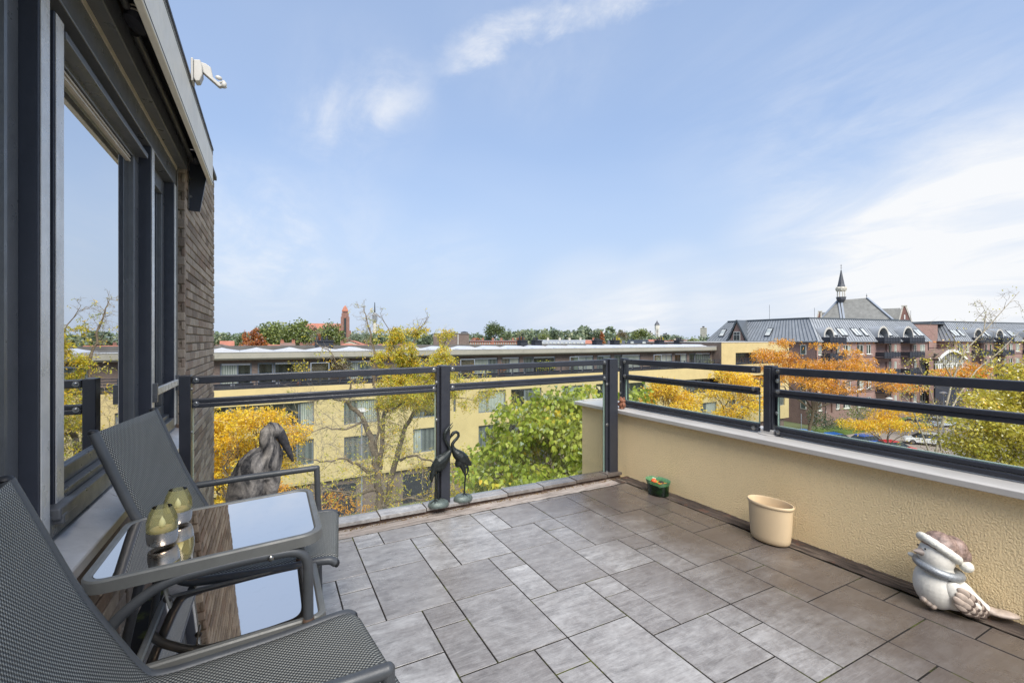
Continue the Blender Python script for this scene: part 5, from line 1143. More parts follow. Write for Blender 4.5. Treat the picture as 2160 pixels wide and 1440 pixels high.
for y in (8.0, 17.6):
    sb, rd, ev = 2.7, 4.55, 1.0; n_ = Vector((-(rd - ev), 0, sb * .8)).normalized()
    def ptl(y_, f, o): return Vector((-.25 + (sb * .8 + .25) * f, y_, ev + (rd - ev) * f)) + n_ * o
    m = MB(); m.add([ptl(y, .2, .03), ptl(y + 1.1, .2, .03), ptl(y + 1.1, .58, .03), ptl(y, .58, .03), ptl(y, .2, .14), ptl(y + 1.1, .2, .14), ptl(y + 1.1, .58, .14), ptl(y, .58, .14)], [(0, 1, 5, 4), (1, 2, 6, 5), (2, 3, 7, 6), (3, 0, 4, 7), (4, 5, 6, 7)]); o = m.build('roof_window', MT['vent'], A_, fix=True)
    m = MB(); m.add([ptl(y + .1, .23, .15), ptl(y + 1., .23, .15), ptl(y + 1., .55, .15), ptl(y + .1, .55, .15)], [(0, 1, 2, 3)]); m.build('pane', MT['pane_sky'], o)
LW = [(1.6, 2.5), (5.0, 6.6), (9.0, 10.0)]
for y0, y1 in LW:
    for z in (.35, -2.45, -5.25, -8.05):
        m = MB(); m.box(-.07, -.002, y0, y1, z - 1.5, z); o = m.build('window', MT['white_frame'], A_); m = MB(); m.box(-.085, -.071, y0 + .1, y1 - .1, z - 1.4, z - .1); m.build('pane', MT['pane_mid'], o)
B_ = mansard('brick_apartments', 'purple brown brick apartments with zinc roof, farther block behind the barrel roofed porch', (110.7, 38.5), -7., 42, 16,
             [(1.05, 2.9), (3.6, 4.7), (9.7, 10.5), (11.2, 12.0), (15.9, 16.9), (17.6, 19.0), (20.0, 21.4)], [(5.5, 8.3), (12.6, 15.2), (22.6, 25.4)], [(.9, 1.7), (3.2, .9), (9.4, .9), (11.2, .8), (16.2, 1.5), (19.3, 1.5)])
m = MB(); m.box(-8.6, .0, 2.5, 9, GZ, 4.05); m.build('link_wall', MT['far_brick'], B_)
m = MB(); m.box(-8.7, 1.9, 2.35, 9.1, 4.06, 4.25); m.box(-8.4, -6.9, 5, 6, 4.26, 5.0); m.build('link_roof', MT['zinc_seam'], B_)
m = MB()
for x in (-6.6, -4.7, -2.8, -.9): m.box(x - .4, x + .4, 2.46, 2.498, .62, .86)
m.build('ochre_brick_trim', plain('ochre_brick_link', lin(206, 140, 76), .8), B_)
for z in (-.4, -2.3, -4.9): m = MB(); m.box(-8.6, 0, 2.47, 2.498, z, z + .09); m.build('string_course', MT['vent'], B_)
# barrel-roofed porch in front of the link
m = MB(); n = 14; arch = [(-11.2 + 8.0 * k / n, -2.35 + 1.55 * math.sin(math.pi * k / n)) for k in range(n + 1)]
vs = []
for y in (-3.4, 2.4):
    for x, z in arch: vs.append((x, y, z))
    for x, z in arch: vs.append((x, y, z + .30))
q = n + 1; fs = []
for k in range(n): fs += [(q + k, q + k + 1, 3 * q + k + 1, 3 * q + k), (k, 2 * q + k, 2 * q + k + 1, k + 1), (k, k + 1, q + k + 1, q + k)]
m.add(vs, fs); po = m.build('porch_roof', MT['old_tile'], B_, smooth=40)
m = MB(); m.add([(x, -3.46, z - .1) for x, z in arch] + [(x, -3.46, z + .34) for x, z in arch] + [(x, -3.28, z + .34) for x, z in arch], [f for k in range(n) for f in ((k, k + 1, q + k + 1, q + k), (q + k, q + k + 1, 2 * q + k + 1, 2 * q + k))]); m.build('arch_trim', MT['white_frame'], po)
m = MB()
for k in range(14): x = -10.9 + .56 * k; zt = -2.4 + 1.5 * math.sin(math.pi * (x + 11.2) / 8.0); m.box(x - .06, x + .06, -2.9, -2.78, -5.2, zt); m.box(x + .07, x + .35, -2.86, -2.82, -5.2, -3.0) if k % 3 else None
m.box(-11.1, -3.3, -2.92, -2.76, -3.05, -2.9); m.build('porch_glazing', MT['white_frame'], B_)
m = MB(); m.box(-11, -3.4, -2.7, -2.6, GZ, -1.2); m.build('porch_pane', MT['pane_dark'], B_)
m = MB(); m.box(-11.4, -3.2, -3.2, -2.0, -5.6, -5.25); m.box(-11.2, -3.2, -2.95, -2.72, GZ, -5.61); m.build('porch_base', MT['balcony'], B_)
# ================================================================== old chapel with its ridge turret
CH = 118.; cp = at(1802, CH); ch = thing('chapel', 'old slate roofed chapel with slim ridge turret rising behind the zinc roof', 'church', (cp.x, cp.y, GZ), facing(1802), None, ORG0)
px_ = lambda p: (p - 1802) / FPX * CH; pz_ = lambda y: zpx(y, CH)
m = MB(); m.box(px_(1712), px_(1893), -6, 14, GZ, pz_(712)); m.build('wall', MT['church_brick'], ch)
m = MB(); rl, rr_ = px_(1774), px_(1824); zt, zb = pz_(627.5), pz_(712); x0, x1 = px_(1714), px_(1893)
m.add([(x0, -6.3, zb), (x1, -6.3, zb), (x1, 14, zb), (x0, 14, zb), (rl, 3, zt - .3), (rr_, 3, zt)], [(0, 1, 5, 4), (1, 2, 5), (2, 3, 4, 5), (3, 0, 4)]); rf = m.build('roof', MT['slate'], ch)
m = MB(); m.bar((x0, -6.35, zb + .1), (rl, 2.95, zt - .2), .5, .16); m.bar((x1 - 0, -6.35, zb + .1), (rr_, 2.95, zt + .1), .55, .16); m.bar((px_(1790), -6.4, zb + .15), (px_(1779), 2.8, zt - .1), .45, .16); m.bar((px_(1785), -6.45, zb + .15), (px_(1774), 2.8, zt - .1), .35, .14); m.build('lead_flashing', MT['lead'], rf)
tx = px_(1779); ty = 2.2; tz = pz_(637)
m = MB(); m.lathe([(.35, pz_(637)), (1.02, pz_(629)), (1.05, pz_(625.2))], 8, (tx, ty, 0)); m.lathe([(1.12, pz_(625)), (1.12, pz_(623.6))], 8, (tx, ty, 0)); tr = m.build('turret', MT['dark_slate'], ch)
m = MB()
for k in range(8): a = math.pi / 8 + k * math.pi / 4; m.tube([(tx + .86 * math.cos(a), ty + .86 * math.sin(a), pz_(623.7)), (tx + .86 * math.cos(a), ty + .86 * math.sin(a), pz_(611))], .13, 6)
m.lathe([(1.0, pz_(611)), (1.15, pz_(610)), (1.28, pz_(606)), (1.22, pz_(603.5)), (.9, pz_(602))], 8, (tx, ty, 0))
for k in range(8): a = k * math.pi / 4; m.add([(tx + 1.3 * math.cos(a - .36), ty + 1.3 * math.sin(a - .36), pz_(606)), (tx + 1.3 * math.cos(a + .36), ty + 1.3 * math.sin(a + .36), pz_(606)), (tx + 1.2 * math.cos(a), ty + 1.2 * math.sin(a), pz_(601.4)), (tx + .7 * math.cos(a), ty + .7 * math.sin(a), pz_(603))], [(0, 1, 2), (1, 3, 2), (3, 0, 2)])
m.build('lantern', MT['stone_trim'], tr)
m = MB(); m.lathe([(.98, pz_(604)), (.72, pz_(596)), (.14, pz_(568)), (.10, pz_(566))], 8, (tx, ty, 0)); m.build('spire', MT['dark_slate'], tr)
m = MB(); m.tube([(tx, ty, pz_(567)), (tx, ty, pz_(552.5))], [.06, .035], 6); m.lathe([(0, pz_(557)), (.16, pz_(555.5)), (0, pz_(554))], 8, (tx, ty, 0)); m.lathe([(0, pz_(569)), (.2, pz_(567.5)), (0, pz_(566))], 8, (tx, ty, 0)); m.tube([(tx - .2, ty, pz_(560.5)), (tx + .2, ty, pz_(560.5))], .035, 6); m.build('finial', MT['dark_slate'], tr)
m = MB(); m.tube([(rr_ - .1, 3, zt), (rr_ - .1, 3, pz_(619))], .05, 5); m.lathe([(0, pz_(624.5)), (.18, pz_(623)), (0, pz_(621.5))], 8, (rr_ - .1, 3, 0)); m.build('ridge_finial', MT['dark_slate'], rf)
# wings with crow-stepped gables
m = MB(); m.add([(px_(1838), 0, pz_(712)), (px_(1876), 0, pz_(712)), (px_(1884), 6, pz_(652)), (px_(1838), 6, pz_(652))], [(0, 1, 2, 3)]); m.add([(px_(1842), -1., pz_(704)), (px_(1880), -1., pz_(704)), (px_(1878), 2.4, pz_(651.5)), (px_(1840), 2.4, pz_(652))], [(0, 1, 2, 3), (3, 2, 1, 0)]); m.build('wing_roof', MT['slate'], ch)
def gablet(pxs, ytop, mat, name):
    m = MB(); a, b, c, d = pxs; m.prism([(px_(a), pz_(712)), (px_(b), pz_(712)), (px_(d), pz_(ytop)), (px_(c), pz_(ytop))], lambda u, v, w_: Vector((u, w_, v)), -2.2, -1.6); g_ = m.build(name, MT['church_brick'], ch, fix=True)
    m = MB(); m.box(px_(c) - .25, px_(d) + .25, -2.35, -1.45, pz_(ytop), pz_(ytop - 1.6)); m.bar((px_(b), -1.9, pz_(712)), (px_(d), -1.9, pz_(ytop)), .8, .28, (1, 0, 0)); m.bar((px_(a), -1.9, pz_(712)), (px_(c), -1.9, pz_(ytop)), .8, .28, (1, 0, 0)); m.build('gable_coping', MT['stone_trim'], g_)
    return g_
g1 = gablet((1867, 1902, 1879.5, 1884), 650, 'church_brick', 'gable'); m = MB(); m.box(px_(1881.2), px_(1883.2), -2.26, -2.21, pz_(676), pz_(667)); m.build('window', MT['white_frame'], g1)
gablet((1727, 1744, 1740.5, 1744.5), 656, 'church_brick', 'gable')
m = MB(); m.add([(px_(1744), -1.6, pz_(700)), (px_(1762), -1.6, pz_(690)), (px_(1760), 2, pz_(656)), (px_(1744), 2, pz_(656))], [(0, 1, 2, 3), (3, 2, 1, 0)]); m.build('wing_roof', MT['slate'], ch)
# ================================================================== skyline
def faced(name, label, cat, px, d, group=None):
    p = at(px, d); return thing(name, label, cat, (p.x, p.y, GZ), facing(px), group, ORG0), (lambda q: (q - px) / FPX * d * (1 + ((px - 1080) / FPX) ** 2) ** .5 / (1 + ((px - 1080) / FPX) ** 2) ** 0 * 1.0), (lambda y: zpx(y, d))
# brick church with tower
c, X, Z = faced('brick_church', 'red brick church with tall square tower and long tiled nave beyond the trees', 'church', 728, 330.)
m = MB(); m.box(X(640), X(721), 2, 20, GZ, Z(700)); m.build('nave_wall', MT['church_brick'], c)
m = MB(); m.add([(X(640), 1, Z(704)), (X(721), 1, Z(704)), (X(721), 11, Z(681.5)), (X(640), 11, Z(681.5)), (X(640), 21, Z(704)), (X(721), 21, Z(704))], [(0, 1, 2, 3), (3, 2, 5, 4)]); m.build('nave_roof', MT['red_tile'], c)
m = MB(); w_ = X(735) - X(721); a, b = X(721.2), X(734.8); m.box(a, b, 0, w_, GZ, Z(660)); m.box(a + .5, b - .5, .5, w_ - .5, Z(660), Z(656.5)); t_ = m.build('tower', MT['church_brick'], c)
m = MB(); m.box(a - .5, a + 1.2, -.5, 1.2, GZ, Z(668)); m.box(b - 1.2, b + .5, -.5, 1.2, GZ, Z(668)); m.box(a - 1.3, a + .9, -1., 1.2, GZ, Z(697)); m.box(b - .9, b + 1.5, -1., 1.2, GZ, Z(697)); m.build('buttress', MT['church_brick'], t_)
m = MB(); mid = (a + b) / 2; m.box(mid - .75, mid + .75, -.12, -.02, Z(712), Z(670.5)); m.box(a + 1, b - 1, .38, .48, Z(659), Z(658)); m.build('louvre', MT['pane_dark'], t_)
m = MB(); m.lathe([(w_ * .62, Z(656.5)), (w_ * .62, Z(655)), (w_ * .33, Z(648)), (0, Z(643))], 4, (mid, w_ / 2, 0), 1, 1, R(45)); m.build('spire', MT['red_tile'], t_); 
# television tower
c, X, Z = faced('television_tower', 'grey concrete television tower with stacked antenna platforms and needle mast', 'tower', 790.5, 900.)
m = MB(); k = 900 / FPX; m.lathe([(4.0 * k, GZ), (3.6 * k, Z(700)), (3.4 * k, Z(679))], 16); m.build('shaft', MT['stone_trim'], c, smooth=40)
m = MB()
for y, r in ((678, 5.6), (675.5, 6.1), (673, 6.1), (670.5, 6.0), (668, 5.9), (665.5, 5.6), (663, 4.2), (661.5, 3.6)): m.lathe([(r * k, Z(y)), (r * k, Z(y - 1.1))], 16)
m.lathe([(4.0 * k, Z(679)), (4.4 * k, Z(663)), (2.6 * k, Z(660)), (1.0 * k, Z(659))], 16); m.build('platform', plain('grey_concrete', lin(156, 159, 164), .7), c)
m = MB(); m.tube([(0, 0, Z(660)), (0, 0, Z(649)), (0, 0, Z(637.5))], [1.5 * k, 1.1 * k, .6 * k], 8); m.build('mast', MT['vent'], c)
# water tower
c, X, Z = faced('water_tower', 'white water tower with pointed dark roof beyond the flat roof', 'tower', 1386, 520.)
k = 520 / FPX; m = MB()
for i in range(8): a = math.pi / 8 + i * math.pi / 4; m.tube([(4.4 * k * math.cos(a), 4.4 * k * math.sin(a), GZ), (4.2 * k * math.cos(a), 4.2 * k * math.sin(a), Z(693.5))], .85 * k, 6)
for y in (711, 704, 695): m.lathe([(4.8 * k, Z(y)), (4.8 * k, Z(y - 1.2))], 8, (0, 0, 0), 1, 1, math.pi / 8)
m.build('leg', plain('white_concrete', lin(208, 206, 196), .7), c)
m = MB(); m.lathe([(2.6 * k, GZ), (2.6 * k, Z(694))], 8); m.build('stair_shaft', MT['church_brick'], c)
m = MB(); m.lathe([(4.9 * k, Z(694)), (5.3 * k, Z(692)), (5.3 * k, Z(687)), (5.6 * k, Z(686.5)), (5.6 * k, Z(685.5))], 8, (0, 0, 0), 1, 1, math.pi / 8); m.build('tank', plain('pale_concrete', lin(206, 202, 190), .7), c)
m = MB(); m.lathe([(5.9 * k, Z(685.5)), (4.4 * k, Z(682.5)), (1.2 * k, Z(678)), (.2 * k, Z(676)), (.1 * k, Z(674))], 8, (0, 0, 0), 1, 1, math.pi / 8); m.build('roof', MT['dark_slate'], c)
# far flats
def slab(label, px, d, hw, ytop, mat, nwin, name='apartment_tower', cat='building'):
    c, X, Z = faced(name, label, cat, px, d); k = d / FPX; m = MB(); m.box(-hw * k, hw * k, 0, hw * k * 1.2, GZ, Z(ytop)); m.build('wall', MT[mat], c)
    m = MB(); z = Z(ytop) - .8
    while z > GZ + 4:
        m.box(-hw * k * .94, hw * k * .94, -.15, -.02, z - 1.4, z); z -= 2.9
    m.build('window_band', MT['pane_mid'], c); m = MB(); m.box(-hw * k * .4, hw * k * .3, 1, hw * k, Z(ytop), Z(ytop) + 2.2); m.build('roof_box', MT['vent'], c)
slab('small grey apartment tower on the skyline left of the zinc roof', 1484, 700, 6.5, 691, 'stone_trim', 4)
slab('low white office slab beside the water tower', 1372, 640, 5.0, 701, 'stone_trim', 4)
slab('long white flats right of the water tower on the skyline', 1403, 800, 11, 706, 'stone_trim', 4)
# brown brick box standing on the roofs behind
c, X, Z = faced('brick_roof_house', 'windowless brown brick block with white pipe behind the bare tree', 'building', 956, 58.)
k = 58 / FPX; m = MB(); m.box(X(915), X(989), 0, 5, GZ, Z(703.5)); m.build('wall', MT['far_brick_dark'], c)
m = MB(); m.box(X(914), X(990), -.1, 5.1, Z(703.5), Z(702.6)); m.build('roof', MT['coping'], c)
m = MB(); m.tube([(X(966), -.15, GZ), (X(966), -.15, Z(705))], .05, 6); m.build('drain_pipe', MT['white_frame'], c)
m = MB(); m.lathe([(.45, Z(702.5)), (.5, Z(700)), (.2, Z(698.5)), (0, Z(698))], 10, (X(980), 2, 0)); m.lathe([(.2, Z(702.5)), (.2, Z(700.5))], 8, (X(945), 2, 0)); m.lathe([(.15, Z(702.5)), (.15, Z(700.5))], 8, (X(953), 2, 0)); m.build('roof_vent', MT['vent'], c)
# ---- houses
def house(label, px, d, hw, yridge, yeave, wall, roof, kind='house', wins=0, chim=(), group=None, hip=0., depth=9, lights=0, name='row_house', turn=0, wmat='pane_curtain'):
    p = at(px, d); c = thing(name, label, kind, (p.x, p.y, GZ), facing(px) + R(turn), group, ORG0); k = d / FPX * 1.02; Z = lambda y: zpx(y, d); x0, x1 = -hw * k, hw * k; e, r = Z(yeave), Z(yridge)
    m = MB(); m.prism([(0, GZ), (0, e), (depth / 2, r - .1 if not hip else e), (depth, e), (depth, GZ)], lambda u, v, w_: Vector((w_, u, v)), x0, x1); m.build('wall', MT[wall], c, fix=True)
    h_ = hip * k; m = MB(); o = .35
    m.add([(x0 - o, -o, e - .1), (x1 + o, -o, e - .1), (x1 + o, depth + o, e - .1), (x0 - o, depth + o, e - .1), (x0 - o + h_, depth / 2, r), (x1 + o - h_, depth / 2, r)], [(0, 1, 5, 4), (1, 2, 5), (2, 3, 4, 5), (3, 0, 4)] if hip else [(0, 1, 5, 4), (2, 3, 4, 5)])
    rf = m.build('roof', MT[roof], c)
    if wins:
        m = MB()
        for i in range(wins):
            x = x0 + (x1 - x0) * (i + .5) / wins; w_ = (x1 - x0) / wins * .22
            m.box(x - w_, x + w_, -.12, -.02, e - 2.0, e - .5)
        m.build('window', MT[wmat], c)
    for f in chim:
        m = MB(); x = x0 + (x1 - x0) * f; m.box(x - .42, x + .42, depth / 2 - .3, depth / 2 + .3, e, r + .55); m.box(x - .48, x + .48, depth / 2 - .36, depth / 2 + .36, r + .55, r + .68); m.tube([(x - .2, depth / 2, r + .65), (x - .2, depth / 2, r + 1.0)], .12, 6); m.tube([(x + .2, depth / 2, r + .65), (x + .2, depth / 2, r + .95)], .12, 6); m.build('chimney', MT[wall], rf)
    if lights:
        m = MB()
        for i in range(lights):
            x = x0 + (x1 - x0) * (i + .5) / lights; f = .42; y = depth / 2 * f; z = e + (r - e) * f; m.box(x - .45, x + .45, y - .7, y + .1, z - .2, z + .5)
        m.build('roof_window', MT['pane_sky'], rf)
    return c
house('long orange tiled terrace roof at the left of the skyline trees', 500, 120, 60, 735, 741, 'church_brick', 'red_tile', chim=(.2, .62))
house('red gabled house beside the house corner, left of the rust coloured tree', 479, 150, 11, 719, 733, 'church_brick', 'red_tile', wins=2)
house('cream gabled cottage at the foot of the rust coloured tree', 499, 140, 7, 725.5, 734, 'stone_trim', 'old_tile', turn=70)
house('orange roofed house between the rust tree and the grey gabled house', 585, 140, 16, 727, 735, 'church_brick', 'red_tile', chim=(.85,))
house('house with brown roof and two chimneys before the tall green trees', 607, 132, 12, 723, 734, 'orange_brick', 'old_tile', chim=(.05, .95))
house('low orange roofed row under the tall green trees', 645, 138, 28, 729, 737, 'church_brick', 'red_tile', chim=(.35,))
house('small red hipped house right of the church tower foot', 733, 150, 19, 724.5, 733, 'church_brick', 'red_tile', hip=12, chim=(.2,))
house('long orange roof strip behind the bare tree', 800, 160, 62, 726, 733, 'church_brick', 'red_tile', chim=(.3, .7))
house('white house with orange gable behind the bare tree', 764, 190, 8, 718, 725, 'stone_trim', 'red_tile', wins=2, turn=60)
house('orange brick terrace with many small white windows', 1045, 175, 53, 717.5, 719.5, 'orange_brick', 'dark_slate', wins=22, chim=(.08, .25, .45, .62, .85), depth=8)
house('bright orange tiled roof in front of the orange brick terrace', 1060, 150, 42, 726, 733, 'orange_brick', 'red_tile', chim=(.25,))
house('grey slate roofed terrace with black roof boxes', 1190, 185, 57, 716.5, 729, 'stone_trim', 'zinc', chim=(.2, .42, .6, .8), lights=14, depth=10)
house('red tiled house right of the grey slate terrace', 1252, 165, 15, 717, 727, 'orange_brick', 'red_tile', chim=(.5,))
house('grey brown house between the rust column tree and the black roof', 1300, 180, 16, 718, 727, 'far_brick_dark', 'dark_slate', chim=(.3,), wins=4)
house('black hipped roof house with two roof windows', 1346, 130, 24, 716.5, 729, 'far_brick_dark', 'vent', hip=6, lights=2)
house('small orange roofed house under the water tower', 1380, 210, 12, 716, 724, 'stone_trim', 'red_tile', wins=3)
house('red roofed house left of the zinc mansard building', 1420, 200, 18, 718.5, 725, 'stone_trim', 'red_tile', wins=4, chim=(.6,))
house('white walled house with brown roof near the zinc building', 1452, 230, 14, 716, 722, 'stone_trim', 'old_tile', wins=3)
# ================================================================== trees
def crown_pts(blobs, n, drop=0.):
    """points through a set of lumps: (x, y, z, rx, ry, rz, weight)"""
    w_ = np.array([b[6] if len(b) > 6 else b[3] * b[5] for b in blobs]); w_ = w_ / w_.sum(); k = rng.choice(len(blobs), n, p=w_); B_ = np.array([b[:6] for b in blobs])[k]
    d = rng.normal(size=(n, 3)); d /= np.linalg.norm(d, axis=1, keepdims=True); r = rng.random(n) ** .38
    wob = 1 + .22 * np.sin(d[:, 0] * 6 + k) * np.sin(d[:, 1] * 5 + 2 * k) + .16 * np.sin(d[:, 2] * 8 + k * 3)
    return B_[:, :3] + d * (r * wob)[:, None] * B_[:, 3:], d, k
def limb(mb, a, b, r0, r1, wob=.08, n=5, side=6):
    a = Vector(a); b = Vector(b); L_ = (b - a).length; pts = []
    for i in range(n + 1): f = i / n; pts.append(a.lerp(b, f) + (Vector((random.gauss(0, 1), random.gauss(0, 1), random.gauss(0, .6))) * L_ * wob * math.sin(math.pi * f) * .5) + Vector((0, 0, L_ * .06 * math.sin(math.pi * f))))
    mb.tube(pts, [r0 + (r1 - r0) * i / n for i in range(n + 1)], side); return pts
def clumps(blobs, per, grow=1.):            # break lumps into leaf clumps with gaps between them
    out = []
    for b in blobs:
        for i in range(per):
            d = rng.normal(size=3); d /= np.linalg.norm(d); r = .55 + .5 * rng.random(); s_ = (.26 + .2 * rng.random()) * grow
            out.append((b[0] + d[0] * b[3] * r * .85, b[1] + d[1] * b[4] * r * .85, b[2] + d[2] * b[5] * r * .85, b[3] * s_ * 1.15, b[4] * s_ * 1.15, b[5] * s_, b[3] * b[5] * s_ * s_))
    return out
def tree(name, label, base, blobs, n, size, mat, cat='tree', group=None, trunk=.2, per=9, elong=.6, droop=.25, heart=False, top=None, bark='bark', gap=True, sub=True, frond=0, grow=1.):
    """base: trunk foot; blobs: crown lumps in world metres"""
    base = Vector(base); t = thing(name, label, cat, tuple(base), 0, group); cl = clumps(blobs, per, grow) if gap else blobs
    P, d, k = crown_pts(cl, n); D = d * .8 + rng.normal(size=(n, 3)) * .8; D[:, 2] -= droop
    hz = P[:, 2]; f = (hz - hz.min()) / (np.ptp(hz) + 1e-6)
    ck = rng.random(len(cl))[k]; tint = np.clip(.55 * rng.random(n) + .45 * ck, 0, 1)
    if frond:
        # feathery leaves: each one a hanging string of leaflets
        PP, DD, TT = [], [], []
        for j in range(frond):
            PP.append(P + D / np.linalg.norm(D, axis=1, keepdims=True) * size * .55 * j + np.array([0, 0, -.012 * j * j * size * 6])); DD.append(D * .6 + rng.normal(size=(n, 3)) * .75 + np.array([0, 0, -.25 * j * .4])); TT.append(tint)
        P = np.concatenate(PP); D = np.concatenate(DD); tint = np.concatenate(TT)
    leafmesh(P, D, rng.normal(size=(len(P), 3)), size * (.75 + .5 * rng.random(len(P))), size * elong, 'crown', MT[mat], t, heart=heart, tint=tint)
    m = MB(); zt = top if top is not None else min(b[2] for b in blobs)
    c0 = Vector((float(np.mean([b[0] for b in blobs])), float(np.mean([b[1] for b in blobs])), zt)); pts = limb(m, base, (base + c0) / 2 + Vector((0, 0, (c0.z - base.z) * .15)), trunk, trunk * .75, .03, 5, 8); e = pts[-1]
    for b in blobs:
        q = Vector((b[0], b[1], b[2])); pp = limb(m, e, q, trunk * .5, trunk * .16, .10)
        if sub:
            for i in range(5):
                dd = Vector(rng.normal(size=3)).normalized(); limb(m, pp[random.randint(2, 4)], q + Vector((dd.x * b[3], dd.y * b[4], dd.z * b[5])) * .85, trunk * .16, trunk * .03, .12, 4, 5)
    m.build('trunk', MT[bark], t, smooth=70); return t
def blob(px, py, d, rpx, rpy, dep=None, wt=None):      # crown lump seen around a photo pixel at distance d
    p = at(px, d, py); k = d / FPX; b = [p.x, p.y, p.z, rpx * k, (dep or rpx) * k, rpy * k]
    if wt: b.append(wt)
    return tuple(b)
def foot(px, d): p = at(px, d); return (p.x, p.y, GZ)
# --- near, beyond the front railing
D1 = 23.
tree('honey_locust', 'dense golden yellow tree beyond the left part of the front railing', foot(500, 24), [blob(470, 905, D1, 62, 42), blob(560, 893, 22.5, 62, 34), blob(525, 950, 23.5, 85, 36), blob(620, 912, 22.5, 45, 22), blob(440, 985, 23.5, 60, 42), blob(580, 985, 23, 50, 24), blob(380, 920, 23.5, 60, 60), blob(500, 1050, 24, 55, 22), blob(520, 880, 24, 70, 22)], 7200, .15, 'leaf_yellow', trunk=.16, per=12, elong=.42, droop=.75, frond=4)
D3 = 12.
tree('catalpa_tree', 'broad leaved green tree with some yellow leaves right of the bronze cranes', foot(1180, 12.6), [blob(1180, 868, 12, 95, 54), blob(1265, 842, 12, 80, 36), blob(1095, 905, 11.8, 92, 54), blob(1150, 960, 11.6, 125, 78), blob(1240, 935, 11.6, 80, 90), blob(1045, 985, 11.6, 92, 50), blob(1180, 1040, 11.4, 140, 66), blob(1340, 880, 12.4, 60, 60), blob(1290, 1010, 12, 70, 80), blob(1020, 1040, 12, 60, 34)], 11500, .106, 'leaf_green', trunk=.15, per=14, elong=.92, droop=.95, heart=True)
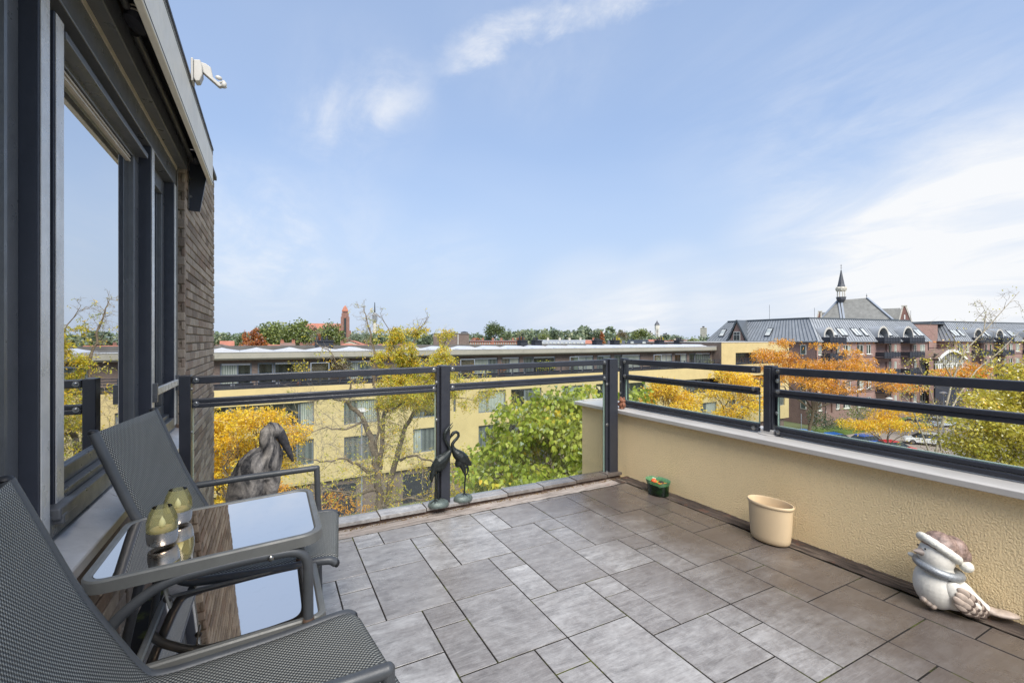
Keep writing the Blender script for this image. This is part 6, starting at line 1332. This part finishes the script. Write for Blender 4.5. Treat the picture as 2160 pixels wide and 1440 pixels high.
# --- the half bare tree: limbs drawn by hand, twigs grown from them
def bare_tree():
    d = 16.5; P = lambda px, py, dd=0.: at(px, d + dd, py)
    t = thing('bare_tree', 'tall half bare tree with many thin twigs and yellow leaves before the apartment block', 'tree', tuple(at(800, 16.8))[:2] + (GZ,), 0)
    m = MB(); tw = MB(); tips = []
    main = [([P(806, 1500, .3), P(800, 1200, .2), P(798, 1063), P(798, 994), P(782, 919, -.2), P(768, 888, -.3), P(734, 849, -.6), P(700, 838, -1.2), P(655, 846, -1.6)], .16, .012),
            ([P(798, 1000), P(806, 930, .2), P(809, 877, .3), P(837, 827, .6), P(851, 800, .8), P(868, 755, .9), P(878, 700, 1.1), P(905, 668, 1.3)], .085, .008),
            ([P(815, 1200, .8), P(823, 1019, .8), P(837, 966, .8), P(851, 910, 1.), P(873, 869, 1.2), P(895, 822, 1.4), P(918, 770, 1.6), P(950, 700, 1.8)], .12, .008),
            ([P(793, 990, .1), P(776, 996, -.3), P(758, 980, -.6), P(729, 966, -1.), P(676, 974, -1.4), P(630, 965, -1.8)], .06, .008),
            ([P(796, 960), P(795, 860, .1), P(792, 760, .2), P(783, 705, .2), P(772, 668, .3), P(766, 648, .3)], .05, .005),
            ([P(851, 800, .8), P(838, 745, .5), P(822, 700, .3), P(802, 660, .2)], .028, .005), ([P(873, 869, 1.2), P(905, 850, 1.8), P(955, 838, 2.3), P(1010, 845, 2.8)], .04, .006),
            ([P(837, 966, .8), P(880, 960, .2), P(930, 985, -.4), P(985, 1010, -.8)], .045, .006), ([P(799, 1030), P(745, 1045, -.6), P(690, 1030, -1.2), P(640, 1050, -1.6)], .05, .006),
            ([P(823, 1060, .8), P(870, 1050, .4), P(930, 1060, -.2), P(990, 1050, -.6)], .045, .006), ([P(734, 849, -.6), P(740, 800, -.8), P(700, 745, -1.2), P(660, 720, -1.4)], .03, .005), ([P(768, 888, -.3), P(730, 905, -.8), P(690, 900, -1.2), P(650, 915, -1.6)], .035, .006), ([P(809, 877, .3), P(850, 850, -.2), P(905, 800, -.5), P(940, 760, -.6)], .035, .006)]
    def wig(a, b, n, amp):
        L_ = (b - a).length; return [a.lerp(b, i / n) + (Vector((random.gauss(0, 1), random.gauss(0, 1), random.gauss(0, 1))) * amp * L_ if 0 < i < n else Vector((0, 0, 0))) for i in range(n + 1)]
    def grow(p, dr, L_, r, lev):
        pts = [p]; q = p.copy(); dd = dr.normalized(); n = 6
        for i in range(n):
            dd = (dd + Vector((random.gauss(0, .26), random.gauss(0, .26), random.gauss(.03, .24)))).normalized(); q = q + dd * L_ / n; pts.append(q)
        tw.tube(pts, [r * (1 - .75 * i / n) for i in range(n + 1)], 4, False); tips.append((pts[-1], dd)); tips.append((pts[3], dd))
        if lev > 0:
            for i in range(random.choice((3, 4))):
                k = random.randint(1, n); ax = Vector(rng.normal(size=3)).normalized(); nd = (dd * .65 + ax * .9 + Vector((0, 0, .12))).normalized(); grow(pts[k], nd, L_ * random.uniform(.45, .72), r * .62, lev - 1)
    for pts, r0, r1 in main:
        n = len(pts); fine = []
        for i in range(n - 1): w_ = wig(pts[i], pts[i + 1], 4, .035); fine += w_[:-1]
        fine.append(pts[-1]); N_ = len(fine); m.tube(fine, [r0 * (1 - i / (N_ - 1)) ** .8 + r1 for i in range(N_)], 7)
        for i in range(N_):
            f = i / (N_ - 1); z = fine[i].z
            if z < -6.8 or (f < .25 and r0 > .1): continue
            for q in range(1 if random.random() < .62 else 2):
                dd = (fine[min(i + 1, N_ - 1)] - fine[max(i - 1, 0)]).normalized(); ax = Vector(rng.normal(size=3)).normalized(); ax.y *= .7
                grow(fine[i], (dd * .45 + ax + Vector((0, 0, .25 if z < -.8 else -.1))).normalized(), random.uniform(.5, 1.25) * (1.1 if z < -1.2 else .75 if z < -.3 else .42), .0085, 2)
    m.build('trunk', MT['bark'], t, smooth=70); tw.build('twigs', MT['twig'], t)
    # leaves stay on in clusters: many at the upper right, few elsewhere
    P_, D_, T_ = [], [], []
    def hang(p, n, sz):
        for i in range(n):
            dd = Vector((random.gauss(0, .7), random.gauss(0, .7), random.gauss(-.6, .35))); q = p + Vector((random.gauss(0, .05), random.gauss(0, .05), random.gauss(-.03, .05))); tt = random.random()
            for j in range(4): P_.append(tuple(q + dd.normalized() * sz * .5 * j)); D_.append(tuple(dd + Vector((random.gauss(0, .8), random.gauss(0, .8), random.gauss(-.2, .4))))); T_.append(tt)
    fwd = Vector((math.sin(TH), math.cos(TH), 0)); rgt = Vector((math.cos(TH), -math.sin(TH), 0))
    for p, dd in tips:
        v = p - Vector((0, 0, EYE)); dp = v.dot(fwd); px = 1080 + FPX * v.dot(rgt) / dp; py = 716 - FPX * v.z / dp
        k = 0
        if px > 795 and 690 < py < 860: k = 4 if random.random() < .8 else 0
        elif px > 800 and py >= 860: k = 1 if random.random() < .62 else 0
        elif px > 740 and 740 < py < 800: k = 1 if random.random() < .5 else 0
        elif py > 960: k = 1 if random.random() < .40 else 0
        else: k = 1 if random.random() < .06 else 0
        if k: hang(p, k, .085)
    print('twig tips', len(tips), 'leaflets', len(P_))
    leafmesh(np.array(P_), np.array(D_), rng.normal(size=(len(P_), 3)), .082, .030, 'leaves', MT['leaf_sparse'], t, tint=np.array(T_))
bare_tree()
tree('honey_locust', 'low orange yellow tree under the twigs of the bare tree', foot(600, 22), [blob(600, 1035, 21, 60, 30), blob(690, 1060, 20.5, 60, 30), blob(520, 1070, 21, 60, 26), blob(760, 1095, 20, 60, 26)], 900, .13, 'leaf_orange', trunk=.10, per=8, elong=.34, droop=.6, frond=4)
tree('honey_locust', 'thin yellow tree between the bronze cranes and the broad leaved tree', foot(965, 19), [blob(985, 1015, 18.5, 50, 40), blob(950, 1065, 18, 55, 30), blob(900, 1085, 18, 55, 26), blob(1000, 960, 19, 26, 18)], 1300, .12, 'leaf_sparse', trunk=.09, per=8, elong=.34, droop=.6, frond=4)
# --- beyond the parapet railing
tree('honey_locust', 'golden yellow tree behind the glass next to the corner post', foot(1410, 33), [blob(1395, 830, 32, 42, 22), blob(1430, 845, 31.5, 50, 24), blob(1405, 808, 32, 32, 16), blob(1455, 865, 32, 40, 14), blob(1360, 845, 32, 26, 14)], 2000, .17, 'leaf_yellow', trunk=.11, per=9, elong=.48, droop=.9, frond=4)
tree('honey_locust', 'yellow green tree with forked trunk behind the first glass of the parapet railing', foot(1548, 35), [blob(1540, 800, 34, 58, 20), blob(1510, 828, 34, 36, 14), blob(1580, 845, 33.5, 42, 22), blob(1530, 870, 34, 46, 20), blob(1585, 810, 34, 30, 16), blob(1520, 785, 34.5, 24, 10)], 1700, .17, 'leaf_yellow', trunk=.13, per=8, elong=.48, droop=.55, frond=4)
tree('honey_locust', 'wide orange tree standing before the purple brick apartments', foot(1700, 52), [blob(1640, 748, 51, 50, 16), blob(1700, 764, 50, 60, 14), blob(1770, 774, 50, 60, 14), blob(1690, 800, 50, 68, 13), blob(1840, 786, 51, 60, 14), blob(1880, 812, 51, 52, 12), blob(1625, 782, 51, 36, 12), blob(1760, 815, 50, 60, 12), blob(1655, 722, 52, 26, 7), blob(1745, 727, 50, 40, 4), blob(1790, 742, 50, 28, 5), blob(1590, 797, 50, 34, 8), blob(1820, 760, 51, 36, 6)], 5200, .19, 'leaf_orange', trunk=.2, per=13, grow=.85, elong=.46, droop=.55, frond=4)
tree('honey_locust', 'small round yellow tree above the parked cars', foot(1880, 50), [blob(1830, 900, 49, 40, 12), blob(1880, 884, 49, 50, 16), blob(1928, 900, 48, 34, 11), blob(1800, 893, 49, 34, 8), blob(1900, 868, 50, 40, 9)], 1700, .19, 'leaf_yellow', trunk=.10, per=10, elong=.5, droop=.4, frond=4, top=zpx(925, 49))
tree('honey_locust', 'flat topped amber tree before the barrel roofed porch', foot(2050, 62), [blob(2050, 778, 61, 38, 10), blob(2010, 785, 61, 42, 6), blob(2065, 795, 61, 40, 9), blob(1985, 792, 61, 26, 5)], 1600, .26, 'leaf_orange', trunk=.12, per=9, elong=.5, droop=.3, frond=3)
tree('birch_tree', 'leafy yellow green tree filling the right edge beyond the parapet railing', foot(2140, 21), [blob(2130, 850, 20, 80, 60), blob(2080, 905, 19.6, 70, 52), blob(2170, 780, 20.5, 50, 50), blob(2160, 930, 19.5, 90, 60), blob(2060, 955, 20, 50, 34), blob(2220, 850, 20, 70, 90), blob(2150, 805, 20, 48, 46), blob(2095, 865, 19.8, 62, 44), blob(2040, 925, 19.8, 46, 34), blob(2150, 985, 19.6, 80, 40), blob(2200, 1010, 19.4, 80, 50)], 22000, .125, 'leaf_birch', trunk=.08, per=14, elong=.72, droop=.5)
def birch_bare():
    d = 27.; P = lambda px, py, dd=0.: at(px, d + dd, py)
    t = thing('birch_tree', 'slim leaning pale birch trunk with bare crown at the right edge', 'tree', (P(1950, 716).x, P(1950, 716).y, GZ)); m = MB(); tw = MB(); tips = []
    main = [([P(1950, 1160), P(1965, 1000), P(1985, 900), P(2010, 800), P(2035, 740), P(2075, 700), P(2110, 660), P(2150, 615)], .075), ([P(1985, 900), P(2025, 830, .5), P(2060, 780, .8), P(2110, 740, 1.), P(2150, 700, 1.2)], .06), ([P(1985, 950), P(1975, 870, -.5), P(1955, 800, -.8), P(1935, 770, -1)], .05), ([P(1970, 980), P(1920, 850, -.3), P(1870, 800, -.5)], .05), ([P(2075, 700), P(2080, 660, .3), P(2065, 630, .5)], .03), ([P(2010, 800), P(1980, 750, -.5), P(1960, 735, -.8)], .035)]
    def grow(p, dr, L_, r, lev):
        pts = [p]; q = p.copy(); dd = dr.normalized()
        for i in range(5): dd = (dd + Vector((random.gauss(0, .2), random.gauss(0, .2), random.gauss(0, .2)))).normalized(); q = q + dd * L_ / 5; pts.append(q)
        tw.tube(pts, [r * (1 - .16 * i) for i in range(6)], 4, False); tips.append(pts[-1]); tips.append(pts[3])
        if lev:
            for i in range(3): grow(pts[random.randint(1, 5)], (dd * .7 + Vector(rng.normal(size=3)).normalized() * .8).normalized(), L_ * .6, r * .6, lev - 1)
    for pts, r0 in main:
        n = len(pts); m.tube(pts, [r0 * (1 - .85 * i / (n - 1)) for i in range(n)], 7)
        for i in range(n - 1):
            for f in (.2, .5, .8):
                if pts[i].lerp(pts[i + 1], f).z < -8: continue
                for q in range(1): grow(pts[i].lerp(pts[i + 1], f), ((pts[i + 1] - pts[i]).normalized() * .6 + Vector(rng.normal(size=3)).normalized()).normalized(), random.uniform(.7, 1.5), .014, 2)
    m.build('trunk', MT['birch'], t, smooth=70); tw.build('twigs', MT['twig'], t)
    k = [p for p in tips if random.random() < (.05 if p.z > 1.2 else .4)]; Pn = np.array([tuple(p) for p in k]); Pn = np.concatenate([Pn + rng.normal(size=Pn.shape) * .12 for _ in range(3)]); D = rng.normal(size=Pn.shape); D[:, 2] -= .6
    leafmesh(Pn, D, rng.normal(size=Pn.shape), .11, .075, 'leaves', MT['leaf_birch'], t)
birch_bare()
# shrubs along the brick building
bush('shrub', 'dark evergreen shrub beside the brick doorway, behind the blue car', 'shrub', at(1722, 66, 880), (1.6, 1.3, 1.5), 700, .22, 'leaf_shrub')
bush('shrub', 'low dark shrub right of the evergreen shrub by the brick wall', 'shrub', at(1745, 64, 893), (1.9, 1.3, .9), 600, .2, 'leaf_shrub')
bush('shrub', 'grey green bush behind the small round yellow tree', 'shrub', at(1815, 66, 868), (3.0, 1.6, 1.5), 900, .22, 'leaf_far')
bush('shrub', 'brownish bare shrub by the lamp in the car park', 'shrub', at(1960, 62, 868), (4.2, 1.8, 1.7), 1200, .2, 'leaf_brown')
bush('shrub', 'light green shrub at the foot of the brown brick wall corner', 'shrub', at(1778, 65, 893), (1.4, 1., .8), 450, .2, 'leaf_far')
bush('shrub', 'brown twiggy shrub in front of the car park at the right', 'shrub', at(1990, 40, 930), (1.9, 1.2, 1.2), 700, .13, 'leaf_brown')
# --- skyline trees, each its own crown
def far(label, px, d, ytop, ybot, rpx, mat, name='broadleaf_tree', lumps=5, n=900, shape='round', group=None):
    k = d / FPX; bl = []; H_ = (ybot - ytop) / 2
    if shape == 'cone':
        for i in range(lumps): f = i / (lumps - 1); bl.append(blob(px + random.uniform(-.08, .08) * rpx, ybot - (ybot - ytop) * (f * .9 + .05), d, rpx * (1 - f * .82) * .8, H_ * .34))
    else:
        bl.append(blob(px, ytop + H_ * .85, d, rpx * .62, H_ * .72))
        for i in range(lumps): a = math.pi * (i + .5) / lumps; bl.append(blob(px + rpx * .62 * math.cos(a), ybot - H_ * .75 - H_ * .55 * math.sin(a), d, rpx * .42, H_ * .46))
    return tree(name, label, foot(px, d), bl, n, max(.5, rpx * k * .13), mat, trunk=max(.12, rpx * k * .05), per=9, elong=.85, droop=.2, group=group, sub=False, grow=1.5)
far('broad dark green tree left of the tallest skyline trees', 572, 190, 676, 738, 36, 'leaf_far', n=2200, lumps=6)
far('tall light green tree rising highest among the trees left of the church', 626, 185, 670, 738, 36, 'leaf_far', n=2600, lumps=6)
far('yellowish green tree between the two tallest skyline trees', 595, 195, 681, 738, 30, 'leaf_far', n=1700)
far('brown leaved tree in front of the church nave', 655, 200, 682, 735, 22, 'leaf_brown', n=1300)
far('olive green tree covering the middle of the church nave', 698, 180, 681, 738, 32, 'leaf_far', n=2200, lumps=6)
far('dark green tree at the left foot of the rust coloured tree', 508, 210, 704, 738, 16, 'leaf_dark', n=900)
far('rust red tree, widest of the reddish trees on the skyline', 539, 150, 695, 738, 31, 'leaf_rust', n=2000, shape='cone', lumps=6)
far('smaller rust red tree leaning on the wide rust red tree', 517, 152, 702, 738, 13, 'leaf_rust', n=700, shape='cone')
far('small orange tree behind the dark roof vents', 673, 140, 707, 738, 13, 'leaf_rust', n=700, shape='cone')
far('dark conifer next to the house corner', 480, 260, 705, 728, 9, 'leaf_dark', name='conifer_tree', shape='cone', n=500)
far('round bright green tree behind the bare twigs', 785, 150, 707, 732, 11, 'leaf_far', n=800)
far('grey green tree right of the church tower', 752, 300, 700, 726, 18, 'leaf_far_blue', n=900)
far('dark tree right of the church tower, before the television tower', 772, 310, 694, 726, 14, 'leaf_far_blue', n=800)
far('tall rounded dark green tree, largest on the horizon above the orange terrace', 1044, 300, 679, 718, 21.5, 'leaf_dark', n=2400, lumps=6)
far('smaller dark tree touching the large rounded tree on the horizon', 1073, 310, 693, 718, 8, 'leaf_dark', n=600)
far('bright green round tree over the grey slate terrace', 1148, 260, 701, 720, 15, 'leaf_far', n=1000)
far('small red tree at the end of the orange brick terrace', 1098, 230, 709, 722, 9, 'leaf_rust', n=500)
far('tiny pink red tree left of the large rounded tree', 1004, 240, 712, 720, 9, 'leaf_rust', n=400)
far('narrow rust brown tree between the roof vents', 1269, 150, 702, 733, 8.5, 'leaf_rust', n=900, shape='cone', lumps=5)
far('yellow green tree left of the black hipped roof', 1301, 170, 710, 730, 9, 'leaf_birch', n=600)
far('tall green tree left of the water tower', 1352, 280, 691.5, 720, 20, 'leaf_far', n=1600, lumps=6)
far('dark brown green tree left of the tall tree by the water tower', 1311, 300, 696, 722, 14, 'leaf_brown', n=900)
far('yellow green tree at the foot of the water tower', 1394, 250, 709, 728, 9, 'leaf_birch', n=500)
far('dark red tree right of the water tower', 1415, 190, 716, 731, 11, 'leaf_rust', n=600)
far('round pale green tree on the skyline right of the water tower', 1428, 420, 704, 722, 15, 'leaf_far_blue', n=800)
far('olive green tree beside the zinc mansard roof', 1460, 160, 714, 731, 13, 'leaf_far', n=700)
# woods along the horizon
def woods():
    P_, T_ = [], []; segs_ = [(440, 575, 704, 330), (560, 780, 704, 420), (730, 860, 706, 420), (850, 1010, 703, 360), (985, 1030, 702, 330), (1060, 1110, 701, 360), (1095, 1180, 696, 340), (1170, 1230, 700, 350), (1200, 1290, 692, 350), (1280, 1345, 700, 380), (1330, 1420, 706, 480), (1400, 1500, 709, 560), (2000, 2200, 709, 420), (-200, 440, 703, 350), (-900, -200, 703, 350)]
    for a, b, yt, d in segs_:
        x = a
        while x < b:
            r = random.uniform(7, 15) * (1 if a > 0 else 4); y = yt + random.uniform(-1.5, 6); n = 420; bb = [blob(x, y + 9 + q * 6, d + random.uniform(-25, 25), r * (1 - .1 * q), 9) for q in range(3)]
            p, dd, k = crown_pts(clumps(bb, 6, 1.6), n); P_.append(p); T_.append(np.clip(.5 * rng.random(n) + .5 * rng.random(), 0, 1)); x += r * random.uniform(.9, 1.5)
    P_ = np.concatenate(P_); T_ = np.concatenate(T_); D = rng.normal(size=P_.shape)
    o = leafmesh(P_, D, rng.normal(size=P_.shape), 2.6, 2.2, 'distant_woods', MT['leaf_far_blue'], tint=T_)
    tag(o, 'continuous belt of green woods along the horizon', 'woods', kind='stuff')
woods()
# ================================================================== cars and lamps
def car(label, px, d, yaw, colour, kind='hatch'):
    p = at(px, d); c = thing('parked_car', label, 'car', (p.x, p.y, GZ), R(yaw), 'cars parked by the brick apartments'); z0 = GZ; w_ = .86
    paint = Mat('car_paint_' + str(px)); paint.set(colour, .25, 0, .5); paint.p.inputs['Coat Weight'].default_value = .6
    F_ = lambda u, v, s_: Vector((p.x, p.y, z0)) + Matrix.Rotation(R(yaw), 3, 'Z') @ Vector((u, s_, v))
    m = MB(); m.prism([(-2.05, .30), (2.05, .30), (2.12, .52), (2.02, .74), (1.25, .90), (-1.75, .96), (-2.05, .86), (-2.12, .5)], F_, -w_, w_); m.build('body', paint.m, c, bevel=.07, fix=True)
    m = MB(); cab = [(1.28, .89), (.55, 1.38), (.2, 1.44), (-1.1, 1.43), (-1.75, .95)]; vs = [F_(u, v, -w_ + (.02 if v < 1 else .16)) for u, v in cab] + [F_(u, v, w_ - (.02 if v < 1 else .16)) for u, v in cab]; n = 5
    m.add(vs, [tuple(range(n)), tuple(range(n, 2 * n))[::-1]] + [(k, n + k, n + (k + 1) % n, (k + 1) % n) for k in range(n)]); m.build('windows', MT['pane_dark'], c, bevel=.03, fix=True)
    m = MB(); rf = [(.52, 1.37), (.2, 1.46), (-1.1, 1.45), (-1.25, 1.35)]; m.prism(rf, F_, -w_ + .17, w_ - .17); m.build('roof', paint.m, c, bevel=.03, fix=True)
    for x in (1.32, -1.32):
        for s_ in (-1, 1):
            m = MB(); m.tube([F_(x, .31, s_ * (w_ - .16)), F_(x, .31, s_ * (w_ + .03))], .31, 16); wh = m.build('wheel', MT['rubber'], c, smooth=40)
            m = MB(); m.tube([F_(x, .31, s_ * (w_ + .025)), F_(x, .31, s_ * (w_ + .036))], .19, 12); m.build('rim', MT['steel'], wh, smooth=40)
    for s_ in (-.62, .62):
        m = MB(); a = F_(2.08, .62, s_); m.ell(a, (.06, .14, .07), 10, 6, Matrix.Rotation(R(yaw), 3, 'Z')); m.build('headlight', MT['pane_sky'], c); m = MB(); a = F_(-2.08, .72, s_); m.ell(a, (.05, .12, .08), 10, 6, Matrix.Rotation(R(yaw), 3, 'Z')); m.build('tail_light', plain('tail_light_' + str(px) + str(s_ > 0), lin(150, 20, 20), .3), c)
car('bright red parked car under the small yellow tree', 1885, 53.6, -14, lin(206, 40, 36))
car('bright blue parked car nearest to the brick apartments', 1765, 58, -10, lin(30, 110, 196))
car('pale blue parked car half hidden by the parapet railing', 1702, 60, -10, lin(60, 130, 214))
car('dark blue parked car behind the small yellow tree', 1830, 57, -8, lin(44, 84, 170))
car('white parked car right of the small yellow tree', 1952, 58, 60, lin(214, 214, 212))
car('silver parked car by the lawn strip, farthest right', 1985, 70, -8, lin(170, 178, 186))
car('grey parked car between the yellow tree and the silver car', 1938, 69, -8, lin(128, 138, 146))
def lamp(label, px, d, ytop):
    p = at(px, d); t = thing('street_lamp', label, 'street lamp', (p.x, p.y, GZ), 0, 'street lamps with white caps'); z = zpx(ytop, d)
    m = MB(); m.tube([(p.x, p.y, GZ), (p.x, p.y, z)], [.065, .045], 10); m.build('pole', MT['lead'], t, smooth=40)
    m = MB(); m.lathe([(.09, z - .15), (.14, z - .02), (.42, z + .02), (.44, z + .05), (.30, z + .14), (.10, z + .22), (0, z + .23)], 22, (p.x, p.y, 0)); m.build('lamp_shade', MT['white_plastic'], t, smooth=50)
lamp('white capped street lamp between the bare tree trunk and the stone heron', 763, 27, 868)
lamp('white capped street lamp by the purple brick apartments', 1876, 62, 841)
lamp('white capped street lamp before the porch of the far apartments', 1990, 64, 829)
# bollard-thin pole at the brick corner
p = at(1690, 64); t = thing('flag_pole', 'thin grey pole standing before the purple brick corner', 'pole', (p.x, p.y, GZ)); m = MB(); m.tube([(p.x, p.y, GZ), (p.x, p.y, zpx(872, 64))], .05, 8); m.build('pole', MT['lead'], t, smooth=40); m = MB(); m.lathe([(.12, GZ), (.12, GZ + .1), (.06, GZ + .16)], 10, (p.x, p.y, 0)); m.build('foot', MT['vent'], t)
# lightning rods on the zinc roofs
for px, d, y0, y1, lb in ((1623, 80, 676, 643, 'thin lightning rod above the left part of the zinc roof'), (1718, 78, 672, 649, 'thin lightning rod just left of the chapel roof'), (1921, 88, 678, 655, 'thin lightning rod at the right end of the first zinc roof')):
    p = at(px, d); t = thing('lightning_rod', lb, 'rod', (p.x, p.y, zpx(y0, d) - 1.5)); m = MB(); m.tube([(p.x, p.y, zpx(y0, d) - 1.5), (p.x, p.y, zpx(y1, d))], .025, 5); m.build('rod', MT['vent'], t); m = MB(); m.lathe([(.15, zpx(y0, d) - 1.5), (.15, zpx(y0, d) - 1.4), (.03, zpx(y0, d) - 1.3)], 8, (p.x, p.y, 0)); m.build('foot', MT['vent'], t)
